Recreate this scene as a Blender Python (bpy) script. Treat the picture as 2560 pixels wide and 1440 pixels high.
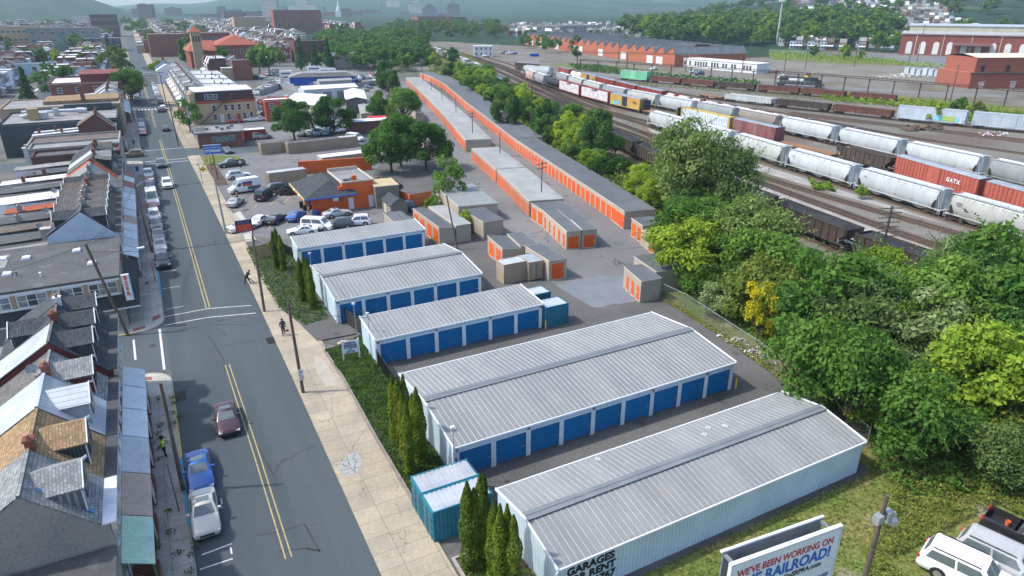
import bpy, math, random
from mathutils import Vector, Matrix
R = math.radians
for o in list(bpy.data.objects): bpy.data.objects.remove(o)
SC = bpy.context.scene; COL = SC.collection
# ---------------------------------------------------------------- camera
HC = 33.0; FPX = 1700.0
PITCH = math.atan((720-10)/FPX)
YAW = math.atan((1280-312)/(FPX*math.cos(PITCH)+710*math.sin(PITCH)))
cam = bpy.data.cameras.new('camera'); co = bpy.data.objects.new('camera', cam); COL.objects.link(co)
co.location = (0,0, HC); co.rotation_euler = (math.pi/2-PITCH,0,-YAW)
cam.sensor_width = 36; cam.lens = 36*FPX/2560; cam.clip_start = .5; cam.clip_end = 30000
SC.camera = co
# ---------------------------------------------------------------- sky, sun, exposure
SUN_AZ = math.atan2(-.92,.40)      # towards the sun, measured from +Y to -X
SUN_EL = R(52)
w = bpy.data.worlds.new('World'); SC.world = w; w.use_nodes = True
nt = w.node_tree; sky = nt.nodes.new('ShaderNodeTexSky'); sky.sky_type = 'NISHITA'; sky.sun_disc = False
sky.sun_elevation = SUN_EL; sky.sun_rotation = math.atan2(-.92,.40); sky.air_density = 1.0; sky.dust_density = 2.2; sky.ozone_density = 1.2
bg = nt.nodes['Background']; bg.inputs[1].default_value = .15
nt.links.new(sky.outputs[0], bg.inputs[0])
sl = bpy.data.lights.new('sun', 'SUN'); sl.energy = 2.05; sl.angle = R(1.5); sl.color = (1,.955,.88)
so = bpy.data.objects.new('sun', sl); COL.objects.link(so)
sd = Vector((-.92*math.cos(SUN_EL),.40*math.cos(SUN_EL), math.sin(SUN_EL))).normalized()
so.rotation_euler = sd.to_track_quat('Z', 'Y').to_euler(); so.location = (0,0,200)
SC.view_settings.view_transform = 'Standard'; SC.view_settings.look = 'None'
SC.view_settings.exposure = 1.12; SC.view_settings.gamma = 1
cy = SC.cycles
cy.use_denoising = True; cy.max_bounces = 5; cy.diffuse_bounces = 3; cy.glossy_bounces = 2; cy.transmission_bounces = 2
cy.transparent_max_bounces = 4; cy.volume_bounces = 0; cy.caustics_reflective = False; cy.caustics_refractive = False
cy.sample_clamp_indirect = 4; cy.use_adaptive_sampling = True; cy.adaptive_threshold = .02
# ---------------------------------------------------------------- pixel of the 2560x1440 photograph -> point at height z
def g(px, py, z=0.0):
    x = px-1280; y = 720-py
    F = FPX*math.cos(PITCH)+y*math.sin(PITCH); U = -FPX*math.sin(PITCH)+y*math.cos(PITCH)
    t = (z-HC)/U
    return ((x*math.cos(YAW)+F*math.sin(YAW))*t, (-x*math.sin(YAW)+F*math.cos(YAW))*t)
def gs(*pts, z=0.0): return [g(a, b, z) for a, b in pts]
# ---------------------------------------------------------------- mesh builder
class MB:
    def __init__(s): s.v = []; s.f = []; s.m = []
    def q(s, *p, m=0):
        n = len(s.v); s.v += [tuple(a) for a in p]; s.f.append(tuple(range(n, n+len(p)))); s.m.append(m)
    def box(s, x0, y0, z0, x1, y1, z1, m=0):
        n = len(s.v)
        s.v += [(x0,y0,z0),(x1,y0,z0),(x1,y1,z0),(x0,y1,z0),(x0,y0,z1),(x1,y0,z1),(x1,y1,z1),(x0,y1,z1)]
        for a in ((3,2,1,0),(4,5,6,7),(0,1,5,4),(1,2,6,5),(2,3,7,6),(3,0,4,7)): s.f.append(tuple(n+i for i in a)); s.m.append(m)
    def prism(s, poly, z0, z1, m=0, mt=None):
        k = len(poly); n = len(s.v)
        a = sum(poly[i][0]*poly[(i+1)%k][1]-poly[(i+1)%k][0]*poly[i][1] for i in range(k))
        if a < 0: poly = poly[::-1]
        z = z0 if callable(z0) else (lambda x, y: z0); Z = z1 if callable(z1) else (lambda x, y: z1)
        s.v += [(x, y, z(x, y)) for x, y in poly]+[(x, y, Z(x, y)) for x, y in poly]
        s.f.append(tuple(range(n+k-1, n-1,-1))); s.m.append(m); s.f.append(tuple(range(n+k, n+2*k))); s.m.append(m if mt is None else mt)
        for i in range(k):
            j = (i+1) % k; s.f.append((n+i, n+j, n+k+j, n+k+i)); s.m.append(m)
    def tube(s, a, b, r0, r1=None, n=8, m=0, cap=True):
        r1 = r0 if r1 is None else r1; a = Vector(a); b = Vector(b); d = b-a
        if d.length < 1e-6: return
        d.normalize(); u = d.orthogonal().normalized(); w_ = d.cross(u); k = len(s.v)
        for p, r in ((a, r0), (b, r1)):
            for i in range(n):
                t = 2*math.pi*i/n; s.v.append(tuple(p+(u*math.cos(t)+w_*math.sin(t))*r))
        for i in range(n):
            j = (i+1) % n; s.f.append((k+i, k+j, k+n+j, k+n+i)); s.m.append(m)
        if cap:
            s.f.append(tuple(range(k+n-1, k-1,-1))); s.m.append(m); s.f.append(tuple(range(k+n, k+2*n))); s.m.append(m)
    def path(s, pts, r, n=6, m=0):
        for a, b in zip(pts, pts[1:]): s.tube(a, b, r, r, n, m)
    def bar(s, a, b, w_, h, m=0):       # box beam from a to b
        a = Vector(a); b = Vector(b); d = (b-a); L = d.length
        if L < 1e-6: return
        d.normalize(); up = Vector((0,0,1)) if abs(d.z) < .95 else Vector((1,0,0))
        u = d.cross(up).normalized()*w_/2; v = u.cross(d).normalized()*h/2; n = len(s.v)
        s.v += [tuple(p+x) for p in (a, b) for x in (-u-v, u-v, u+v,-u+v)]
        for f in ((0,3,2,1),(4,5,6,7),(0,1,5,4),(1,2,6,5),(2,3,7,6),(3,0,4,7)): s.f.append(tuple(n+i for i in f)); s.m.append(m)
    def lathe(s, c, prof, n=12, m=0):
        k = len(s.v); x, y, z = c
        for r, h in prof:
            for i in range(n):
                t = 2*math.pi*i/n; s.v.append((x+r*math.cos(t), y+r*math.sin(t), z+h))
        for a in range(len(prof)-1):
            for i in range(n):
                j = (i+1) % n; s.f.append((k+a*n+i, k+a*n+j, k+(a+1)*n+j, k+(a+1)*n+i)); s.m.append(m)
    def xf(s, M, k=0):
        s.v[k:] = [tuple(M @ Vector(p)) for p in s.v[k:]]
    def build(s, name, mats, parent=None, loc=None, rz=0, smooth=False):
        me = bpy.data.meshes.new(name); me.from_pydata(s.v, [], s.f)
        if not isinstance(mats, (list, tuple)): mats = [mats]
        for a in mats: me.materials.append(a)
        if len(mats) > 1: me.polygons.foreach_set('material_index', s.m)
        if smooth: me.polygons.foreach_set('use_smooth', [True]*len(s.f))
        me.update()
        o = bpy.data.objects.new(name, me); COL.objects.link(o)
        if parent: o.parent = parent
        if loc: o.location = loc
        if rz: o.rotation_euler[2] = rz
        return o
def smooth_angle(o, deg=35):
    for p in o.data.polygons: p.use_smooth = True
    o.data.set_sharp_from_angle(angle=R(deg)); return o
def tag(o, label, cat, group=None, kind=None):
    if label: o['label'] = label
    if cat: o['category'] = cat
    if group: o['group'] = group
    if kind: o['kind'] = kind
    return o
def thing(name, label, cat, loc=(0,0,0), rz=0, group=None):
    o = bpy.data.objects.new(name, None); COL.objects.link(o); o.empty_display_size = .2
    o.location = (loc[0], loc[1], loc[2] if len(loc) > 2 else 0); o.rotation_euler[2] = rz
    return tag(o, label, cat, group)
def dup(o, loc=None, rz=None, label=None, group=None, sc=None, parent=None, _ch=None):
    ch = _ch if _ch is not None else CH(o)
    c = o.copy(); COL.objects.link(c)
    if parent is not None: c.parent = parent
    if loc is not None: c.location = (loc[0], loc[1], loc[2] if len(loc) > 2 else 0)
    if rz is not None: c.rotation_euler[2] = rz
    if sc is not None: c.scale = sc if hasattr(sc, '__len__') else (sc, sc, sc)
    if label: c['label'] = label
    if group: c['group'] = group
    for k in ch: dup(k, parent=c)
    return c
_CH = {}
def CH(o):
    if o.name not in _CH: _CH[o.name] = list(o.children)
    return _CH[o.name]
ORD = ['first','second','third','fourth','fifth','sixth','seventh','eighth','ninth','tenth','eleventh','twelfth','thirteenth','fourteenth','fifteenth','sixteenth','seventeenth','eighteenth','nineteenth']
TENS = {2:'twenty',3:'thirty',4:'forty',5:'fifty',6:'sixty',7:'seventy',8:'eighty',9:'ninety'}
def nth(i):      # i from 0
    if i < 19: return ORD[i]
    k = i+1; t, u = divmod(k,10)
    if k >= 100: return '%dth' % k
    return (TENS[t][:-1]+'ieth') if u == 0 else TENS[t]+'-'+ORD[u-1]
# ---------------------------------------------------------------- materials
MATS = {}
def mat(name, c1, c2=None, scale=1.0, rough=.8, metal=0.0, fine=.12, fscale=12.0, bump=0.0, pat=None, cracks=None, spec=.3, coat=0, ramp=(.38,.62), island=0, bscale=None, stretch=None, spots=None):
    if name in MATS: return MATS[name]
    m = bpy.data.materials.new(name); m.use_nodes = True; nt = m.node_tree; N = nt.nodes; L = nt.links
    b = N['Principled BSDF']; b.inputs['Roughness'].default_value = rough; b.inputs['Metallic'].default_value = metal
    b.inputs['Specular IOR Level'].default_value = spec
    if coat: b.inputs['Coat Weight'].default_value = coat; b.inputs['Coat Roughness'].default_value = .08
    c1 = (*c1,1); c2 = (*c2,1) if c2 else tuple(min(1, x*.72) for x in c1[:3])+(1,)
    tc = N.new('ShaderNodeTexCoord'); vec = tc.outputs['Object']
    def math_(op, a, b_=None, c_=None):
        n = N.new('ShaderNodeMath'); n.operation = op
        for i, x in enumerate((a, b_, c_)):
            if x is None: continue
            if isinstance(x, (int, float)): n.inputs[i].default_value = x
            else: L.new(x, n.inputs[i])
        return n.outputs[0]
    def mix(fac, a, b_, bt='MIX'):
        n = N.new('ShaderNodeMix'); n.data_type = 'RGBA'; n.blend_type = bt
        for i, x in ((0, fac), (6, a), (7, b_)):
            if isinstance(x, (int, float)): n.inputs[i].default_value = x
            elif isinstance(x, tuple): n.inputs[i].default_value = x
            else: L.new(x, n.inputs[i])
        return n.outputs[2]
    def noise(sc_, det=4, v=None):
        n = N.new('ShaderNodeTexNoise'); n.inputs['Scale'].default_value = sc_; n.inputs['Detail'].default_value = det
        L.new(v or vec, n.inputs['Vector']); return n.outputs[0]
    def mr(x, a, b_, c=0, d=1):
        n = N.new('ShaderNodeMapRange'); L.new(x, n.inputs[0])
        for i, y in zip((1,2,3,4), (a, b_, c, d)): n.inputs[i].default_value = y
        return n.outputs[0]
    nv = vec
    if stretch:
        mp = N.new('ShaderNodeMapping'); mp.inputs['Scale'].default_value = stretch; L.new(vec, mp.inputs[0]); nv = mp.outputs[0]
    col = mix(mr(noise(scale,5, nv), *ramp), c1, c2)
    if island:
        ge = N.new('ShaderNodeNewGeometry'); col = mix(mr(ge.outputs['Random Per Island'],0,1,0, island), col, (c2[0]*.6, c2[1]*.6, c2[2]*.6,1))
    if fine:
        f = noise(fscale,6); col = mix(1.0, col, mr2(N, L, f,1-fine*1.6,1+fine*1.2), 'MULTIPLY')
    sx = N.new('ShaderNodeSeparateXYZ'); L.new(vec, sx.inputs[0])
    hgt = None
    for p in (pat if isinstance(pat, list) else [pat] if pat else []):
        ax = p.get('ax', 'wall')
        U = math_('ADD', sx.outputs[0], sx.outputs[1]) if ax == 'wall' else sx.outputs[1] if ax in ('roof', 'y', 'top2') else sx.outputs[0] if ax in ('top', 'x') else sx.outputs[2]
        V = sx.outputs[2] if ax in ('wall', 'y', 'z') else sx.outputs[0] if ax == 'roof' else sx.outputs[1]
        if p['t'] == 'brick':
            cb = N.new('ShaderNodeCombineXYZ'); L.new(U, cb.inputs[0]); L.new(V, cb.inputs[1])
            br = N.new('ShaderNodeTexBrick'); L.new(cb.outputs[0], br.inputs[0]); br.offset = p.get('off',.5)
            br.inputs['Scale'].default_value = 1; br.inputs['Brick Width'].default_value = p['w']; br.inputs['Row Height'].default_value = p['h']
            br.inputs['Mortar Size'].default_value = p['mo']; br.inputs['Mortar Smooth'].default_value = .1; br.inputs['Bias'].default_value = 0
            v_ = p.get('v',.25); br.inputs['Color1'].default_value = (1+v_*.6,)*3+(1,); br.inputs['Color2'].default_value = (1-v_,)*3+(1,); br.inputs['Mortar'].default_value = (1,1,1,1)
            col = mix(1.0, col, br.outputs[0], 'MULTIPLY')
            col = mix(br.outputs[1], col, (*p['mc'],1))
        elif p['t'] == 'seam':
            fr = math_('FRACT', math_('DIVIDE', U, p['w'])); ln = math_('LESS_THAN', fr, p['fr'])
            col = mix(math_('MULTIPLY', ln, p.get('k',1.0)), col, (*p['mc'],1)); 
            if p.get('b'): hgt = ln
        elif p['t'] == 'corr':
            hgt = math_('SINE', math_('MULTIPLY', U,2*math.pi/p['w']))
            if p.get('k'): col = mix(mr(hgt,-1,1, p['k'],0), col, (c1[0]*.45, c1[1]*.45, c1[2]*.45,1))
    if cracks:
        wv = N.new('ShaderNodeTexVoronoi'); wv.feature = 'DISTANCE_TO_EDGE'; wv.inputs['Scale'].default_value = cracks['s']
        mv = N.new('ShaderNodeVectorMath'); mv.operation = 'ADD'; nn = N.new('ShaderNodeTexNoise'); nn.inputs['Scale'].default_value = cracks['s']*2.5; nn.inputs['Detail'].default_value = 5
        L.new(vec, nn.inputs[0]); sc_ = N.new('ShaderNodeVectorMath'); sc_.operation = 'SCALE'; sc_.inputs[3].default_value = cracks.get('d',.8)/cracks['s']*.5
        L.new(nn.outputs[1], sc_.inputs[0]); L.new(vec, mv.inputs[0]); L.new(sc_.outputs[0], mv.inputs[1]); L.new(mv.outputs[0], wv.inputs[0])
        ck = math_('LESS_THAN', wv.outputs[0], cracks['w']); gate = math_('GREATER_THAN', noise(cracks['s']*.9,2), cracks.get('g',.5))
        col = mix(math_('MULTIPLY', math_('MULTIPLY', ck, gate), cracks.get('k',.8)), col, (*cracks['c'],1))
    if spots:
        for sp in spots: 
            col = mix(math_('MULTIPLY', mr(noise(sp['s'],4), sp['a'], sp['a']+.08), sp.get('k',.8)), col, (*sp['c'],1))
    oi = N.new('ShaderNodeObjectInfo'); col = mix(1.0, col, mr2(N, L, oi.outputs['Random'],.93,1.06), 'MULTIPLY')
    L.new(col, b.inputs['Base Color'])
    if bump:
        bm_ = N.new('ShaderNodeBump'); bm_.inputs['Strength'].default_value = min(1, bump); bm_.inputs['Distance'].default_value = .05
        L.new(hgt if hgt is not None else noise(bscale or fscale,5), bm_.inputs['Height']); L.new(bm_.outputs[0], b.inputs['Normal'])
    MATS[name] = m; return m
def mr2(N, L, x, lo, hi):
    n = N.new('ShaderNodeMapRange'); L.new(x, n.inputs[0]); n.inputs[1].default_value = .25; n.inputs[2].default_value = .75; n.inputs[3].default_value = lo; n.inputs[4].default_value = hi
    c = N.new('ShaderNodeCombineColor')
    for i in range(3): L.new(n.outputs[0], c.inputs[i])
    return c.outputs[0]
def plain(name, c, rough=.6, metal=0, spec=.4, coat=0):
    return mat(name, c, tuple(x*.9 for x in c),3.0, rough, metal,.04,20, spec=spec, coat=coat)
def text_mesh(name, body, size, m, parent=None, loc=(0,0,0), rot=(math.pi/2,0,0), bold=.0, ext=.012, align='CENTER', sx=1.0, shear=0, space=1.0):
    c = bpy.data.curves.new(name, 'FONT'); c.body = body; c.size = size; c.extrude = ext; c.offset = bold; c.align_x = align; c.shear = shear; c.space_line = .82; c.space_character = space
    c.resolution_u = 3
    o = bpy.data.objects.new(name, c); COL.objects.link(o)
    dg = bpy.context.evaluated_depsgraph_get(); me = bpy.data.meshes.new_from_object(o.evaluated_get(dg)); bpy.data.objects.remove(o)
    o = bpy.data.objects.new(name, me); COL.objects.link(o); me.materials.clear(); me.materials.append(m)
    o.parent = parent; o.location = loc; o.rotation_euler = rot; o.scale = (sx,1,1); return o
rnd = random.Random(7)
# ================================================================ ground, roads, paths
def sheet(name, polys, z, m, kind='structure'):
    b = MB()
    for p in polys:
        a = sum(p[i][0]*p[(i+1)%len(p)][1]-p[(i+1)%len(p)][0]*p[i][1] for i in range(len(p)))
        if a < 0: p = p[::-1]
        b.q(*[(x, y, z) for x, y in p])
    return tag(b.build(name, m), None, None, kind=kind)
def strip(cl, w0, w1=None):     # polygon along a centre line
    w1 = w1 or w0; n = len(cl); A = []; B = []
    for i, (x, y) in enumerate(cl):
        a = cl[max(0, i-1)]; b = cl[min(n-1, i+1)]; dx, dy = b[0]-a[0], b[1]-a[1]; l = math.hypot(dx, dy) or 1
        w_ = (w0+(w1-w0)*i/(n-1))/2; A.append((x-dy/l*w_, y+dx/l*w_)); B.append((x+dy/l*w_, y-dx/l*w_))
    return A+B[::-1]
M_land = mat('land', (.075,.095,.05), (.12,.12,.10),.012,.95,0,.25,.3, spec=.1)
M_asph = mat('road_asphalt', (.070,.089,.099), (.056,.074,.084),.32,.85,0,.12,9, spec=.25, stretch=(1,.05,1), cracks={'s': .07, 'w': .004, 'c': (.04,.043,.047), 'g': .52, 'k': .6, 'd': .5}, spots=[{'s': .5, 'a': .66, 'c': (.055,.058,.063), 'k': .5}])
M_lot = mat('yard_asphalt', (.165,.165,.165), (.125,.128,.132),.06,.9,0,.14,7, spec=.2, cracks={'s': .10, 'w': .010, 'c': (.04,.04,.04), 'g': .49, 'k': .75, 'd': 1.1}, spots=[{'s': .25, 'a': .62, 'c': (.085,.085,.088), 'k': .6}])
M_lotd = mat('dark_yard_asphalt', (.082,.083,.082), (.108,.107,.104),.15,.92,0,.2,6, spec=.2, spots=[{'s': .35, 'a': .63, 'c': (.04,.04,.04), 'k': .7}, {'s': 1.7, 'a': .68, 'c': (.16,.15,.14), 'k': .4}])
M_lotn = mat('new_asphalt_patch', (.15,.165,.19), (.13,.145,.17),.5,.85,0,.08,12, spec=.2)
M_conc = mat('tan_concrete', (.35,.30,.22), (.27,.24,.185),.25,.9,0,.10,5, spec=.15, pat={'t': 'brick', 'ax': 'top', 'w': 2.35, 'h': 1.55, 'mo': .018, 'mc': (.15,.12,.09), 'off': 0, 'v': .12}, cracks={'s': .30, 'w': .006, 'c': (.13,.115,.09), 'g': .50, 'k': .75, 'd': .7}, spots=[{'s': .8, 'a': .64, 'c': (.26,.23,.18), 'k': .6}])
M_concg = mat('grey_concrete', (.36,.34,.31), (.28,.265,.245),.4,.9,0,.12,5, spec=.15, pat={'t': 'brick', 'ax': 'top', 'w': 1.25, 'h': 1.3, 'mo': .014, 'mc': (.10,.09,.08), 'off': 0, 'v': .1}, cracks={'s': .5, 'w': .01, 'c': (.08,.075,.06), 'g': .55, 'k': .8, 'd': 1.1})
M_kerb = mat('kerb_stone', (.33,.30,.26), (.25,.23,.2),2,.9)
M_yel = mat('yellow_paint', (.46,.35,.13), (.33,.27,.13),3,.7,0,.15,14, spots=[{'s': 3, 'a': .62, 'c': (.10,.10,.10), 'k': .7}])
M_wht = mat('white_paint', (.62,.62,.62), (.45,.45,.46),4,.7,0,.15,14, spots=[{'s': 3, 'a': .64, 'c': (.11,.11,.12), 'k': .6}])
M_blu = mat('blue_kerb_paint', (.05,.28,.42), (.06,.22,.33),3,.7,0,.15,14)
M_ball = mat('ballast', (.185,.175,.155), (.145,.135,.118),.05,.95,0,.35,4, spec=.1, spots=[{'s': .05, 'a': .54, 'c': (.125,.095,.07), 'k': .6}, {'s': .09, 'a': .60, 'c': (.23,.23,.22), 'k': .5}, {'s': .035, 'a': .58, 'c': (.13,.14,.05), 'k': .6}, {'s': .6, 'a': .63, 'c': (.09,.085,.08), 'k': .5}])
M_ballw = mat('pale_ballast', (.34,.33,.32), (.25,.245,.235),.3,.95,0,.4,5, spec=.1)
M_brown = mat('rusty_trackbed', (.17,.115,.08), (.13,.095,.07),.3,.95,0,.3,3, spec=.1)
M_grass = mat('grass', (.10,.15,.035), (.165,.155,.055),.25,.95,0,.4,3, spec=.1, spots=[{'s': .35, 'a': .60, 'c': (.24,.22,.17), 'k': .55}, {'s': 1.2, 'a': .66, 'c': (.055,.10,.025), 'k': .6}])
M_dirt = mat('dirt', (.12,.085,.065), (.09,.07,.055),.8,.95,0,.3,4, spec=.1)
M_alley = mat('alley_paving', (.16,.155,.15), (.11,.11,.11),.1,.95,0,.2,2, spec=.1, spots=[{'s': .15, 'a': .6, 'c': (.06,.09,.03), 'k': .7}])
sheet('land', [[(-9000,-400), (12000,-400), (12000,9500), (-9000,9500)]],0, M_land)
sheet('town_ground', [[(-400,-30), (60,-30), (60,260), (110,420), (150,1500), (-700,1500), (-400,600)]],.01, M_alley)
KL = [(-2.6,-40)]+[(-2.35,30), (-2.4,60), (-2.45,100), (-2.7,150), (-2.9,200), (-3.4,320), (-4,520), (-5,900)]
KR = [(7.9,-40)]+[(7.8,30), (7.75,60), (7.5,100), (7.0,150), (6.4,200), (5.9,320), (5,520), (4,900)]
def ki(K, y):
    for a, b in zip(K, K[1:]):
        if a[1] <= y <= b[1]: return a[0]+(b[0]-a[0])*(y-a[1])/(b[1]-a[1])
    return K[-1][0]
sheet('street', [KL+KR[::-1]],.030, M_asph)
SIDE = [(67.2,77.6), (176,186), (268,277), (352,360), (440,448)]       # cross streets (Y from, to)
for i, (a, b) in enumerate(SIDE):
    sheet('side_street', [[(-180, a+4), (-2.4, a), (-2.4, b), (-180, b+4)]],.026, M_asph)
    if i > 0: sheet('side_street', [[(6, a), (60, a-8), (60, b-8), (6, b)]],.026, M_asph)
def kerbed(name, poly, m, h=.13, km=None):
    b = MB(); b.prism(poly,0.0, h,1,0); return tag(b.build(name, [m, km or M_kerb]), None, None, kind='structure')
def arc(cx, cy, r, a0, a1, n=7): return [(cx+r*math.cos(R(a0+(a1-a0)*i/n)), cy+r*math.sin(R(a0+(a1-a0)*i/n))) for i in range(n+1)]
kerbed('pavement', [(-7.2,-30), (-2.45,-30)]+[(-2.4,60)]+arc(-4.9,64.7,2.5,0,90)+[(-7.2,67.2)], M_concg)
kerbed('pavement', [(-7.2,77.6)]+arc(-4.9,80.1,2.5,-90,0)+[(-2.42,100), (-2.7,150), (-2.8,173.5)]+arc(-5.3,173.5,2.5,0,90)+[(-7.2,176)], M_concg)
for a, b in ((186,268), (277,352), (360,440), (448,600)):
    kerbed('pavement', [(-7, a), (ki(KL, a)-.02, a), (ki(KL, b)-.02, b), (-7, b)], M_concg)
M_pale = mat('pale_corner_concrete', (.42,.41,.36), (.36,.35,.31),.5,.9,0,.08,6, pat={'t': 'brick', 'ax': 'top', 'w': 1.5, 'h': 1.5, 'mo': .014, 'mc': (.16,.15,.13), 'off': 0, 'v': .06})
sheet('corner_paving', [[(-7.1,62.2), (-2.5,62.2)]+arc(-4.9,64.6,2.38,0,90)+[(-7.1,67.0)], [(-7.1,77.8)]+arc(-4.9,80.1,2.36,-90,0)+[(-2.55,83.2), (-7.1,83.2)]],.136, M_pale)
M_redp = mat('red_tactile', (.30,.11,.10), (.24,.09,.08),3,.9)
sheet('tactile_paving', [[(-4.1,66.2), (-5.4,66.8), (-5.4,66.1), (-4.1,65.5)], [(-5.6,78.0), (-4.4,78.3), (-4.4,79.0), (-5.6,78.7)], [(-3.6,79.8), (-2.75,80.6), (-2.75,81.6), (-3.6,81.2)]],.142, M_redp)
def kerbpaint(y0, y1, m):
    b = MB(); b.box(-2.47+.0, y0,.02,-2.37, y1,.147); b.box(-2.62, y0,.137,-2.4, y1,.146)
    return tag(b.build('kerb_paint', m), None, None, kind='structure')
kerbpaint(51.2,61.8, M_yel); kerbpaint(42.6,51.0, M_blu); kerbpaint(88,118, M_blu)
b = MB(); b.box(-6.9,77.5,.03,-5.6,77.72,.146); tag(b.build('kerb_paint', M_yel), None, None, kind='structure')
PR = [(7.85,-30), (7.76,60), (7.52,100), (7.0,150), (6.6,176)]
PRi = [(12.0,-30), (12.0,37), (12.1,57), (12.0,63), (12.1,66), (9.9,76), (9.6,101), (9.9,118), (9.6,148), (9.2,176)]
kerbed('pavement', PR+PRi[::-1], M_conc)
for a, b_ in ((186,268), (277,352), (360,440), (448,600)):
    kerbed('pavement', [(ki(KR, a)+.02, a), (ki(KR, a)+3.6, a), (ki(KR, b_)+3.6, b_), (ki(KR, b_)+.02, b_)], M_conc)
sheet('pavement_patch', [gs((870,1140), (892,1131), (903,1150), (905,1170), (890,1188), (862,1194), (848,1178), (850,1162))],.136, mat('grey_patch', (.31,.32,.31), (.26,.27,.27),1.5,.9,0,.1,8, cracks={'s': 1.2, 'w': .03, 'c': (.12,.12,.11), 'g': .3, 'k': .9}))
sheet('pavement_patch', [gs((785,890), (812,905), (848,965), (815,970), (790,930))],.136, mat('smooth_patch', (.34,.31,.26), (.29,.27,.23),1,.9,0,.06,8))
def line(p, q, w_, b, z=.036):
    dx, dy = q[0]-p[0], q[1]-p[1]; l = math.hypot(dx, dy); nx, ny = -dy/l*w_/2, dx/l*w_/2
    b.q((p[0]-nx, p[1]-ny, z), (q[0]-nx, q[1]-ny, z), (q[0]+nx, q[1]+ny, z), (p[0]+nx, p[1]+ny, z))
b = MB()
for s in (-.19,.19):
    c = [g(722,1396), g(640,1132), g(568,912)]
    for p, q in zip(c, c[1:]): line((p[0]+s, p[1]), (q[0]+s, q[1]),.09, b)
    c = [g(520,770), g(462,565), g(400,350)]
    for p, q in zip(c, c[1:]): line((p[0]+s, p[1]), (q[0]+s, q[1]),.12, b)
    c = [g(388,318), g(375,262), (1.5,268)]
    for p, q in zip(c, c[1:]): line((p[0]+s, p[1]), (q[0]+s, q[1]),.12, b)
    line((1.4+s,277), (1+s,352),.12, b)
tag(b.build('centre_line', M_yel), None, None, kind='structure')
b = MB()
c = gs((410,793), (520,772), (628,764)); [line(p, q,.14, b) for p, q in zip(c, c[1:])]
c = gs((410,814), (520,794), (640,783)); [line(p, q,.14, b) for p, q in zip(c, c[1:])]
line(g(399,823), g(411,925),.22, b); line(g(334,850), g(339,900),.2, b)
for y in (33.5,38.2,43.7,49.0,83.0,90,96.5,103,109.5,116,122.5,129,135): line((-2.2, y), (-.25, y),.1, b)
for y in (39.0,44.4): line((-.25, y-.35), (-.25, y+.35),.1, b)
line(g(505,1388), g(580,1360),.12, b)
line((-2.3,174), (6.4,174),.3, b); line((-2.3,171), (6.4,171),.3, b); line((-2.3,188), (6.2,188),.3, b)
for i in range(9): line((-2.2+i*1.0,264.5), (-2.2+i*1.0,267.5),.5, b)
tag(b.build('road_marking', M_wht), None, None, kind='structure')
M_tar = mat('tar_seal', (.035,.037,.04), (.045,.047,.05),1,.6)
b = MB()
for P_ in ([(640,1340), (700,1330), (762,1312), (800,1380)], [(765,1370), (800,1378)], [(520,838), (560,900), (563,930)], [(560,865), (640,852)], [(695,1380), (760,1372), (790,1378)], [(640,1110), (690,1200)], [(450,780), (470,835)], [(540,812), (615,812)]):
    c = gs(*P_); [line(p, q,.13, b,.0335) for p, q in zip(c, c[1:])]
tag(b.build('tar_seam', M_tar), None, None, kind='structure')
b = MB(); c = g(447,985); b.box(-2.3,60.3,.0335,-1.45,62.2,.037); c = g(653,845); b.box(6.9,68.2,.0335,7.7,69.8,.037)
tag(b.build('drain_grate', mat('iron', (.04,.035,.03), (.02,.02,.02),8,.6,.5, pat={'t': 'seam', 'ax': 'x', 'w': .12, 'fr': .4, 'mc': (.005,.005,.005)})), None, None, kind='structure')
b = MB()
for x, y in (g(381,865), g(460,1090)): b.prism(arc(x, y,.36,0,345,14),.033,.0365)
tag(b.build('manhole_cover', mat('iron2', (.07,.065,.06), (.05,.05,.05),6,.6,.4)), None, None, kind='structure')
sheet('storage_yard', [[(16,88), (11.5,66.5), (14.5,63), (16,37), (16,24.8), (44,24.8), (49,36.5), (50.6,47), (51.2,55), (50.9,60), (57,66), (70,76), (79,105), (96,172), (104,210), (124,283), (125,330), (96,330), (60,205), (38,170), (20,110)]],.016, M_lotd)
sheet('storage_lane', [gs((1270,330), (1557,565), (1640,620), (1640,745), (1490,770), (1370,700), (1250,590), (1175,520), (1140,400), (1040,300), (1000,205), (1050,196), (1150,262))],.020, M_lot)
sheet('asphalt_patch', [gs((1480,768), (1390,715), (1500,690), (1620,700), (1625,742), (1590,752))],.024, M_lotn)
sheet('driveway', [[(11.6,66.4), (10.9,71.1), (14.4,71.4), (15.8,66.2)]],.140, M_lotd)
sheet('car_park', [gs((470,395), (560,585), (730,600), (1030,555), (1010,480), (930,440), (1000,330), (900,250), (700,260), (470,352))],.022, M_lot)
sheet('car_park', [gs((640,300), (1000,330), (960,235), (930,165), (680,160), (640,240))],.019, M_lot)
sheet('car_park_slab', [gs((560,545), (600,528), (622,560), (640,600), (585,610))],.026, M_pale)
sheet('verge', [gs((495,402), (510,388), (600,391), (603,400), (540,412), (500,412))],.027, M_grass)
sheet('planting_bed', [gs((510,415), (535,408), (572,462), (533,467))],.027, M_dirt)
sheet('grass', [[(14.8,-20), (60,-20), (80,20), (60,60), (52,60), (48.5,36), (43.6,25.1), (15.3,25.2)]],.013, M_grass)
sheet('planting_bed', [[(12.3,25), (16.4,25), (16.4,31.6), (12.3,31.6)]],.03, M_dirt)
sheet('side_pavement', [[(12.0,-30), (14.9,-30), (14.9,24), (12.0,24)]],.010, M_dirt)
b = MB(); b.box(12.2,24,0,12.4,31.6,.16); b.box(12.4,31.45,0,16.4,31.6,.16); tag(b.build('kerb', M_kerb), None, None, kind='structure')
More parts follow.
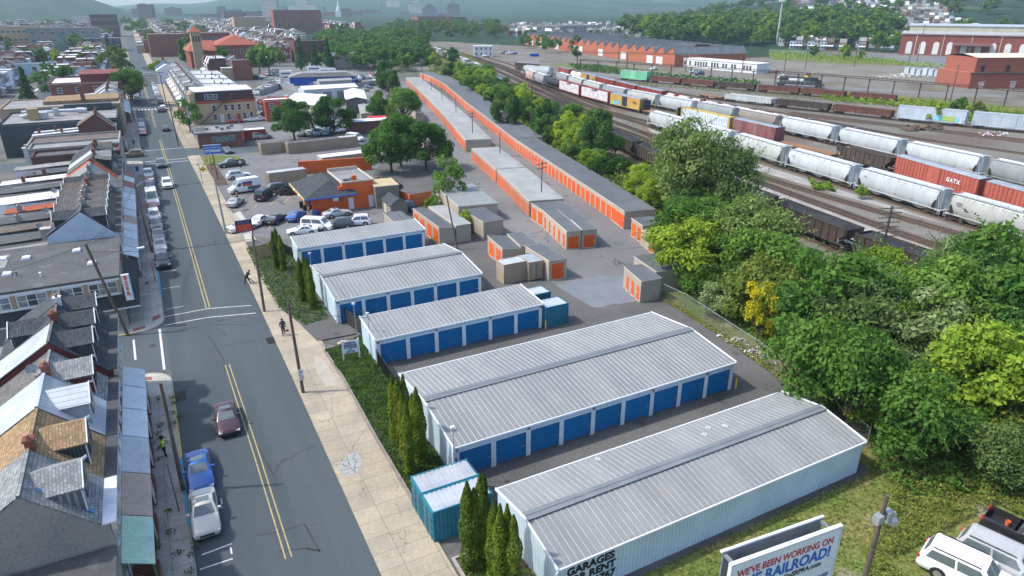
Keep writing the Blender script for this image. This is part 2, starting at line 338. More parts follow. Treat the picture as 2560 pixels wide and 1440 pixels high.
sheet('rail_yard', [[(72,20), (125,20), (330,60), (900,240), (900,330), (340,350), (330,420), (260,640), (215,640), (124,330), (98,205), (90,150), (79,100)]],.012, M_ball)
# ================================================================ blue garages
M_roof = mat('grey_roof_sheet', (.225,.235,.235), (.18,.19,.195),.4,.55,0,.06,8, spec=.4, stretch=(1,.15,1), spots=[{'s': .9, 'a': .66, 'c': (.15,.15,.15), 'k': .5}, {'s': 5, 'a': .72, 'c': (.1,.1,.1), 'k': .8}, {'s': .35, 'a': .62, 'c': (.27,.24,.20), 'k': .35}], pat=[{'t': 'seam', 'ax': 'x', 'w': .153, 'fr': .25, 'mc': (.155,.165,.17), 'k': .8}, {'t': 'seam', 'ax': 'top2', 'w': 1.55, 'fr': .03, 'mc': (.14,.14,.14), 'k': .35}])
M_rib = mat('roof_rib', (.40,.41,.41), (.32,.33,.33),1,.45)
M_cap = mat('ridge_cap_metal', (.19,.21,.225), (.16,.18,.195),.6,.5,.2)
M_side = mat('white_siding', (.47,.61,.69), (.40,.54,.62),.5,.5,0,.04,9, pat={'t': 'seam', 'ax': 'wall', 'w': .30, 'fr': .14, 'mc': (.72,.80,.84), 'k': .9}, spots=[{'s': .8, 'a': .69, 'c': (.55,.55,.5), 'k': .3}])
M_trim = mat('white_trim', (.66,.70,.73), (.6,.64,.67),1,.5,0,.04)
M_door = mat('blue_shutter', (.003,.20,.50), (.003,.175,.44),.8,.45,0,.06,9, bump=.7, pat={'t': 'corr', 'ax': 'z2', 'w': .14, 'k': .6}, spots=[{'s': 1.3, 'a': .64, 'c': (.03,.16,.36), 'k': .5}])
M_seal = mat('door_seal', (.12,.11,.10), (.09,.08,.08),2,.8)
def garage(x0, x1, y0, y1, ndoor, label, ridge=True, he=2.9, hr=3.6, dh=2.32, north=True):
    t = thing('storage_garage', label, 'garage', (x0, y0,0),0, 'blue and white storage garages'); W = x1-x0; D = y1-y0
    zr = (lambda y: he+(hr-he)*(1-abs(y-D/2)/(D/2))) if ridge else (lambda y: he+.35*y/D)
    ys = [0, D/2, D] if ridge else [0, D]
    b = MB()      # walls
    b.q((0,0,0), (0,0, zr(0)), *([(0, D/2, zr(D/2))] if ridge else []), (0, D, zr(D)), (0, D,0))
    b.q((W,0,0), (W, D,0), (W, D, zr(D)), *([(W, D/2, zr(D/2))] if ridge else []), (W,0, zr(0)))
    b.q((0, D,0), (0, D, zr(D)), (W, D, zr(D)), (W, D,0))
    piers = []
    if ndoor:
        pw = .42; pit = (W-pw)/ndoor; dw = pit-pw
        b.q((0,0, dh), (W,0, dh), (W,0, he), (0,0, he))
        for i in range(ndoor+1):
            a = i*pit; b.q((a,0,0), (a+pw,0,0), (a+pw,0, dh), (a,0, dh)); piers.append(a)
    else: b.q((0,0,0), (W,0,0), (W,0, he), (0,0, he))
    b.build('wall', M_side, t)
    if ndoor:
        for i in range(ndoor):
            a = piers[i]+pw; d = MB(); d.box(a-.01,.07,.10, a+dw+.01,.11, dh+.02); do = d.build('shutter_door', M_door, t)
            h = MB(); h.box(a+dw-.22,.03,.95, a+dw-.10,.07,1.03); h.build('handle', mat('brass', (.55,.45,.2), (.4,.32,.15),3,.4,.6), do)
            s = MB(); s.box(a,.03,0, a+dw,.1,.10); s.build('threshold', M_seal, do)
        tr = MB()
        for a in piers: tr.box(a+.01,-.035,.0, a+pw-.01,-.003, dh-.03)
        tr.box(0,-.04, dh-.02, W,-.003, dh+.10); tr.build('door_surround', M_trim, t)
        for k, a in enumerate(piers[::2]):
            l = MB(); l.box(a+.12,-.16, dh+.16, a+.3,-.04, dh+.34); l.build('wall_lamp', mat('lamp_case', (.25,.2,.15), (.2,.16,.12),3), t)
    rf = MB(); rb = MB()
    o = .06
    for k in range(len(ys)-1):
        a, c = ys[k], ys[k+1]; a2 = a-(.12 if k == 0 else 0); c2 = c+(.12 if k == len(ys)-2 else 0); s = (zr(c)-zr(a))/(c-a)
        za, zc = zr(a)+s*(a2-a)+.03, zr(c)+s*(c2-c)+.03
        rf.q((-o, a2, za), (W+o, a2, za), (W+o, c2, zc), (-o, c2, zc)); rf.q((-o, a2, za-.04), (-o, c2, zc-.04), (W+o, c2, zc-.04), (W+o, a2, za-.04))
        n = int(W/.46)
        for i in range(n+1):
            x = i*W/n; rb.bar((x, a2, za+.015), (x, c2, zc+.015),.05,.045)
    r_ = rf.build('roof', M_roof, t); rb.build('roof_ribs', M_rib, r_)
    f = MB(); f.box(-.1,-.2, he-.13, W+.1,-.11, he+.02)
    f.box(-.1, D+.11, zr(D)-.13, W+.1, D+.2, zr(D)+.02)
    for x in (-.12, W+.04):
        for k in range(len(ys)-1):
            f.bar((x+.04, ys[k]-(.15 if k == 0 else 0), zr(ys[k])+.02), (x+.04, ys[k+1]+(.15 if k == len(ys)-2 else 0), zr(ys[k+1])+.02),.09,.2)
    f.build('fascia', M_trim, t)
    if ridge:
        c = MB(); c.bar((-.05, D/2-.19, hr+.07), (W+.05, D/2-.19, hr+.07),.42,.05); c.bar((-.05, D/2+.19, hr+.07), (W+.05, D/2+.19, hr+.07),.42,.05); c.build('ridge_cap', M_cap, t)
    d = MB(); d.path([(-.02,-.16, he-.1), (-.12,-.1, he-.3), (-.12,-.1,.2)],.05,8); d.build('downpipe', M_trim, t)
    return t
G5 = garage(16.3,43.0,25.35,33.1,0, 'nearest long grey roofed white garage with black lettering on its plain side')
G4 = garage(15.6,43.35,38.9,50.9,9, 'widest garage with nine blue shutters and a low pitched grey roof')
G3 = garage(15.7,34.4,58.4,63.4,6, 'single pitch garage with six blue shutters beside the teal containers', False)
G2 = garage(14.65,32.4,69.7,81.8,6, 'pitched roof garage with six blue shutters behind the driveway gate')
G1 = garage(14.6,32.6,89.4,93.6,6, 'farthest narrow garage with six blue shutters in front of the car park', False)
M_blk = mat('black_paint', (.015,.015,.018), (.02,.02,.02),3,.6)
for i, (s, dx) in enumerate((('GARAGES',2.35), ('FOR RENT',2.35), ('685  1767',2.6))):
    text_mesh('lettering', s,.78, M_blk, G5, (dx,-.02,1.95-i*.72), bold=.03, sx=1.0)
for x, y in ((1770,1068), (1812,1066), (1760,1088), (1495,1142)):
    X, Y = g(x, y,3.3); b = MB(); b.lathe((0,0,0), [(.19,0), (.22,.03), (.17,.05), (.10,.03), (.05,.05)],12)
    yy = Y-25.35; z = 2.93+(.7)*(1-abs(yy-3.875)/3.875)+.05
    tag(b.build('bird_nest_ring', mat('nest', (.35,.33,.30), (.5,.5,.5),6,.9), None, (X, Y, z)), 'small round wire ring lying on the nearest roof, number %s from the right' % ORD[[1812,1770,1760,1495].index(x)], 'ring', 'wire rings on the roof')
bp = None
for (x, y), lb in ((g(1839,972), 'yellow steel bollard past the widest garage'), (g(1364,823), 'yellow bollard in front of the teal containers'), (g(1208,725), 'yellow bollard at the corner of the pitched garage behind'), (g(1068,612), 'yellow bollard beside the four orange shutters'), (g(2084/4+640,360+75/4), 'yellow bollard at the end of the far middle row')):
    b = MB(); b.lathe((0,0,0), [(.08,0), (.08,1.0), (.06,1.06), (.0,1.08)],10)
    tag(b.build('bollard', mat('bollard_yellow', (.75,.5,.03), (.6,.4,.03),3,.5), None, (x, y,.02)), lb, 'bollard', 'yellow bollards in the storage yard')
# ================================================================ beige units with orange shutters
M_beige = mat('beige_siding', (.40,.35,.28), (.35,.31,.25),.5,.6,0,.05,9, pat={'t': 'seam', 'ax': 'wall', 'w': .24, 'fr': .2, 'mc': (.27,.235,.19), 'k': .8})
M_btrim = mat('beige_trim', (.56,.51,.43), (.5,.45,.38),1,.6,0,.04)
M_or = mat('orange_shutter', (.80,.125,.012), (.72,.105,.012),.8,.45,0,.05,9, bump=.5, pat={'t': 'corr', 'ax': 'z2', 'w': .14, 'k': .35}, spots=[{'s': 1.3, 'a': .64, 'c': (.6,.13,.04), 'k': .5}])
M_dkroof = mat('dark_unit_roof', (.105,.115,.128), (.085,.092,.105),.3,.8,0,.1,4, spots=[{'s': .5, 'a': .63, 'c': (.065,.08,.10), 'k': .8}], pat={'t': 'seam', 'ax': 'y', 'w': 1.2, 'fr': .03, 'mc': (.15,.16,.17), 'k': .6})
M_ltroof = mat('pale_unit_roof', (.27,.275,.265), (.22,.225,.22),.3,.7,0,.1,4, pat={'t': 'seam', 'ax': 'y', 'w': 1.0, 'fr': .05, 'mc': (.36,.37,.36), 'k': .7})
def unit_doors(t, p, q, n, dw, dh=2.1, side=1, z=.02, kindname='shutter_door', h0=.12, margin=None):
    """n doors along the wall from p to q (local), facing the right-hand side of p->q when side is 1"""
    dx, dy = q[0]-p[0], q[1]-p[1]; L_ = math.hypot(dx, dy); ux, uy = dx/L_, dy/L_; nx, ny = uy*side,-ux*side
    pit = L_/n
    for i in range(n):
        c = (i+.5)*pit; a, b_ = c-dw/2, c+dw/2; d = MB()
        P = lambda s, o: (p[0]+ux*s+nx*o, p[1]+uy*s+ny*o)
        d.prism([P(a,.0), P(b_,.0), P(b_,.035), P(a,.035)], h0, h0+dh)
        do = d.build(kindname, M_or, t)
        if n <= 12:
            f = MB(); f.prism([P(a,.036), P(b_,.036), P(b_,.06), P(a,.06)], h0-.1, h0); f.build('threshold', M_btrim, do)
            f = MB(); f.prism([P(b_-.2,.036), P(b_-.1,.036), P(b_-.1,.06), P(b_-.2,.06)],1.0,1.1); f.build('handle', M_trim, do)
def unit(poly, h, label, roofm=None, doors=(), cat='storage unit', name='storage_unit', slope=0, wallm=None, over=.08, group='beige storage units with orange shutters', trim=True):
    cx, cy = poly[0]; pl = [(x-cx, y-cy) for x, y in poly]
    t = thing(name, label, cat, (cx, cy,0),0, group)
    hz = h if callable(h) else (lambda x, y: h+slope*(x+cx-cx))
    b = MB(); b.prism(pl,0, hz); b.build('wall', wallm or M_beige, t)
    mx = sum(x for x, y in pl)/len(pl); my = sum(y for x, y in pl)/len(pl)
    big = []
    for x, y in pl:
        l = math.hypot(x-mx, y-my); big.append((x+(x-mx)/l*over, y+(y-my)/l*over))
    r = MB(); r.prism(big, lambda x, y: hz(x, y)+.005, lambda x, y: hz(x, y)+.09); r.build('roof', roofm or M_dkroof, t)
    if trim:
        f = MB(); k = len(big)
        for i in range(k):
            a, c = big[i], big[(i+1) % k]; f.bar((a[0], a[1], hz(*a)+.02), (c[0], c[1], hz(*c)+.02),.06,.12)
        f.build('roof_trim', M_btrim, t)
    for d in doors: unit_doors(t, (d[0][0]-cx, d[0][1]-cy), (d[1][0]-cx, d[1][1]-cy), *d[2:])
    return t
def rect(p, q, w_, side=1):     # footprint from front line p->q extended by w_ to the left of p->q (side=1)
    dx, dy = q[0]-p[0], q[1]-p[1]; l = math.hypot(dx, dy); nx, ny = -dy/l*side, dx/l*side
    return [p, q, (q[0]+nx*w_, q[1]+ny*w_), (p[0]+nx*w_, p[1]+ny*w_)]
def lerp(a, b, t): return (a[0]+(b[0]-a[0])*t, a[1]+(b[1]-a[1])*t)
LR = [(63.6,83.0), (64.9,88.2), (77.9,147.3), (92.5,204.0), (110.5,270.0), (117.3,303.0), (119.0,321)]
nd = [3,25,24,28,14,7]
wd = [5.1,5.3,7.2,7.6,7.4,5.0]
for i, (p, q) in enumerate(zip(LR, LR[1:])):
    poly = rect(p, q, wd[i],-1)
    dl = ['near end block of the long right row with three orange shutters', 'second length of the long right row of orange shutters, nearest the centre of the yard', 'third length of the long right row of orange shutters beside the scrub', 'fourth length of the long right row of orange shutters under dense trees', 'fifth length of the long right row, far up the lane', 'far end length of the long right row where it bends'][i]
    unit(poly,2.95-(.08 if i else 0), dl, doors=[(p, q, nd[i],1.75 if i < 2 else 1.7,2.15,-1)], trim=i < 3)
def mid(p, q, w_, h, n, label, roofm, dw=1.1, ends=()):
    poly = rect(p, q, w_,-1); t = unit(poly, h, label, roofm, doors=[(p, q, n, dw,2.1,-1)])
    return t
mid((53.6,95.9), (59.2,119.2),6.0,2.75,17, 'near half of the middle row with pale ribbed roof and narrow orange shutters', M_ltroof,.95)
mid((59.3,119.8), (63.7,141.0),6.1,2.75,15, 'upper half of the middle row with pale roof joined to the near half', M_ltroof,.95)
ms = [(66.5,150.5), (73.6,176.0), (81.2,205), (88.8,235), (96.0,265), (104.9,301)]
for i, (p, q) in enumerate(zip(ms, ms[1:])):
    mid(lerp(p, q,.01), q,6.3,2.8,18, ['first', 'second', 'third', 'fourth', 'fifth and farthest'][i]+' pale roofed length of the far middle row, orange shutters on its left', M_ltroof,.95)
unit([(52.9,89.9), (57.6,88.8), (58.3,93.6), (53.3,94.6)],2.75, 'dark roofed unit with two orange shutters, just below the pale middle row', doors=[((52.9,89.9), (53.3,94.6),2,1.6,2.1,-1)])
unit([(50.4,79.0), (52.55,78.55), (54.9,89.2), (52.7,89.7)],2.8, 'left half of the double unit with one big orange shutter facing the camera', doors=[((50.4,79.0), (52.55,78.55),1,1.65,1.85,1), ((50.4,79.0), (52.7,89.7),5,.75,1.95,-1)])
unit([(52.7,78.5), (54.95,78.0), (57.5,88.6), (55.0,89.2)],2.8, 'right half of the double unit with one big orange shutter facing the camera', doors=[((52.7,78.5), (54.95,78.0),1,1.65,1.85,1)])
b = MB(); b.bar((52.65,78.6,2.93), (53.9,83.4,2.93),.08,.03); tag(b.build('pipe_length', M_trim), 'white length of pipe lying on the double unit roof', 'pipe')
unit([(61.9,76.2), (66.9,75.2), (67.6,79.0), (62.7,80.0)],2.75, 'low unit with two orange shutters below the long right row', doors=[((61.9,76.2), (62.7,80.0),2,1.45,2.1,-1)])
unit([(60.3,71.4), (66.0,70.2), (66.6,73.2), (60.9,74.2)],2.8, 'unit with one orange shutter half under the ailanthus', doors=[((60.3,71.4), (60.75,73.3),1,1.4,2.05,-1)])
unit([(60.95,74.3), (62.0,74.1), (62.3,75.6), (61.3,75.8)],2.3, 'narrow beige container door wedged between two orange shutter units', M_ltroof, cat='container', name='storage_container')
unit([(48.1,58.7), (50.9,58.5), (51.6,63.2), (49.3,63.7)],2.75, 'beige unit with two slim orange shutters at the corner of the chain link fence', doors=[((48.1,58.7), (49.2,63.2),3,.75,1.8,-1)])
unit([(51.7,60.4), (55.6,59.8), (56.4,65.4), (52.6,66.0)],2.75, 'L shaped beige unit behind the fence corner, dark roof partly under leaves')
unit([(38.9,76.8), (41.4,76.4), (42.3,82.2), (39.6,82.8)], lambda x, y: 2.75-.1*x, 'lean-to unit with two orange shutters beside the beige containers', doors=[((38.9,76.8), (39.6,82.8),2,1.9,2.05,-1)])
unit([(41.55,76.6), (44.0,76.3), (44.6,81.6), (42.4,82.1)],2.75, 'dark flat roofed unit behind the lean-to with two orange shutters')
unit([(42.0,69.8), (44.55,69.6), (44.5,76.0), (42.1,76.3)],2.75, 'dark roofed unit with a single red orange shutter facing the camera beside the beige containers', doors=[((42.0,69.8), (44.55,69.6),1,1.75,2.15,1)])
unit([(34.9,89.4), (37.3,89.1), (37.4,100.3), (35.0,100.8)], lambda x, y: 2.75-.12*x, 'lean-to unit with four orange shutters beside the farthest blue garage', doors=[((34.9,89.4), (35.0,100.8),4,1.75,2.1,-1)])
unit([(37.5,89.2), (39.9,89.2), (40.1,100.2), (37.6,100.6)],2.7, 'long grey steel container backed against the four orange shutters', M_ltroof, cat='container', name='storage_container')
unit([(30.1,95.7), (33.0,96.1), (33.1,101.2), (30.2,100.8)], lambda x, y: 2.6-.06*x, 'small pale unit with striped dark roof behind the farthest blue garage', mat('stripe_roof', (.13,.14,.15), (.11,.12,.13),1,.7, pat={'t': 'seam', 'ax': 'x', 'w': .9, 'fr': .12, 'mc': (.03,.03,.03)}))
unit([(41.7,88.6), (45.3,89.1), (45.4,96.4), (41.7,96.0)], lambda x, y: 2.8-.05*x, 'plain beige unit with slate grey roof under the leaning vine')
unit([(41.4,97.2), (48.4,97.2), (50.2,111.2), (43.2,111.2)], lambda x, y: 3.1-.05*x, 'wide beige shed with a striped ribbed roof beside the lane', mat('striped_roof', (.30,.31,.31), (.26,.27,.28),1,.6, pat={'t': 'seam', 'ax': 'y', 'w': .55, 'fr': .35, 'mc': (.10,.11,.12), 'k': .8}), cat='shed', name='metal_shed')
for i, (a, w_, l_) in enumerate(((g(1060,420),2.5,9), (g(1052,372),2.5,10), (g(1035,320),2.5,10), (g(1022,285),2.6,10))): pass
def container(x, y, L_, w_, h, rz, label, wallm, roofm, group, ribc=None):
    t = thing('shipping_container', label, 'container', (x, y,.02), rz, group); b = MB()
    n = int(L_/.28)
    for s in (0,1):
        pts = []
        for i in range(n):
            a = i*L_/n; d = L_/n
            for u, o in ((0,0), (.3,0), (.45,.05), (.85,.05)): pts.append((a+u*d, o))
        pts.append((L_,0))
        for p, q in zip(pts, pts[1:]):
            ya, yb = (p[1], q[1]) if s == 0 else (w_-p[1], w_-q[1])
            b.q((p[0], ya,.12), (q[0], yb,.12), (q[0], yb, h-.1), (p[0], ya, h-.1)) if s == 0 else b.q((q[0], yb,.12), (p[0], ya,.12), (p[0], ya, h-.1), (q[0], yb, h-.1))
    b.q((L_,0,0), (L_, w_,0), (L_, w_, h), (L_,0, h)); b.build('wall', wallm, t)
    f = MB()
    for yy in (0, w_-.1):
        f.box(0, yy,0, L_, yy+.1,.14); f.box(0, yy, h-.12, L_, yy+.1, h)
        for xx in (0, L_-.1): f.box(xx-.012, yy-.012,0, xx+.112, yy+.112, h+.02)
    f.box(.0,.1, h-.14,.08, w_-.1, h-.004); f.build('frame', wallm, t)
    r = MB(); n = max(5, int(L_/.34))
    for i in range(n):
        a = .1+i*(L_-.2)/n; d = (L_-.2)/n; r.box(a,.1, h-.06, a+d*.5, w_-.1, h-.01); r.box(a+d*.5,.1, h-.1, a+d, w_-.1, h-.045)
    r.build('roof', roofm, t)
    for s in (0,1):
        d = MB(); y0 = .08+s*(w_-.16)/2; y1 = y0+(w_-.16)/2-.015; d.box(-.03, y0,.14,.02, y1, h-.14)
        for zz in (.5,1.15,1.8): d.box(-.06, y0+.12, zz-.16,-.028, y1-.12, zz+.16)
        do = d.build('door', wallm, t); k = MB()
        for yy in ((y0+.22, y1-.1) if s == 0 else (y0+.1, y1-.22)): k.tube((-.085, yy,.16), (-.085, yy, h-.16),.022, n=6)
        k.build('locking_bar', M_cap, do)
    return t
M_teal = mat('teal_container', (.022,.17,.235), (.02,.14,.20),.6,.55,0,.08,8)
M_tealr = mat('container_roof_silver', (.46,.49,.52), (.36,.39,.42),.5,.4,.3,.08,6)
M_tan = mat('tan_container', (.36,.28,.20), (.31,.245,.18),.6,.6,0,.08,8)
container(11.75,35.55,4.3,2.05,2.55,0, 'far one of two teal containers on the pavement beside the arborvitae', M_teal, M_tealr, 'teal shipping containers')
container(11.75,33.4,4.3,2.05,2.55,0, 'near one of two teal containers on the pavement beside the arborvitae', M_teal, M_tealr, 'teal shipping containers')
container(34.6,57.9,2.9,2.2,2.5,0, 'teal container with white ribbed roof at the end of the six shutter garage', M_teal, M_tealr, 'teal shipping containers')
container(34.7,61.6,2.7,2.1,2.5,0, 'second teal container, half hidden behind the first beside the garage', M_teal, M_tealr, 'teal shipping containers')
container(41.75,70.8,3.1,2.1,2.6, R(90), 'beige container with white roof and double doors nearest the camera', M_tan, M_tealr, 'beige shipping containers')
container(39.6,73.6,3.2,2.1,2.6, R(180), 'beige container with ribbed roof behind the nearest beige container', M_tan, M_tealr, 'beige shipping containers')
container(*g(655,388),6.8,2.4,2.6, R(8), 'beige container with an orange end at the left of the row by the two trees', M_tan, M_dkroof, 'beige containers along the car park edge')
for i in range(4):
    x, y = g(722+i*44,386-i*5); container(x, y,4.4,2.4,2.6, R(5), nth(i)+' beige container from the left in the joined row below the two trees', M_tan, M_tealr if i == 3 else M_dkroof, 'beige containers along the car park edge')
container(*g(675,464),7.5,2.3,2.4, R(6), 'low container with white ribbed roof beside the heap of tyres', M_tan, M_tealr, 'beige containers along the car park edge')
for i, (px, py, L_) in enumerate(((1068,352,12), (1040,305,13), (1020,262,13))):
    x, y = g(px, py); unit(rect((x, y), (x+L_*.25, y+L_*.97),2.5,-1),2.6, ['nearest', 'middle', 'farthest'][i]+' of three beige containers along the left side of the lane', [M_ltroof, M_dkroof, M_ltroof][i], cat='container', name='storage_container')
unit(rect(g(1062,382), lerp(g(1062,382), g(1098,380),1),6),2.6, 'short beige container end facing the camera beside the lane', M_ltroof, cat='container', name='storage_container')
# ================================================================ row houses along the street
def shingle(n, c, c2, v=.3): return mat(n, c, c2,.9,.9,0,.12,10, spec=.1, pat={'t': 'brick', 'ax': 'roof', 'w': .27, 'h': .17, 'mo': .016, 'mc': tuple(x*.45 for x in c), 'v': v})
M_sg = shingle('grey_shingle', (.27,.28,.285), (.22,.235,.24)); M_sb = shingle('brown_shingle', (.33,.225,.13), (.27,.19,.11))
M_sd = shingle('dark_shingle', (.075,.085,.095), (.06,.068,.078)); M_sm = shingle('weathered_shingle', (.16,.155,.15), (.12,.12,.12)); M_so = shingle('orange_shingle', (.40,.12,.06), (.33,.10,.055))
M_sw = mat('silver_seamed_roof', (.40,.44,.48), (.32,.36,.40),.5,.5,.1,.08,4, pat={'t': 'seam', 'ax': 'y', 'w': .42, 'fr': .12, 'mc': (.22,.24,.26)})
M_flat = mat('tar_roof', (.085,.088,.092), (.065,.067,.07),.4,.9,0,.15,5, spots=[{'s': .5, 'a': .62, 'c': (.17,.17,.17), 'k': .4}])
M_flat2 = mat('grey_membrane_roof', (.24,.24,.24), (.17,.17,.175),.3,.9,0,.15,4, spots=[{'s': .8, 'a': .62, 'c': (.09,.09,.09), 'k': .6}])
M_flatw = mat('white_roof_coating', (.66,.68,.70), (.52,.54,.56),.4,.6,0,.08,4, spots=[{'s': .8, 'a': .64, 'c': (.3,.3,.3), 'k': .4}])
M_flatb = mat('brown_roof', (.12,.095,.08), (.09,.075,.065),.5,.9,0,.15,4)
def brick(n, c, c2): return mat(n, c, c2,.8,.9,0,.1,6, spec=.1, pat={'t': 'brick', 'ax': 'wall', 'w': .30, 'h': .10, 'mo': .012, 'mc': tuple(min(1, x*1.5+.03) for x in c), 'v': .2})
M_br = brick('red_brick', (.19,.072,.052), (.15,.06,.045)); M_brd = brick('dark_brick', (.11,.05,.045), (.09,.045,.04)); M_bt = brick('tan_brick', (.36,.26,.16), (.30,.22,.14)); M_bg = brick('grey_brick', (.26,.25,.24), (.2,.2,.19))
M_stu = mat('grey_stucco', (.30,.27,.24), (.24,.225,.21),.3,.95,0,.16,7, spots=[{'s': .9, 'a': .6, 'c': (.14,.145,.15), 'k': .5}])
M_sidw = mat('pale_blue_siding', (.44,.52,.60), (.38,.46,.54),.5,.7,0,.06,6, pat={'t': 'seam', 'ax': 'z2', 'w': .2, 'fr': .12, 'mc': (.25,.3,.35)})
M_maro = mat('maroon_siding', (.17,.035,.035), (.13,.03,.03),.6,.8,0,.1,6, pat={'t': 'seam', 'ax': 'z2', 'w': .18, 'fr': .15, 'mc': (.08,.02,.02)})
M_tanw = mat('tan_siding', (.42,.30,.17), (.36,.26,.15),.6,.8,0,.08,6, pat={'t': 'seam', 'ax': 'z2', 'w': .22, 'fr': .12, 'mc': (.2,.14,.08)})
M_creamw = mat('cream_wall', (.55,.48,.38), (.47,.42,.34),.5,.85,0,.08,6); M_whw = mat('white_wall', (.62,.64,.66), (.52,.55,.57),.5,.8,0,.08,6)
M_glass = mat('window_glass', (.03,.04,.05), (.05,.06,.075),2,.12,0,.05,5, spec=.7)
M_glassb = mat('pale_blind', (.25,.27,.28), (.10,.11,.12),1.2,.3,0,.05,5, spec=.5)
M_copper = plain('porch_black', (.03,.03,.035))
def porchm(n, c, c2): return mat(n, c, c2,.6,.6,0,.1,6, pat={'t': 'seam', 'ax': 'y', 'w': .24, 'fr': .12, 'mc': tuple(x*.7 for x in c)}, spots=[{'s': 1.1, 'a': .63, 'c': tuple(x*.6 for x in c), 'k': .5}])
M_pg = porchm('green_porch_roof', (.42,.60,.46), (.36,.52,.42)); M_pb = porchm('brown_porch_roof', (.45,.33,.27), (.38,.29,.24)); M_pw = porchm('pale_porch_roof', (.62,.68,.70), (.53,.60,.63)); M_ps = porchm('silver_porch_roof', (.54,.58,.60), (.45,.50,.53))
M_pr = porchm('red_porch_roof', (.30,.07,.06), (.24,.06,.05))
M_stone = mat('stone_wall', (.20,.18,.165), (.12,.11,.11),1.5,.95,0,.15,6, pat={'t': 'brick', 'ax': 'wall', 'w': .5, 'h': .26, 'mo': .03, 'mc': (.33,.32,.31), 'v': .5})
def window(t, x, y, z, w_, h, axis='x', s=1, frame=M_trim, pane=M_glass, depth=.05):
    """a framed window on a wall; axis is the wall's normal, s its sign, (x,y,z) the lower middle"""
    f = MB(); p = MB(); th = .09
    def B(mb, a0, a1, z0, z1, d0, d1):
        lo, hi = sorted((d0*s, d1*s))
        if axis == 'x': mb.box(x+lo, y+a0, z0, x+hi, y+a1, z1)
        else: mb.box(x+a0, y+lo, z0, x+a1, y+hi, z1)
    B(f,-w_/2-th,-w_/2, z-th, z+h+th,.003, depth); B(f, w_/2, w_/2+th, z-th, z+h+th,.003, depth)
    B(f,-w_/2, w_/2, z-th, z,.003, depth+.03); B(f,-w_/2, w_/2, z+h, z+h+th,.003, depth); B(f,-w_/2, w_/2, z+h/2-.03, z+h/2+.03,.02, depth-.005)
    B(p,-w_/2, w_/2, z, z+h,.004,.018)
    fo = f.build('window', frame, t); p.build('pane', pane, fo); return fo
def chimney(t, x, y, z0, z1, m, w_=.55, pots=1):
    b = MB(); b.box(x-w_/2, y-w_/2, z0, x+w_/2, y+w_/2, z1); b.box(x-w_/2-.06, y-w_/2-.06, z1, x+w_/2+.06, y+w_/2+.06, z1+.12); o = b.build('chimney', m, t)
    p = MB()
    for i in range(pots): p.tube((x, y-.12+i*.24, z1+.12), (x, y-.12+i*.24, z1+.4),.11,.10,8)
    p.build('chimney_pot', plain('pot', (.30,.14,.08)), o)
def dish(t, x, y, z, r=.4, m=None):
    b = MB(); b.tube((x, y, z), (x, y, z+.5),.03, n=6); o = b.build('dish_bracket', M_cap, t); d = MB(); k = Vector((.2,-.75,.6)).normalized(); c = Vector((x, y, z+.6)); u = k.orthogonal().normalized(); v = k.cross(u); n0 = 14
    for rr, dd in ((r,.0), (r*.6,-.09), (.02,-.13)):
        for i in range(n0): a = 2*math.pi*i/n0; d.v.append(tuple(c+(u*math.cos(a)*.85+v*math.sin(a))*rr+k*dd))
    for a in range(2):
        for i in range(n0): j = (i+1) % n0; d.f.append((a*n0+i, a*n0+j, (a+1)*n0+j, (a+1)*n0+i)); d.m.append(0)
    d.tube(c-k*.1, c+k*.35,.015, n=5); d.build('dish', m or plain('dish_grey', (.28,.29,.30)), o)
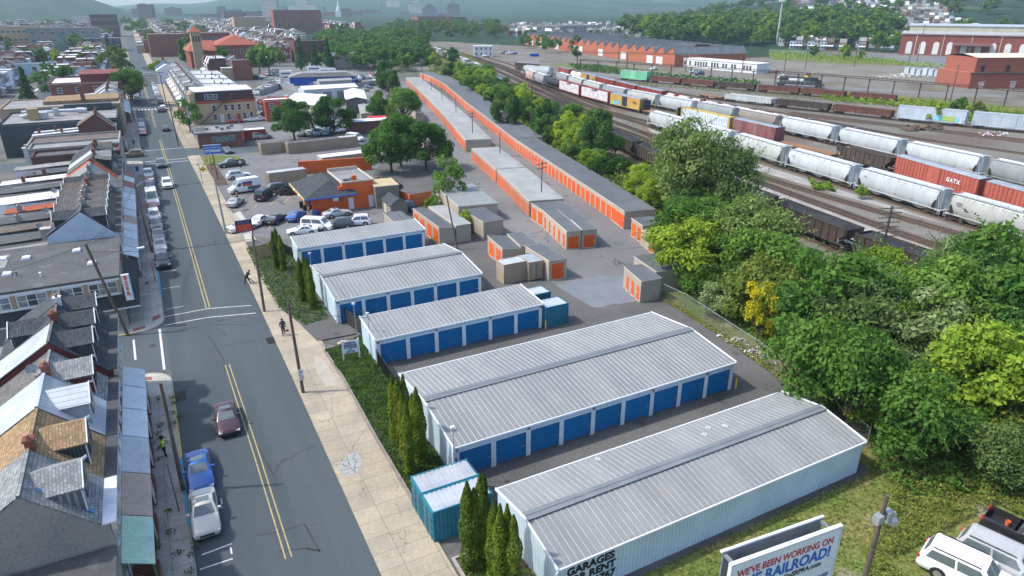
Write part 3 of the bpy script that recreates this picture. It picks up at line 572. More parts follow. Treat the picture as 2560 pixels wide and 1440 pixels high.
def rowhouse(x, y, w_, label, roof=M_sg, roofb=None, wall=M_br, dz=0, dorm='gable', dside=None, porch=M_pw, chim=M_br, det=2, s=1, back=False, gable=None, rear=M_flat2, rearw=None, ridge_x=-3.5, wing=8.5, wz=5.6, seed=0, grp='row houses on the left of the street', strip=M_flat, pside=None, cat='row house', dishm=None, name='row_house', extra=None):
    t = thing(name, label, cat, (x, y,0),0 if s > 0 else math.pi, grp)
    roofb = roofb or roof; gable = gable or wall; rearw = rearw or M_whw; dside = dside or roof
    ze = 6.5+dz; zr = 9.6+dz; zb = 7.0+dz; xb = -7.4; xe = -.35; rx = ridge_x; r = random.Random(seed+int(x*7)+int(y*13))
    b = MB(); b.q((0,0,0), (0, w_,0), (0, w_, ze), (0,0, ze)); b.q((xb, w_,0), (xb,0,0), (xb,0, zb), (xb, w_, zb))
    b.build('wall', wall, t)
    b = MB(); b.q((xb,0,0), (0,0,0), (0,0, ze), (xe,0, ze), (rx,0, zr), (xb,0, zb)); b.q((0, w_,0), (xb, w_,0), (xb, w_, zb), (rx, w_, zr), (xe, w_, ze), (0, w_, ze)); b.build('end_wall', gable, t)
    def slab(mb, x0, z0, x1, z1, y0=0, y1=None, th=.09):
        y1 = w_ if y1 is None else y1; mb.q((x0, y0, z0), (x0, y1, z0), (x1, y1, z1), (x1, y0, z1)) if x0 > x1 else mb.q((x1, y0, z1), (x1, y1, z1), (x0, y1, z0), (x0, y0, z0))
        for yy in (y0, y1): mb.q((x0, yy, z0), (x1, yy, z1), (x1, yy, z1-th), (x0, yy, z0-th))
        mb.q((x0, y0, z0), (x0, y1, z0), (x0, y1, z0-th), (x0, y0, z0-th))
    f = MB(); slab(f, xe, ze+.1, rx, zr+.1); ro = f.build('roof', roof, t)
    f = MB(); slab(f, xb-.25, zb+.1-.0, rx, zr+.1); f.build('back_roof', roofb, t)
    f = MB(); f.box(rx-.1,0, zr+.08, rx+.1, w_, zr+.15); f.build('ridge_cap', roofb if det < 2 else M_sm if roof is M_sd else roof, ro)
    c = MB(); c.box(-.4,.02, ze-.02,.34, w_-.02, ze+.07,1); c.box(.05,.02, ze-.45,.30, w_-.02, ze-.03,0)
    if det > 1:
        for i in range(int(w_/.45)): c.box(.04,.15+i*.45, ze-.75,.2,.25+i*.45, ze-.45,0)
    c.build('cornice', [M_trim if r.random() < .5 else M_creamw, strip], t)
    def dormer(sgn):
        if sgn > 0: fx, fz = -.95, ze+.1+(zr-ze)*(.95-.35)/(-.35-rx); k = (zr-ze)/(xe-rx); surf = lambda X: ze+.1+(xe-X)*k; inv = lambda Z: xe-(Z-ze-.1)/k
        else: fx = xb+.9; k = (zr-zb)/(rx-xb); surf = lambda X: zb+.1+(X-xb)*k; inv = lambda Z: xb+(Z-zb-.1)/k
        c0 = w_*.5; hw = min(1.45, w_*.335); et = zr-.75; rt = zr-.05; ex = inv(et); rx2 = inv(rt)
        d = MB()
        for yy in (c0-hw, c0+hw): d.q((fx, yy, surf(fx)-.2), (fx, yy, et), (ex, yy, et))
        d.q((fx, c0-hw, surf(fx)-.2), (fx, c0+hw, surf(fx)-.2), (fx, c0+hw, et), (fx, c0, rt-.1), (fx, c0-hw, et)); do = d.build('dormer', dside, t)
        rr = MB(); o = .16*sgn; hw2 = hw+.16; ez = et-.08
        rr.q((fx+o, c0, rt), (rx2, c0, rt), (ex-.15*sgn, c0-hw2, ez+.0), (fx+o, c0-hw2, ez)); rr.q((fx+o, c0, rt), (fx+o, c0+hw2, ez), (ex-.15*sgn, c0+hw2, ez), (rx2, c0, rt))
        rr.q((fx+o, c0, rt-.1), (fx+o, c0-hw2, ez-.1), (ex-.15*sgn, c0-hw2, ez-.1), (rx2, c0, rt-.1)); rr.q((fx+o, c0, rt-.1), (rx2, c0, rt-.1), (ex-.15*sgn, c0+hw2, ez-.1), (fx+o, c0+hw2, ez-.1)); rr.build('dormer_roof', roof if sgn > 0 else roofb, do)
        if det > 1:
            fr = MB(); fr.bar((fx+o, c0-hw2, ez), (fx+o, c0, rt),.06,.16); fr.bar((fx+o, c0+hw2, ez), (fx+o, c0, rt),.06,.16); fr.box(min(fx, fx+.05*sgn), c0-hw-.03, surf(fx)-.1, max(fx, fx+.05*sgn), c0-hw+.12, et); fr.build('barge_board', M_trim, do)
            p = MB(); p.box(min(fx, fx+.06*sgn), c0-.45, surf(fx)+.15, max(fx, fx+.06*sgn), c0+.45, et-.05); p.build('window', M_glass, do)
    if dorm == 'gable': dormer(1)
    if back: dormer(-1)
    if dorm == 'shed':
        d = MB(); fx = -1.0; k = (zr-ze)/(xe-rx); c0, hw = w_/2, w_*.36; et = zr-.7; ex = xe-(et+.5-ze-.1)/k
        for yy in (c0-hw, c0+hw): d.q((fx, yy, ze+.1+(xe-fx)*k-.2), (fx, yy, et), (ex, yy, et+.45))
        d.q((fx, c0-hw, ze+.4), (fx, c0+hw, ze+.4), (fx, c0+hw, et), (fx, c0-hw, et)); do = d.build('dormer', dside, t)
        q = MB(); q.q((fx+.2, c0-hw-.15, et), (fx+.2, c0+hw+.15, et), (ex, c0+hw+.15, et+.5), (ex, c0-hw-.15, et+.5)); q.q((fx+.2, c0-hw-.15, et-.1), (ex, c0-hw-.15, et+.4), (ex, c0+hw+.15, et+.4), (fx+.2, c0+hw+.15, et-.1)); q.build('dormer_roof', roof, do)
    if chim: chimney(t, rx+.1,.35, zr-.6, zr+.45+r.random()*.25, chim,.48, pots=1+(r.random() < .4))
    if porch:
        f = MB(); x1 = 1.62; f.q((.02,.03,3.62), (x1,.03,2.86), (x1, w_-.03,2.86), (.02, w_-.03,3.62)); f.q((.02,.03,3.56), (.02, w_-.03,3.56), (x1, w_-.03,2.80), (x1,.03,2.80))
        f.q((x1,.03,2.86), (x1,.03,2.72), (x1, w_-.03,2.72), (x1, w_-.03,2.86)); f.build('porch_roof', porch, t)
        p = MB()
        for yy in (.12, w_-.2): p.box(x1-.16, yy,.5, x1-.06, yy+.1,2.84)
        p.build('porch_post', pside or M_trim, t)
        p = MB(); p.box(x1-.28,.06,0, x1-.04, w_*.6,.95); p.box(.02,.06,0, x1-.28, w_-.06,.42); p.build('porch_wall', M_stone if r.random() < .5 else M_br, t)
    if det > 0:
        for yy in ((w_*.3, w_*.72) if w_ > 3 else (w_*.5,)):
            window(t,0, yy,4.3,.85,1.5, 'x',1)
        if porch:
            d = MB(); d.box(.003, w_*.68,.45,.05, w_*.68+.9,2.5); d.build('front_door', [plain('door_a', (.25,.05,.04)), M_trim, plain('door_g', (.05,.16,.09))][r.randrange(3)], t); window(t,0, w_*.33,.9,1.1,1.4, 'x',1)
        window(t, xb, w_*.5,5.0,.8,1.3, 'x',-1)
    if wing:
        f = MB(); f.box(xb-wing,.05,0, xb+.0, w_*.72, wz+dz*.5); f.build('rear_wing', rearw, t)
        f = MB(); q = wz+dz*.5; f.prism([(xb-wing-.2,-.02), (xb-.01,-.02), (xb-.01, w_*.72+.1), (xb-wing-.2, w_*.72+.1)], lambda a, c: q+.02+.04*(a+wing-xb), lambda a, c: q+.14+.04*(a+wing-xb)); ro2 = f.build('rear_roof', rear, t)
        f = MB(); w2 = 2.6; f.box(xb-wing-w2,.3,0, xb-wing-.02, w_*.65,3.0); f.box(xb-wing-w2-.2,.2,3.0, xb-wing-.02, w_*.65+.1,3.12); f.build('rear_porch', rearw if r.random() < .5 else rear, t)
        v = MB()
        for i in range(2): a = xb-1-r.random()*(wing-2); v.tube((a,.5+r.random()*(w_*.5), q), (a,.5+i*.7, q+.55),.06, n=6)
        v.build('vent_pipe', M_cap, t)
        if r.random() < .6: chimney(t, xb-wing*r.uniform(.3,.9),.5, q, q+1.0, chim or M_br,.5)
    if dishm: dish(t, dishm[0], dishm[1], dishm[2], dishm[3] if len(dishm) > 3 else .4)
    if extra: extra(t)
    return t
XF = -5.9
def tarp(t):
    b = MB()
    rr = random.Random(3); k = 3.1/3.15
    for i in range(16):
        a = -2.9+i*.14; y0 = 1.0-.02*i+rr.uniform(-.06,.06); z = lambda X: 6.62+(-.35-X)*k
        b.q((a, y0, z(a)+.06), (a+.18, y0+rr.uniform(-.08,.08), z(a+.18)+.1), (a+.18, y0+.22, z(a+.18)+.05), (a, y0+.2+rr.uniform(-.05,.1), z(a)+.12))
    b.build('blue_tarpaulin', plain('tarp', (.03,.22,.45)), t)
rowhouse(XF,36.6,4.5, 'nearest row house with grey shingles, blue tarpaulin scrap and pale green porch roof', M_sg, M_sg, M_stu,0, porch=M_pg, chim=None, gable=M_stu, strip=M_flatw, pside=plain('green_post', (.08,.2,.1)), extra=tarp, seed=1)
rowhouse(XF,41.13,4.75, 'brown shingled row house with a corrugated black sided dormer', M_sb, M_sb, M_creamw,0, dside=mat('black_corrugated', (.05,.06,.07), (.04,.05,.06),1,.6, pat={'t': 'seam', 'ax': 'x', 'w': .2, 'fr': .2, 'mc': (.14,.16,.18)}), porch=M_pb, chim=M_br, seed=2)
rowhouse(XF,45.91,4.75, 'row house with bare silver seamed metal roof and matching dormer', M_sw, M_sw, M_whw,.1, porch=M_ps, chim=None, seed=3)
rowhouse(XF,50.69,4.2, 'grey shingled row house with maroon sided dormer and satellite dish on the ridge', M_sg, M_sm, M_br,-.05, dside=M_maro, porch=M_pw, chim=M_br, seed=4, dishm=(-4.2,.9,9.2,.48))
rowhouse(XF,54.92,3.9, 'row house with white seamed back slope above a maroon party wall', M_sd, M_sw, M_br,.55, gable=M_maro, dside=M_sd, porch=M_pw, chim=None, seed=5)
rowhouse(XF,58.85,3.6, 'charcoal shingled row house, second from the side street corner', M_sd, M_sd, M_bt,.55, porch=M_pw, chim=M_br, seed=6, back=True)
rowhouse(XF,62.48,3.6, 'charcoal shingled corner house with a white chimney at the side street', M_sd, M_sd, M_creamw,.6, porch=None, chim=M_whw, seed=7)
t = thing('corner_shop', 'low dark flat roofed building below the gable at the bottom left edge', 'shop', (XF,29,0)); b = MB(); b.box(-12,0,0,0,7.4,5.0); b.build('wall', M_stu, t); b = MB(); b.box(-12.1,-.1,5.0,.1,7.3,5.15); b.build('roof', M_flat, t)
b = MB(); b.box(.1,0,2.6,1.0,7.0,2.8); b.build('canopy', plain('teal_canopy', (.05,.25,.3)), t)
# ---- the beer shop
t = thing('beer_shop', 'long two storey corner shop with dark flat roof, white skylights and a band of windows', 'shop', (-5.9,79.9,0))
b = MB(); b.box(-30,0,0,0,8.6,6.0); b.build('wall', M_stu, t)
b = MB(); b.box(-30,-.012,4.0,0,-.003,5.85); b.build('upper_siding', M_tanw, t)
b = MB(); b.prism([(-30.1,-.25), (.15,-.25), (.15,15.0), (-9,15.2), (-30.1,15.2)],6.0,6.16); b.build('roof', M_flat, t)
b = MB(); b.box(-30,8.6,0,0,14.8,5.98); b.build('rear_wing', M_br, t)
b = MB(); b.q((-30,-.02,4.0), (-30,-1.0,2.7), (.3,-1.0,2.7), (.3,-.02,4.0)); b.q((.3,-.02,4.0), (.3,-1.0,2.7), (1.4,-1.0,2.7), (.3,-.02,4.0)); b.q((.02,0,4.0), (.3,-1,2.7), (1.5,-1,2.7), (1.5,14,2.7), (.02,14,4.0)); b.q((-30,-1.0,2.69), (.3,-1,2.69), (.3,0,2.69), (-30,0,2.69)); b.build('awning', mat('black_awning', (.03,.035,.04), (.04,.045,.05),.5,.8, pat={'t': 'brick', 'ax': 'top', 'w': .3, 'h': .2, 'mo': .02, 'mc': (.015,.015,.02)}), t)
b = MB(); b.box(-30,-1.05,2.55,1.5,-1.0,2.7); b.build('awning_edge', M_trim, t)
for i in range(9):
    a = -1.6-i*3.2
    f = MB(); f.box(a-1.35,-.07,4.15, a+1.35,-.013,5.55)
    o = f.build('window', M_trim, t)
    for k in range(3):
        p = MB(); p.box(a-1.25+k*.87,-.085,4.25, a-1.25+k*.87+.77,-.071,4.82); p.box(a-1.25+k*.87,-.085,4.9, a-1.25+k*.87+.77,-.071,5.45); p.build('pane', M_glassb if (i+k) % 3 else M_glass, o)
b = MB(); b.box(-30,-.1,3.95,0,-.013,4.1); b.box(-30,-.1,5.6,0,-.013,5.85); b.build('window_trim', M_trim, t)
for px, py in ((230,659), (192,627), (66,646), (18,686), (8,648), (192,660)):
    X, Y = g(px, py,6.2); 
    if px == 192 and py == 660: continue
    b = MB(); b.box(X+5.9-.42, Y-79.9-.5,6.17, X+5.9+.42, Y-79.9+.5,6.3); o = b.build('skylight', M_trim, t); d = MB(); d.prism([(X+5.9-.36, Y-79.9-.44), (X+5.9+.36, Y-79.9-.44), (X+5.9+.36, Y-79.9+.44), (X+5.9-.36, Y-79.9+.44)],6.3,6.42); d.build('dome', plain('skylight_dome', (.75,.77,.8),.3), o)
b = MB(); X, Y = g(120,600,6.2); b.box(X+5.9-.6, Y-79.9,6.16, X+5.9+.6, Y-79.9+1.1,7.6); b.build('chimney', M_bg, t)
b = MB(); b.box(-15,8,6.165,-11,13,6.2); b.build('roof_patch', M_flat2, t)
for i, (a, y_) in enumerate(((-3,6), (-7.2,3), (-9.5,4.5), (-12,6.8), (-14.5,3.2))):
    b = MB(); b.tube((a, y_,6.15), (a, y_,6.6),.07, n=8); b.tube((a, y_,6.6), (a, y_,6.7),.14, n=8); b.build('roof_vent', M_trim if i % 2 else M_cap, t)
b = MB(); b.box(.02,.5,.1,.08,3.2,2.5); b.box(.02,4,.1,.08,6.8,2.5); b.build('shop_window', M_glass, t)
X, Y = -5.15,79.3
t = thing('beer_sign', 'tall white box sign with red BEER letters reading downwards on the corner shop', 'sign', (X, Y,.3)); t.scale = (.8,1,.92); b = MB(); b.box(-.55,-.18,3.3,.35,.14,6.5); b.build('sign_box', plain('sign_white', (.78,.78,.78)), t); b = MB(); b.box(.352,-.18,3.3,.42,.14,6.5); b.build('sign_edge', plain('sign_blue', (.1,.3,.5)), t)
M_redl = plain('red_letter', (.62,.05,.03))
for i, ch in enumerate('BEER'): text_mesh('lettering', ch,.70, M_redl, t, (-.1,-.19,5.90-i*.66), bold=.025)
b = MB(); b.tube((-.95,0,4.0), (-.55,0,4.0),.03); b.tube((-.95,0,6), (-.55,0,6),.03); b.build('bracket', M_cap, t)
# ---- second block of houses
blk = [(95.3,4.0, M_sd, M_sd, M_sidw, 'gable', 'pale blue gabled end house beside the dark flat roof of the beer shop'),
 (99.4,3.9, M_sm, M_sm, M_bt, 'gable', 'second house past the beer shop with black sided dormers'),
 (103.4,3.9, M_sm, M_sm, M_br, 'gable', 'third house past the beer shop with grey brown shingles'),
 (107.4,3.9, M_sm, M_sm, M_creamw, 'gable', 'fourth house past the beer shop with weathered roof'),
 (111.4,3.9, shingle('brown_grey_shingle', (.16,.13,.11), (.13,.11,.1)), None, M_br, 'gable', 'brown roofed house with a brick chimney, fifth past the beer shop'),
 (115.4,4.0, M_sd, M_sd, M_bt, 'gable', 'dark roofed house next to the tall grey gabled house'),
 (119.6,6.6, M_sg, M_sg, M_sidw, None, 'wide plain grey gabled house with pale blue end wall'),
 (126.4,4.4, M_so, M_so, M_whw, None, 'house with a bright orange shingled roof'),
 (131.0,4.3, M_sm, M_sm, M_br, 'shed', 'house with grey roof just beyond the orange roof'),
 (135.5,4.3, M_sg, M_sw, M_br, 'gable', 'grey roofed house, second beyond the orange roof'),
 (140.0,4.3, M_sd, M_sd, M_bt, 'shed', 'dark roofed house, third beyond the orange roof'),
 (144.5,4.4, M_sm, M_sd, M_brd, 'gable', 'house with brown grey roof, fourth beyond the orange roof')]
for i, (y, w_, a, b2, wl, dm, lb) in enumerate(blk):
    rowhouse(XF+.0, y, w_-.04, lb, a, b2 or a, wl, (.2 if i == 6 else -.1 if i == 7 else .0), dm, gable=wl, dside=mat('black_sidings', (.045,.05,.055), (.035,.04,.045),2,.8), porch=[M_pw, M_ps, M_pw, M_pw, M_pb, M_ps, M_pw, M_pw, M_ps, M_pr, M_pw, M_pr][i], chim=[None, M_bg, M_bg, M_bg, M_br, M_bg, M_bg, M_br, None, M_br, M_br, M_br][i], back=i < 6, rear=[M_flat2, M_flat, M_flatb, M_flat, M_flat, M_so, M_flatw, M_flat, M_flat2, M_flatw, M_flat, M_flat2][i], rearw=[M_whw, M_creamw, M_whw, M_creamw, M_whw, M_whw, M_whw, M_creamw, M_brd, M_creamw, M_br, M_whw][i], wing=7+(i*37 % 5), wz=5.2+(i*13 % 4)*.25, seed=20+i, dishm=(-8.6,1.5,6.4,.5) if i in (1,3,6) else None, det=2 if i < 7 else 1)
def flatblock(x0, x1, y0, y1, h, label, wall, roof, name='brick_building', cat='building', par=.35, win=None, group=None, stories=2, rz=0, extra=None):
    t = thing(name, label, cat, (x0, y0,0), rz, group); W, D = x1-x0, y1-y0
    b = MB(); b.box(0,0,0, W, D, h); b.build('wall', wall, t)
    b = MB(); b.box(-.08,-.08, h, W+.08, D+.08, h+.12,0)
    for a in ((-.08,-.08, W+.08,.18), (-.08, D-.18, W+.08, D+.08), (-.08,.18,.18, D-.18), (W-.18,.18, W+.08, D-.18)): b.box(a[0], a[1], h+.12, a[2], a[3], h+.12+par,1)
    b.build('roof', [roof, wall], t)
    if win:
        for side in win:
            n, ww, wh = win[side]; L_ = W if side in 'SN' else D
            for fl in range(stories):
                for i in range(n):
                    c = (i+.5)*L_/n; z = h*(fl+.32)/stories
                    if side == 'S': window(t, c,0, z, ww, wh, 'y',-1)
                    elif side == 'E': window(t, W, c, z, ww, wh, 'x',1)
                    elif side == 'W': window(t,0, c, z, ww, wh, 'x',-1)
                    else: window(t, c, D, z, ww, wh, 'y',1)
    if extra: extra(t, W, D, h)
    return t
flatblock(-20,-5.9,149,155,7.0, 'flat roofed brick building with a red awning at the corner of the block', M_brd, M_flat, win={'E': (2,1,1.5), 'S': (3,1,1.4)})
flatblock(-21,-5.9,155.2,162,7.4, 'low flat roofed building with many roof hatches before the crossing', M_bg, M_flat2, win={'E': (2,1,1.5)})
flatblock(-22,-5.9,162.2,173,7.0, 'grey membrane roofed corner building at the crossing', M_stu, M_flatb, win={'E': (3,1,1.5), 'S': (3,1,1.4)})
for i, (a, c, e, f, h, w_, r_) in enumerate(((-36,-24,100,108,3.2, M_whw, M_flat2), (-38,-26,112,120,3, M_creamw, M_flat), (-40,-27,124,134,5.5, M_brd, M_flat), (-42,-30,138,150,5.8, M_whw, M_flatw), (-44,-30,155,165,5.5, M_bg, M_flat2))):
    flatblock(a, c, e, f, h, ['nearest', 'second', 'third', 'fourth', 'farthest'][i]+' of the flat roofed sheds at the left edge behind the row houses', w_, r_, 'rear_shed', 'shed', group='sheds behind the row houses')
def hvac(t, W, D, h):
    for k, (x, y, a, c, e) in enumerate(((.15,.5,2.2,1.8,1.6), (.3,.35,2.0,2.0,1.5), (.42,.55,1.2,1.2,1.8), (.62,.7,1.6,1.4,1.2))):
        b = MB(); b.box(x*W, y*D, h+.2, x*W+a, y*D+c, h+.2+e); b.build('air_handler', plain('galvanised', (.5,.53,.56),.45,.4), t)
    b = MB(); b.path([(W*.2, D*.55, h+1.2), (W*.45, D*.62, h+1.2), (W*.72, D*.62, h+1.2)],.38,10); b.path([(W*.15, D*.4, h+.9), (W*.3, D*.42, h+1.6)],.4,10); b.build('duct', plain('duct', (.62,.65,.68),.4,.5), t)
    b = MB(); b.box(W*.22, D*.3, h+.2, W*.22+2.2, D*.3+1.6, h+2.8); b.build('roof_shed', M_tanw, t)
    b = MB(); b.box(W*.5, D*.86, h+.2, W*.95, D*.98, h+1.9); b.build('raised_parapet', plain('dark_cladding', (.04,.05,.06)), t)
M_darkw = brick('charcoal_block', (.045,.055,.065), (.035,.045,.055))
flatblock(-30.5,-6.6,193,214.5,7.2, 'charcoal walled commercial block with ducts and air handlers on its pale roof', M_darkw, M_flat2, 'commercial_block', extra=hvac)
for i in range(3):
    rowhouse(-7.2,186.3+i*2.2,2.15, [ 'slim brick end house with orange brown front roof beside the charcoal block', 'slim dark roofed house beside the charcoal block', 'slim pale scalloped roofed house beside the charcoal block'][i], [M_sb, M_sd, M_sg][i], wall=[M_brd, M_br, M_bg][i], dorm=None, porch=M_pr, chim=M_br, wing=9, det=1, seed=60+i, rear=[M_flatw, M_flat, M_flatw][i])
def tanx(t, W, D, h):
    b = MB(); b.prism([(9,7), (W-.2,7), (W-.2, D-.2), (9, D-.2)], h+.2, lambda x, y: h+3.2-abs(y-(7+D)/2)*.33); b.build('hip_roof', M_sb, t)
    chimney(t, W*.68,7.2, h, h+4.5, M_br,1.0)
flatblock(-33,-6.0,215.6,236,8.0, 'tan brick hall with a brown shingled pitched roof and tall chimney', M_bt, M_flat2, 'brick_hall', 'hall', extra=tanx, win={'S': (5,1.4,1.4)})
k = 0
for i in range(7):
    rowhouse(-5.9,237+i*4.4,4.3, 'pale roofed house, %s past the brown roofed hall on the left' % nth(i), [M_sg, M_sw, M_sd][i % 3], wall=[M_whw, M_br, M_creamw][i % 3], dorm=['gable', 'shed', None][i % 3], chim=M_br, wing=11, det=1, rear=[M_flatw, M_flat2, M_flatw][i % 3], rearw=[M_whw, M_whw, M_br][i % 3], seed=80+i, porch=M_pw)
def winx(t, W, D, h):
    b = MB(); b.box(W-12,2, h+.2, W-.5, D-2, h+2.6); b.box(W-12.5,1.5, h+2.6, W, D-1.5, h+2.8); b.build('penthouse', M_maro, t)
flatblock(-27,-5.9,278,300,8.3, 'wine red long building with a white roof beyond the second crossing', M_br, M_flatw, 'brick_building', extra=winx, win={'S': (4,1.2,1.6)})
# ---- right side of the street
R1 = dict(s=-1, grp='row houses on the right of the street')
for i in range(19):
    y = 246.5+i*4.9
    rowhouse(11.4, y+4.85,4.8, 'white porched row house, %s past the mansard roofed block on the right' % nth(i), [M_sg, M_sm, M_sw, M_sg, M_flat2][i % 5], wall=[M_whw, M_creamw, M_br][i % 3], dorm='shed' if i % 3 else 'gable', chim=M_br if i % 2 else M_bg, wing=12, wz=5.8, det=1 if i < 6 else 0, rear=[M_flatw, M_flatw, M_flat2, M_flatw][i % 4], rearw=[M_whw, M_br, M_creamw][i % 3], seed=120+i, porch=[M_ps, M_pw, M_flat2][i % 3], **R1)
t = thing('mansard_building', 'tan brick block with dark mansard roof, red trim and a diagonal fire escape', 'building', (12.4,224.5,0))
W, D, h = 17.4,14,6.2
M_mtan = mat('mansard_tan', (.48,.35,.22), (.42,.31,.2),.5,.85,0,.06,4)
b = MB(); b.box(0,0,0, W, D, h); b.build('wall', M_mtan, t)
b = MB(); b.box(-.25,-.25, h, W+.25, D+.2, h+.35); b.box(-.1,-.05, h-.35, W+.1,-.003, h-.1); b.build('red_cornice', plain('red_trim', (.42,.07,.03)), t)
b = MB(); z0, z1 = h+.35, h+2.9
b.q((0,0, z0), (W,0, z0), (W-.5,.6, z1), (.5,.6, z1)); b.q((0, D, z0), (.5, D-.6, z1), (W-.5, D-.6, z1), (W, D, z0)); b.q((0,0, z0), (.5,.6, z1), (.5, D-.6, z1), (0, D, z0)); b.q((W,0, z0), (W, D, z0), (W-.5, D-.6, z1), (W-.5,.6, z1)); b.build('mansard', mat('slate', (.04,.045,.055), (.03,.035,.04),1,.8, pat={'t': 'seam', 'ax': 'z2', 'w': .8, 'fr': .12, 'mc': (.3,.07,.04)}), t)
b = MB(); b.box(.3,.4, z1, W-.3, D-.4, z1+.25); b.build('roof', M_flatw, t)
for c in (3.9,5.2,6.4,10.6,14.8):
    window(t, c,.05, z0+.5,.8,1.3, 'y',-1, frame=plain('red_trim', (.42,.07,.03)) if c > 8 else M_trim)
for c in (5.5,8.8,10.7,12.6,15.2): window(t, c,0, h-2.6,.9,1.6, 'y',-1)
for c in (5.5,9.3,13.8,15.8): window(t, c,0,1.0,.9,1.6, 'y',-1)
for c, m_ in ((7.4, M_trim), (12.1, plain('red_door', (.45,.06,.03)))):
    b = MB(); b.box(c-.5,-.05,.1, c+.5,-.003,2.5); b.build('door', m_, t)
b = MB(); b.bar((1.2,-.5,.1), (9.0,-.5, h+.4),.5,.12); b.bar((1.2,-.7,1.0), (9.0,-.7, h+1.4),.05,.05); b.box(7.8,-.9, h-.1,10.8,-.05, h+.02); b.build('fire_escape', plain('iron_black', (.02,.02,.02)), t)
b = MB(); b.lathe((-.1,.2,0), [(1.0,0), (1.0, h+2.4), (1.25, h+2.5), (.9, h+3.1), (0, h+3.9)],8); b.build('corner_turret', M_mtan, t)
t = thing('diner', 'single storey brick diner with flat grey roof and long front window', 'diner', (9.9,184.2,0), R(-3)); b = MB(); b.box(0,0,0,10.4,8.5,3.6); b.build('wall', M_br, t)
b = MB(); b.box(-.6,-.6,3.6,10.8,9,3.95); b.build('roof', M_flat2, t); b = MB(); b.box(3.0,-.06,1.3,8.6,-.003,3.0); b.build('window', M_glassb, t)
for x, y in ((2,3), (4.5,5), (7,3), (8,6), (5.5,2)): b = MB(); b.box(x, y,3.95, x+.8, y+.7,4.6); b.build('roof_unit', M_cap, t)
b = MB(); b.box(-.4,-.2,4.2,2.0,0,5.3); b.build('roof_sign', M_creamw, t)
# ================================================================ tyre shop and the yards around it
M_shop = mat('orange_stucco', (.68,.135,.028), (.60,.115,.025),.5,.85,0,.08,6, pat={'t': 'brick', 'ax': 'wall', 'w': .8, 'h': .3, 'mo': .012, 'mc': (.5,.09,.02), 'v': .08})
M_gan = mat('gantry_rust', (.06,.035,.028), (.045,.03,.025),1,.85); M_blu2 = mat('bright_blue_wall', (.015,.10,.42), (.013,.085,.36),.5,.8,0,.06,4)
t = thing('tyre_shop', 'orange tyre shop with charcoal hipped canopy roof and blue fascia', 'shop', (21.6,114.5,0))
b = MB(); b.box(.5,0,0,6.0,11,2.9); b.box(5.7,-.02,0,11.2,9.8,4.7); b.box(5.0,-.05,3.6,7.4,.4,4.2); b.build('wall', M_shop, t)
b = MB(); b.box(5.8,.1,4.69,11.1,9.7,4.74); b.build('flat_roof', M_flat2, t)
b = MB(); b.box(5.6,-.12,4.7,11.3,.08,4.95); b.box(11.1,.08,4.7,11.3,9.9,4.95); b.box(5.6,9.7,4.7,11.1,9.9,5.3); b.box(5.6,.08,4.7,5.8,9.7,4.95); b.build('parapet_cap', M_creamw, t)
b = MB()
A, B_, C_, D_ = (-1.0,-1.1,2.95), (8.0,-1.1,2.95), (6.0,11.6,2.95), (-1.0,11.6,2.95); rdg = (4.2,2.6,5.0); rdg2 = (4.2,9.0,5.0)
b.q(A, B_, (7.6,.0,3.6), rdg); b.q(A, rdg, rdg2, D_); b.q(D_, rdg2, C_); b.q(rdg, (5.7,2.6,4.6), (5.7,9,4.6), rdg2); b.q(rdg, (7.6,0,3.6), (5.7,.4,4.2), (5.7,2.6,4.6)); b.q(A, D_, C_, B_); b.build('canopy_roof', M_sd, t)
b = MB(); b.bar((-1,-1.12,2.85), (8,-1.12,2.85),.1,.25); b.build('blue_fascia', plain('fascia_blue', (.02,.12,.42)), t)
b = MB(); b.bar((-1.05,-1.1,2.82), (-1.05,11.6,2.82),.08,.5); o = b.build('banner_fascia', plain('banner_yellow', (.70,.55,.12)), t)
for i in range(8): b = MB(); b.box(-1.12,-.6+i*1.5,2.66,-1.095,.4+i*1.5,2.98); b.build('banner_panel', plain(['bp_r', 'bp_b', 'bp_w'][i % 3], [(.5,.08,.04), (.1,.2,.5), (.7,.7,.7)][i % 3]), o)
for x in (7.0,10.6): b = MB(); b.box(x-.45,-.10,.05, x+.45,-.025,2.1); d = b.build('door', M_trim, t); b = MB(); b.box(x+.3,-.14,1.0, x+.38,-.10,1.1); b.build('handle', M_cap, d)
b = MB(); b.box(3.9,-.35,1.9,4.8,-.02,2.6); b.build('air_conditioner', M_trim, t); b = MB(); b.box(5.1,-.06,1.6,5.8,-.02,2.3); b.build('wall_vent', plain('rustred', (.35,.08,.03)), t)
for x, y in ((8.0,1.2), (8.4,1.3)): b = MB(); b.box(x-.2, y-.25,4.7, x+.2, y+.25,5.6); b.build('roof_stack', M_shop, t)
b = MB(); b.box(6.4,1.2,4.45,7.3,1.9,5.0); b.build('roof_unit', plain('dark_unit', (.06,.06,.07)), t); b = MB(); b.lathe((7.6,1.4,4.45), [(.15,0), (.15,.5), (.25,.55), (.2,.8), (0,.85)],10); b.build('turbine_vent', M_cap, t)
for y in (1.5,4.5,7.5): b = MB(); b.box(.44, y,.1,.5, y+2.2,2.5); b.build('workshop_opening', plain('dark_opening', (.015,.015,.018)), t)
M_tyre = plain('tyre_rubber', (.018,.018,.02),.85)
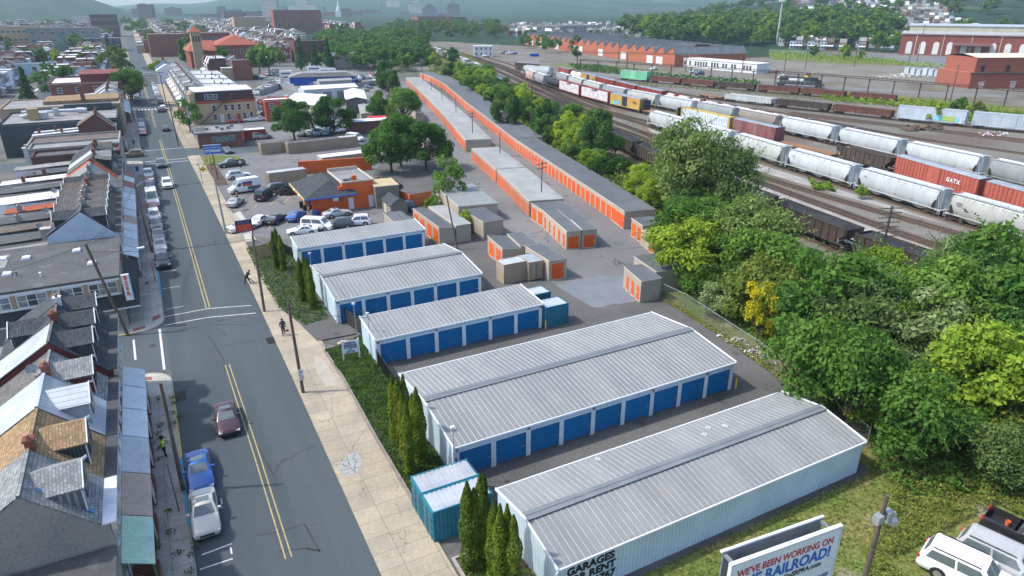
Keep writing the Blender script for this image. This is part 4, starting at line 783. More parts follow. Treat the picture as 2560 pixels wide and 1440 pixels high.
def tyre_mb(mb, c, ax, r=.33, w_=.22):
    ax = Vector(ax).normalized(); u = ax.orthogonal().normalized(); v = ax.cross(u); k = len(mb.v); n = 12; c = Vector(c); pr = ((r*.58,-w_/2), (r*.92,-w_/2), (r,-w_*.3), (r, w_*.3), (r*.92, w_/2), (r*.58, w_/2))
    for rr, h in pr:
        for i in range(n): a = 2*math.pi*i/n; mb.v.append(tuple(c+(u*math.cos(a)+v*math.sin(a))*rr+ax*h))
    for q in range(6):
        for i in range(n): j = (i+1) % n; q2 = (q+1) % 6; mb.f.append((k+q*n+i, k+q*n+j, k+q2*n+j, k+q2*n+i)); mb.m.append(0)
def tyre_heap(x, y, rx, ry, h, n, label, seed):
    b = MB(); r = random.Random(seed)
    for i in range(n):
        a = r.random()*6.28; q = math.sqrt(r.random()); z = h*(1-q*q)*r.uniform(.6,1); tyre_mb(b, (q*rx*math.cos(a), q*ry*math.sin(a), z+.15), (r.gauss(0,.6), r.gauss(0,.6),1))
    return tag(b.build('tyre_heap', M_tyre, None, (x, y,.03)), label, 'tyres', None, 'stuff')
tyre_heap(21.5,130.5,2.8,1.8,1.7,150, 'heap of old black tyres beside the ribbed roof container',1)
tyre_heap(37.5,126,4.0,3.5,2.0,210, 'heap of tyres behind the tyre shop under the big tree',2)
for i, (x, y) in enumerate(((21.0,119.2), (21.2,117.4))):
    t = thing('tyre_stack', ['taller', 'shorter'][i]+' stack of tyres standing by the open front of the tyre shop', 'tyres', (x, y,.03))
    for k in range(5-i): b = MB(); tyre_mb(b, (0,0,.12+k*.23), (0,0,1)); b.build('tyre', M_tyre, t)
t = thing('orange_wall', 'low orange wall curving behind the tyre shop', 'wall', (*g(748,436),0)); P0 = g(748,436); P1 = g(930,424)
b = MB(); b.bar((0,0,1.3), (P1[0]-P0[0], P1[1]-P0[1],1.3),.3,2.6); b.build('wall', M_shop, t); b = MB(); b.bar((0,0,2.66), (P1[0]-P0[0], P1[1]-P0[1],2.66),.4,.1); b.build('coping', M_shop, t)
unit(rect(g(808,424), g(935,408),3.2),2.5, 'long pale flat roof behind the orange wall', M_flatw, cat='shed', name='long_shed')
unit([(32.5,112.6), (36.6,112.2), (37.0,117.6), (32.9,118)],3.9, 'grey brown block with a tan flat roof beside the tyre shop', mat('tan_roof', (.42,.33,.18), (.36,.29,.17),1), cat='building', name='block_building', wallm=mat('taupe', (.22,.19,.16), (.19,.17,.145),1))
t = thing('garden_shed', 'small grey gabled garden shed with a slate roof', 'shed', (33.2,106.6,0)); b = MB(); b.box(0,0,0,2.9,4.9,2.1); b.q((0,0,2.1), (2.9,0,2.1), (1.45,0,3.0)); b.q((0,4.9,2.1), (1.45,4.9,3.0), (2.9,4.9,2.1)); b.build('wall', mat('shed_grey', (.20,.19,.165), (.18,.17,.15),1), t)
b = MB(); b.q((-.2,-.2,1.98), (1.45,-.2,3.05), (1.45,5.1,3.05), (-.2,5.1,1.98)); b.q((1.45,-.2,3.05), (3.1,-.2,1.98), (3.1,5.1,1.98), (1.45,5.1,3.05)); b.q((-.2,-.2,1.9), (-.2,5.1,1.9), (1.45,5.1,2.97), (1.45,-.2,2.97)); b.build('roof', M_sd, t); window(t,0,1.3,.9,.6,.8, 'x',-1); b = MB(); b.box(-.05,2.4,.1,-.003,3.6,2.0); b.build('door', M_creamw, t)
t = thing('board_fence', 'bright orange horizontal board fence by the vine', 'fence', (*g(997,478),0)); q = [g(997,505), g(1026,518), g(1080,508)]; o0 = g(997,478)
b = MB()
for a, c in zip(q, q[1:]):
    for k in range(6): b.bar((a[0]-o0[0], a[1]-o0[1],.2+k*.38), (c[0]-o0[0], c[1]-o0[1],.2+k*.38),.05,.35)
b.build('boards', mat('orange_board', (.62,.16,.035), (.52,.13,.03),2,.8), t)
t = thing('wooden_fence', 'pale wooden stockade fence at the corner of the nearer planting', 'fence', (12.6,95.4,0)); b = MB()
for i in range(18): b.box(-2.5+i*.15,0,0,-2.5+i*.15+.13,.03,1.8)
for i in range(14): b.box(.2,.1+i*.15,0,.23,.1+i*.15+.13,1.8)
b.build('boards', mat('pine_board', (.34,.24,.12), (.28,.2,.1),2,.85), t)
b = MB()
for P_ in ([(549,495), (640,482)], [(563,517), (585,515)], [(565,525), (573,517)], [(596,525), (614,507)], [(614,507), (645,504)], [(636,520), (642,513)], [(675,513), (690,497)], [(690,497), (743,488)], [(711,507), (727,490)], [(711,507), (742,502)], [(608,547), (640,560)], [(650,541), (672,550)], [(690,535), (722,546)], [(672,573), (678,562)], [(716,560), (722,552)], [(754,557), (765,540)], [(582,560), (593,567)]):
    c = gs(*P_); line(c[0], c[1],.16, b,.031)
tag(b.build('bay_marking', M_yel), None, None, kind='structure')
# ================================================================ cars
M_tyre2 = M_tyre; M_rim = plain('alloy_rim', (.45,.46,.48),.35,.7); M_chr = plain('chrome', (.6,.6,.62),.2,.9); M_blktrim = plain('black_trim', (.02,.02,.022),.5)
M_cg = mat('car_glass', (.085,.115,.12), (.12,.15,.155),1,.05,0,0,5, spec=1.0); M_hl = plain('headlamp', (.7,.72,.75),.15,0,.8); M_tl = plain('taillamp', (.45,.02,.02),.25,0,.7); M_plate = plain('number_plate', (.6,.6,.55),.5)  # car glass: lighter teal-grey base colour stands in for reflected sky
def paint(n, c): return mat('paint_'+n, c, tuple(x*.96 for x in c),1,.32,.15 if max(c) < .6 else 0,0, spec=.5, coat=.6)
PT = {k: paint(k, c) for k, c in dict(white=(.72,.73,.74), silver=(.42,.43,.44), grey=(.13,.135,.14), black=(.02,.021,.024), blue=(.015,.10,.36), navy=(.02,.04,.10), red=(.32,.02,.025), maroon=(.055,.014,.022), champagne=(.52,.50,.45), tan=(.23,.17,.11), teal=(.03,.16,.17), slate=(.06,.08,.10), green=(.03,.10,.05), yellow=(.6,.4,.03), skyblue=(.2,.35,.5), orange=(.55,.15,.02)).items()}
KINDS_ = {  # L, W, belt profile [(x, z)], windscreen base/top, rear top/base, roof z, wheel r, wheelbase positions
 'sedan': dict(L=4.75, W=1.82, top=[(0,.55), (.12,.70), (.9,.86), (1.5,.93), (3.75,.98), (4.45,.98), (4.72,.86), (4.75,.6)], cab=(1.45,2.25,3.3,4.05), roof=1.42, r=.33, wx=(.92,3.75)),
 'suv': dict(L=4.7, W=1.9, top=[(0,.65), (.12,.85), (.9,1.0), (1.35,1.06), (4.5,1.08), (4.66,1.0), (4.7,.65)], cab=(1.3,2.0,4.1,4.6), roof=1.72, r=.37, wx=(.92,3.7)),
 'hatch': dict(L=4.2, W=1.76, top=[(0,.6), (.12,.75), (.8,.9), (1.3,.98), (3.9,1.02), (4.15,.95), (4.2,.6)], cab=(1.2,2.0,3.5,4.05), roof=1.48, r=.32, wx=(.85,3.35)),
 'van': dict(L=5.2, W=1.98, top=[(0,.65), (.1,.85), (.6,1.05), (.95,1.18), (5.0,1.2), (5.15,1.15), (5.2,.6)], cab=(.95,1.7,4.95,5.12), roof=2.0, r=.36, wx=(.95,4.15)),
 'highvan': dict(L=5.8, W=2.05, top=[(0,.65), (.1,.9), (.55,1.15), (.9,1.3), (5.6,1.35), (5.75,1.3), (5.8,.6)], cab=(.9,1.9,5.6,5.75), roof=2.7, r=.38, wx=(1.0,4.6), panel=True),
 'bigsuv': dict(L=5.8, W=2.03, top=[(0,.75), (.1,1.0), (1.1,1.15), (1.7,1.2), (5.5,1.22), (5.75,1.15), (5.8,.7)], cab=(1.7,2.35,5.3,5.68), roof=1.95, r=.40, wx=(1.0,4.5)),
 'pickup': dict(L=5.7, W=1.98, top=[(0,.75), (.1,.95), (1.1,1.08), (1.6,1.12), (3.7,1.15), (5.6,1.15), (5.7,.7)], cab=(1.55,2.2,3.3,3.7), roof=1.8, r=.40, wx=(1.0,4.45), bed=(3.8,5.6)),
}
def car_proto(kind, style=0):
    K = KINDS_[kind]; L_, W, top = K['L'], K['W']/2, K['top']; t = thing('car_prototype', None, None)
    def tz(x):
        for a, c in zip(top, top[1:]):
            if a[0] <= x <= c[0]: return a[1]+(c[1]-a[1])*(x-a[0])/(c[0]-a[0])
        return top[-1][1]
    xs = [0,.03,.1,.25,.5]+[.5+i*(L_-1.0)/12 for i in range(1,13)]+[L_-.25, L_-.1, L_-.03, L_]
    b = MB(); n = 0; rows = []; bed = K.get('bed')
    for x in xs:
        e = min(x, L_-x); nar = W*(1-.16*max(0,1-e/.45)**2); zt = tz(x); zb = .28 if e > .15 else .32
        pr = [(nar*.90, zb), (nar*.985, zb+.12), (nar,.52*zt+.08), (nar*.985, zt*.80+.04), (nar*.93, zt-.045), (nar*.80, zt), (nar*.4, zt+.02), (0, zt+.03)]
        ring = [(-x+L_/2,-y, z) for y, z in pr]+[(-x+L_/2, y, z) for y, z in pr[-2::-1]]; rows.append(ring)
    for r_ in rows: b.v += r_
    m_ = len(rows[0])
    for i in range(len(rows)-1):
        for j in range(m_-1):
            if bed and bed[0] <= (xs[i]+xs[i+1])/2 <= bed[1] and 5 <= j <= 8: continue
            b.f.append((i*m_+j, i*m_+j+1, (i+1)*m_+j+1, (i+1)*m_+j)); b.m.append(0)
        b.f.append((i*m_, (i+1)*m_, (i+1)*m_+m_-1, i*m_+m_-1)); b.m.append(1)
    b.f.append(tuple(range(m_-1,-1,-1))); b.m.append(0); b.f.append(tuple(len(rows)*m_-m_+k for k in range(m_))); b.m.append(0)
    if bed:
        x0, x1 = L_/2-bed[0]-.05, L_/2-bed[1]+.02; y = W*.78; b.box(x1,-y,.62, x0, y,.66,1); 
        for q in ((x1,-y, x0,-y+.03), (x1, y-.03, x0, y), (x1,-y, x1+.03, y), (x0-.03,-y, x0, y)): b.box(q[0], q[1],.62, q[2], q[3],1.16,1)
    for wx in K['wx']:
        for s in (-1,1): b.tube((L_/2-wx, s*(W-.30), K['r']), (L_/2-wx, s*(W+.004), K['r']), K['r']+.07, n=16, m=1)
    a0, a1, c1, c0 = K['cab']; zr = K['roof']; wb = W*.93; wr = W*(.72 if kind in ('sedan', 'hatch') else .80 if kind != 'highvan' else .84)
    zl0, zl1 = tz(a0)-.02, tz(c0)-.02; X = lambda x: L_/2-x
    lo = [(X(a0), wb*.86, zl0), (X(a0+.25), wb, zl0+.01), (X((a0+c0)/2), wb, (zl0+zl1)/2), (X(c0-.2), wb, zl1), (X(c0), wb*.86, zl1)]
    hi = [(X(a1), wr*.86, zr-.05), (X(a1+.2), wr, zr-.05), (X((a1+c1)/2), wr, zr-.03), (X(c1-.15), wr, zr-.06), (X(c1), wr*.88, zr-.08)]
    k = len(b.v); b.v += lo+[(x,-y, z) for x, y, z in lo]+hi+[(x,-y, z) for x, y, z in hi]+[(X(a1+.1),0, zr), (X((a1+c1)/2),0, zr+.02), (X(c1-.08),0, zr-.02)]
    for s, o in ((1,0), (-1,5)):
        for i in range(4):
            f = (k+o+i, k+o+i+1, k+10+o+i+1, k+10+o+i); b.f.append(f if s > 0 else f[::-1]); b.m.append(0)
        for i in range(4):
            cc = k+20+(0 if i < 1 else 1 if i < 3 else 2)
            f = (k+10+o+i, k+10+o+i+1, cc); b.f.append(f if s > 0 else f[::-1]); b.m.append(0)
    b.f += [(k+11, k+21, k+20), (k+16, k+20, k+21), (k+13, k+22, k+21), (k+18, k+21, k+22), (k+10, k+20, k+15), (k+14, k+19, k+22)]; b.m += [0]*6
    b.f += [(k, k+10, k+15, k+5), (k+4, k+9, k+19, k+14)]; b.m += [0,0]
    body = b.build('body', [PT['white'], M_blktrim], t); smooth_angle(body,40)
    body.material_slots[0].link = 'OBJECT'; body.material_slots[0].material = PT['white']
    def lp(p, q, s): return Vector(p)+(Vector(q)-Vector(p))*s
    def pane(q4, name, inset=(.06,.94,.10,.92), off=.012):
        A_, B2, C2, D2 = [Vector(v_) for v_ in q4]; nrm = (B2-A_).cross(D2-A_).normalized(); u0, u1, v0, v1 = inset
        P = lambda u, v: lp(lp(A_, B2, u), lp(D2, C2, u), v)+nrm*off
        m2 = MB(); m2.q(P(u0, v0), P(u1, v0), P(u1, v1), P(u0, v1)); m2.build(name, M_cg, t)
    pane((lo[0][:1]+(-lo[0][1],)+lo[0][2:], lo[0], hi[0], hi[0][:1]+(-hi[0][1],)+hi[0][2:]), 'windscreen', (.03,.97,.12,.93))
    pane((lo[4], lo[4][:1]+(-lo[4][1],)+lo[4][2:], hi[4][:1]+(-hi[4][1],)+hi[4][2:], hi[4]), 'rear_window', (.06,.94,.25,.9))
    for s in (1,-1):
        f = lambda p: (p[0], p[1]*s, p[2])
        for i in range(1,3 if True else 4):
            if K.get('panel') and i == 2: continue
            q4 = [f(lo[i]), f(lo[i+1]), f(hi[i+1]), f(hi[i])]; ins = (.04,.96,.12,.88)
            if K.get('panel'): ins = (.02,.4,.05,.5)
            if s < 0: q4 = [q4[1], q4[0], q4[3], q4[2]]; ins = (1-ins[1],1-ins[0], ins[2], ins[3])
            pane(q4, 'side_window', ins)
    for wx in K['wx']:
        for s in (-1,1):
            w2 = MB(); r = K['r']; x = L_/2-wx; y0, y1 = s*(W-.22), s*(W+.012); w2.tube((x, y0, r), (x, y1, r), r, n=16); wo = w2.build('wheel', M_tyre, t)
            w2 = MB(); w2.tube((x, y1-.02*s, r), (x, y1+.012*s, r), r*.62, n=10); w2.build('rim', M_rim, wo)
    zf = tz(.1); 
    for s in (-1,1):
        h = MB(); h.box(L_/2-.34, min(s*.52*W/.9, s*.90*W), zf-.20, L_/2-.02, max(s*.52*W/.9, s*.90*W), zf-.02); h.build('headlight', M_hl, t)
        h = MB(); zz = tz(L_-.1); h.box(-L_/2+.005, min(s*.58*W, s*.9*W), zz-.28,-L_/2+.2, max(s*.58*W, s*.9*W), zz-.06); h.build('taillight', M_tl, t)
        h = MB(); h.box(X(a0+.45)-.05, min(s*W*.96, s*(W+.18)), zl0+.05, X(a0+.45)+.12, max(s*W*.96, s*(W+.18)), zl0+.2); mo = h.build('mirror', [PT['white']], t); mo.material_slots[0].link = 'OBJECT'; mo.material_slots[0].material = PT['white']
    h = MB(); h.box(L_/2-.04,-.5*W, zf-.30, L_/2+.012,.5*W, zf-.12); h.build('grille', M_blktrim, t)
    h = MB(); h.box(-L_/2-.012,-.26,.55,-L_/2+.04,.26,.68); h.build('number_plate', M_plate, t)
    if kind == 'sedan':
        h = MB(); h.box(X(c1)-0,-.45, zr-.012, X(a1+.55),.45, zr+.028) if False else h.q((X(a1+.25),-.42, zr+.012), (X(a1+.25),.42, zr+.012), (X(a1+.75),.42, zr+.030), (X(a1+.75),-.42, zr+.030)); h.build('sunroof', M_cg, t)
    if kind in ('suv', 'bigsuv'):
        for s in (-1,1): h = MB(); h.bar((X(a1+.2), s*wr*.92, zr+.03), (X(c1-.2), s*wr*.92, zr+.01),.04,.05); h.build('roof_rail', M_blktrim, t)
    if kind == 'bigsuv' or kind == 'van':
        h = MB()
        for i in range(7): h.bar((X(a1+.4),-.6+i*.2, zr+.012), (X(c1-.2),-.6+i*.2, zr+.0),.04,.03)
        o = h.build('roof_ribs', [PT['white']], t); o.material_slots[0].link = 'OBJECT'; o.material_slots[0].material = PT['white']
    return t
PROTO = {k: car_proto(k) for k in KINDS_}
def car(x, y, deg, kind, color, label, group='parked cars', z=.03, sc=1):
    c = dup(PROTO[kind], (x, y, z), R(deg), label, group, sc); c.name = {'pickup': 'pickup_truck', 'van': 'van', 'highvan': 'panel_van', 'bigsuv': 'suv', 'suv': 'suv'}.get(kind, 'car'); c['category'] = {'pickup': 'pickup truck', 'van': 'van', 'highvan': 'van'}.get(kind, 'car')
    for o in c.children:
        if o.name.split('.')[0] in ('body', 'mirror', 'roof_ribs'): o.material_slots[0].material = PT[color]
    return c
G_st = 'cars driving on the street'; G_kl = 'cars parked along the left kerb'; G_cp = 'cars in the tyre shop car park'
car(-1.42,43.0,-91, 'sedan', 'champagne', 'pale champagne sedan parked behind the bright blue car', G_kl)
c = car(-1.35,48.1,-90, 'sedan', 'blue', 'bright blue sedan parked at the blue painted kerb', G_kl)
car(1.35,54.6,-91, 'sedan', 'maroon', 'maroon sedan driving towards the camera beside the double yellow line', G_st)
car(-1.75,99.4,-89, 'suv', 'black', 'black suv at the near end of the line parked beside the corner shop', G_kl)
car(-1.8,107.0,-89, 'sedan', 'silver', 'silver sedan parked directly behind the black suv', G_kl)
car(-1.85,112.3,-89, 'sedan', 'grey', 'dark grey sedan, third in the parked line', G_kl)
car(-1.9,118.2,-89, 'suv', 'grey', 'grey suv, fourth in the parked line', G_kl)
car(-1.95,123.4,-89, 'suv', 'white', 'white suv, fifth in the parked line', G_kl)
car(-2.0,128.6,-89, 'hatch', 'red', 'small red car tucked behind the tall white van', G_kl)
car(-1.9,134.2,-89, 'highvan', 'white', 'tall white van in the parked line at the left kerb', G_kl)
for i, (y, k_, c_, d) in enumerate(((140.6, 'sedan', 'grey', 'dark grey sedan just beyond the tall white van'), (146.2, 'sedan', 'navy', 'navy sedan, second beyond the tall white van'), (151.6, 'sedan', 'red', 'red sedan, third beyond the tall white van'), (157.2, 'suv', 'silver', 'silver suv at the far end of the parked line'))): car(-2.0, y,-89, k_, c_, d, G_kl)
car(.75,167,-90, 'suv', 'slate', 'dark slate suv driving towards the camera past the crossing', G_st)
car(1.0,146.5,-89, 'suv', 'white', 'white suv driving towards the camera beside the orange roofed house', G_st)
car(3.9,217.5,90, 'sedan', 'black', 'black sedan driving away just beyond the crossing', G_st, sc=1.0)
car(-4.6,181.5,175, 'suv', 'tan', 'tan suv turning out of the side street on the left', G_st)
car(4.3,258,90, 'suv', 'maroon', 'maroon suv driving away by the round street tree', G_st)
for i, (y, k_, c_) in enumerate(((213, 'sedan', 'red'), (219, 'suv', 'silver'), (225.5, 'sedan', 'white'), (232, 'suv', 'grey'), (291, 'suv', 'grey'), (297.5, 'sedan', 'white'), (304, 'sedan', 'silver'), (311, 'suv', 'black'), (318, 'sedan', 'white'), (326, 'sedan', 'navy'), (334, 'suv', 'white'), (342, 'sedan', 'silver'))):
    car(ki(KL, y)+1.0, y,-90, k_, c_, '%s %s parked at the left kerb, %s past the second crossing' % (c_, 'suv' if k_ == 'suv' else 'sedan', nth(i)), 'cars parked up the far street')
for i, (y, k_, c_) in enumerate(((262, 'suv', 'white'), (282, 'suv', 'grey'), (290, 'sedan', 'maroon'), (297, 'sedan', 'black'), (304, 'suv', 'white'), (312, 'sedan', 'silver'), (320, 'suv', 'white'), (328, 'sedan', 'white'), (336, 'sedan', 'skyblue'), (344, 'suv', 'silver'), (364, 'suv', 'white'), (374, 'sedan', 'silver'), (384, 'sedan', 'white'), (394, 'suv', 'white'))):
    car(ki(KR, y)-1.0, y,90, k_, c_, '%s %s parked at the right kerb, %s from the mansard block' % (c_, 'suv' if k_ == 'suv' else 'sedan', nth(i)), 'cars parked up the far street')
x, y = g(580,416); car(x, y,188, 'pickup', 'slate', 'dark slate pickup truck parked nose to the pavement', G_cp)
x, y = g(597,446); car(x, y,8, 'suv', 'white', 'white suv with dark roof parked next to the liveried van', G_cp)
x, y = g(612,480); v = car(x, y,190, 'highvan', 'white', 'white high roofed van with red and blue livery', G_cp)
b = MB(); b.box(-1.3,1.03,1.35,.5,1.05,2.15); lv = b.build('livery_panel', plain('livery_blue', (.03,.05,.3)), v); b = MB(); b.box(-1.25,1.052,1.4,.45,1.058,1.8); b.build('livery_red', plain('livery_red', (.6,.1,.05)), lv); b = MB(); b.box(-2.8,1.03,.6,-.4,1.045,1.2); b.build('livery_grey', plain('livery_grey', (.12,.13,.14)), v)
for px, py, dg, k_, c_, lb in ((590,513,62, 'sedan', 'silver', 'silver sedan parked alone between yellow lines by the pavement'), (661,497,62, 'van', 'black', 'black van with its doors to the camera in the tyre shop car park'), (702,478,2, 'suv', 'black', 'black suv beside the heap of tyres'),
 (655,558,52, 'hatch', 'white', 'white hatchback behind the red and blue board'), (692,555,52, 'sedan', 'black', 'black sedan between the white hatchback and blue sedan'), (742,548,52, 'sedan', 'blue', 'blue sedan parked nose to the tyre shop'), (843,541,9, 'sedan', 'silver', 'long silver sedan along the orange side wall'),
 (757,585,168, 'sedan', 'white', 'white sedan behind the farthest blue garage, leftmost of the row'), (795,574,-38, 'van', 'white', 'white passenger van behind the farthest blue garage'), (848,570,165, 'suv', 'slate', 'dark teal suv behind the farthest blue garage'), (893,563,163, 'suv', 'white', 'white suv behind the farthest blue garage, rightmost of the row'),
 (607,576,25, 'sedan', 'white', 'pale sedan half hidden by the red and blue board'), (568,382,-78, 'sedan', 'slate', 'slate sedan by the grass island facing the camera'), (655,347,5, 'van', 'silver', 'silver passenger van beside the red skip'), (628,304,175, 'sedan', 'white', 'white sedan below the mansard block, left of two'), (648,302,170, 'sedan', 'white', 'white sedan below the mansard block, right of two'),
 (642,333,10, 'sedan', 'slate', 'slate sedan behind the silver passenger van'), (888,352,-60, 'van', 'white', 'white van parked at the end of the beige containers'), (1008,528,175, 'suv', 'navy', 'navy suv squeezed behind the garden shed'), (598,301,175, 'van', 'white', 'white van in front of the mansard block'), (586,308,170, 'sedan', 'red', 'red sedan in front of the mansard block')):
    x, y = g(px, py); car(x, y, dg, k_, c_, lb, G_cp)
c = car(39.75,14.9,-73, 'bigsuv', 'white', 'big white suv at the bottom right corner, nearer of two', 'big suvs on the scrub', sc=(1,1.12,1))
c = car(42.6,14.4,-76, 'bigsuv', 'silver', 'silver roofed suv parked next to the big white suv', 'big suvs on the scrub', sc=(1,1.1,1))
c = car(46.4,14.9,-78, 'pickup', 'black', 'black pickup truck with an orange bucket in its bed', None)
t = thing('bucket', 'orange bucket standing in the bed of the black pickup', 'bucket', (46.15,16.4,.72)); b = MB(); b.lathe((0,0,0), [(0,0), (.13,0), (.16,.36), (.14,.36), (.12,.05), (0,.05)],12); b.build('pail', plain('bucket_orange', (.7,.12,.03)), t); b = MB(); b.tube((-.15,0,.36), (0,.05,.46),.008, n=5); b.tube((.15,0,.36), (0,.05,.46),.008, n=5); b.build('handle', M_cap, t)
b = MB(); b.bar((46.3,15.6,.8), (46.8,15.2,.95),.06,.06); b.bar((46.2,15.4,.8), (46.6,16.0,.8),.06,.06); tag(b.build('folded_trolley', M_rim), 'folded metal trolley lying in the bed of the black pickup', 'trolley')
# ================================================================ poles, wires, lamps
M_pole = mat('pole_wood', (.13,.10,.075), (.09,.072,.06),1.5,.95,0,.2,6); M_galv = plain('galvanised_pole', (.33,.36,.38),.5,.4); M_wire = plain('wire', (.02,.02,.02))
def pole(x, y, h, label, lean=(0,0), arm=0, armdir=0, lamp=None, tr=False, r=.16, m=None, name='utility_pole', group=None, signs=None):
    t = thing(name, label, 'pole', (x, y,0),0, group); b = MB(); top = Vector((lean[0], lean[1], h)); b.tube((0,0,0), top, r, r*.72,9); b.build('pole', m or M_pole, t)
    for k in range(arm):
        d = Vector((math.cos(armdir), math.sin(armdir),0))*1.2; z = h-.4-k*.75; c = top*(z/h); b = MB(); b.bar(c-d, c+d,.1,.12); o = b.build('crossarm', M_pole, t); b = MB()
        for q in (-.9,-.45,.45,.9): b.lathe(tuple(c+d*q+Vector((0,0,.06))), [(.05,0), (.07,.08), (.03,.16), (0,.18)],6)
        b.build('insulator', M_glassb, o)
    if lamp:
        dx, dy, z = lamp; c = top*(z/h); b = MB(); b.path([c, c+Vector((dx*.5, dy*.5,.55)), c+Vector((dx, dy,.7))],.045,6); o = b.build('lamp_arm', M_rim, t); b = MB(); e = c+Vector((dx, dy,.68)); u = Vector((dx, dy,0)).normalized(); b.bar(e-u*.1, e+u*.6,.3,.14); b.build('lamp_head', M_trim, o)
    if tr: b = MB(); b.tube(top*.8+Vector((.3,0,0)), top*.8+Vector((.3,0,.9)),.24, n=10); b.build('transformer', M_galv, t)
    if signs: signs(t)
    return t, Vector((x, y,0))+top
def nopark(t):
    for z, s in ((2.35, 'P'), (1.75, '')):
        b = MB(); b.box(-.22,-.19, z-.26,.22,-.17, z+.26); o = b.build('parking_sign', M_whw, t)
        if s: text_mesh('lettering', s,.3, plain('sign_blk', (.02,.02,.03)), o, (0,-.195, z-.1))
        else: b = MB(); b.path([(.13*math.cos(a*.52),-.195, z+.13*math.sin(a*.52)) for a in range(13)],.018,5); b.build('prohibition_ring', M_redl, o)
tops = {}
_, tops['a'] = pole(8.1,56.6,9.0, 'nearest wooden pole on the right pavement with two small parking signs', (-.2,.3), signs=nopark)
_, tops['b'] = pole(7.95,76.8,9.3, 'dark wooden pole on the right pavement by the crosswalk', (0,.3))
_, tops['c'] = pole(7.55,109.9,8.8, 'grey wooden pole on the right pavement by the red and blue board', (-.3,.6), m=M_galv)
_, tops['d'] = pole(-6.1,77.4,10.2, 'leaning pole with a long street lamp arm beside the beer sign', (-1.9,1.6), lamp=(4.2,.8,8.2), r=.18)
_, tops['e'] = pole(-2.9,105.6,9.5, 'slim leaning pole with lamp arm along the left parked line', (-.5,3.2), lamp=(2.0,1.0,9.0))
_, tops['g'] = pole(5.6,191.5,11.0, 'wooden pole beside the diner corner', (-.4,0), tr=True, arm=1)
_, tops['h'] = pole(-3.6,237,11, 'wooden pole on the left pavement before the round street tree', (-.6,0), arm=1)
_, tops['i'] = pole(6.5,268,12, 'wooden pole on the right pavement beyond the mansard block', (-.3,0), arm=1, tr=True)
_, tops['j'] = pole(-4.0,352,12, 'tall dark pole by the far left kerb of the second crossing', (-.3,0), arm=1)
pole(36.4,86.3,8.0, 'leaning bare pole behind the farthest blue garage', (-.9,1.2), r=.13)
pole(89.5,159.4,14.5, 'tall bare pole standing against the scrub beside the dark tree', (0,0), r=.18)
YP = []
for i, (px, py, h, nm, ad) in enumerate(((1353,520,7.0, 'nearest',.3), (1250,415,6.0, 'second',1.2), (1182,362,7.0, 'third',.3), (1141,305,6.0, 'fourth',1.2), (1106,270,6.0, 'fifth',1.2), (1080,245,6.0, 'sixth',1.2), (1059,222,5.8, 'seventh',1.2), (1041,206,5.8, 'eighth',1.2))):
    x, y = g(px, py); _, tp = pole(x, y, h+1.2, '%s of the wooden poles rising through the middle rows of orange shutters' % nm, (0,0), arm=2 if i in (0,2) else 1, armdir=ad, r=.12, group='poles through the middle rows'); YP.append(tp)
for i, (px, py, h) in enumerate(((1528,95,22), (1720,108,17), (1545,163,14), (1665,162,8), (1870,165,12), (2012,175,14), (2135,168,16), (2292,155,22), (2270,165,12), (2375,255,13), (2405,195,14), (2045,130,10), (1960,178,9), (1010,105,26), (1335/4+640,85,14))):
    x, y = g(px, py); pole(x, y, h, '%s tall pole counted left to right across the far rail yard, %s' % (nth(i), ['pale', 'thin', 'dark', 'short'][i % 4]), (0,0), arm=1, armdir=.5, r=.22, group='poles across the rail yard')
x, y = g(1941,114); t = thing('phone_mast', 'pale monopole mast with a crown of antennas rising out of the top of the picture', 'mast', (x, y,0)); h = 46; b = MB(); b.tube((0,0,0), (0,0, h),.95,.5,14); b.build('mast', plain('mast_grey', (.42,.45,.48)), t)
for z in (h-1, h-6, h-10):
    b = MB(); b.lathe((0,0, z), [(2.2,0), (2.3,.15), (2.2,.3)],12); o = b.build('antenna_ring', M_galv, t); b = MB()
    for k in range(9): a = k*.7; b.box(2.4*math.cos(a)-.25,2.4*math.sin(a)-.25, z-1.2,2.4*math.cos(a)+.25,2.4*math.sin(a)+.25, z+1.2)
    b.build('antenna', M_whw, o)
for (px, py, h, dx, lb) in ((2192,690,9.5,4, 'telegraph pole with seven crossarms of insulators in front of the coal wagons'), (1392,355,9,2, 'older telegraph pole with crossarms among the shrubs behind the long row')):
    x, y = g(px, py); t = thing('telegraph_pole', lb, 'pole', (x, y,0)); b = MB(); b.tube((0,0,0), (0,0, h),.16,.12,8); b.build('pole', M_pole, t)
    for k in range(7 if dx > 2 else 3):
        b = MB(); z = h-.3-k*.62; b.bar((-1.4,.55, z), (1.4,-.55, z),.1,.1); o = b.build('crossarm', mat('mossy_wood', (.16,.15,.09), (.1,.1,.06),2,.9), t); b = MB()
        for q in range(8): s = -1.3+q*.37; b.lathe((s,-s*.39, z+.05), [(.05,0), (.06,.08), (0,.14)],5)
        b.build('insulator', M_glassb, o)
def wires(name, label, spans, r=.026, sag=.03):
    b = MB()
    for a, c in spans:
        a, c = Vector(a), Vector(c); L_ = (c-a).length; n = 10; p = [a+(c-a)*(i/n)-Vector((0,0, sag*L_*4*(i/n)*(1-i/n))) for i in range(n+1)]; b.path(p, r,4)
    return tag(b.build(name, M_wire), label, 'wires')
T_ = tops; O = Vector((0,0,-.4))
wires('overhead_wire', 'overhead wires linking the poles of the right pavement', [(T_['a'], T_['b']), (T_['b'], T_['c']), (T_['c'], T_['g']), (T_['g'], T_['i'])])
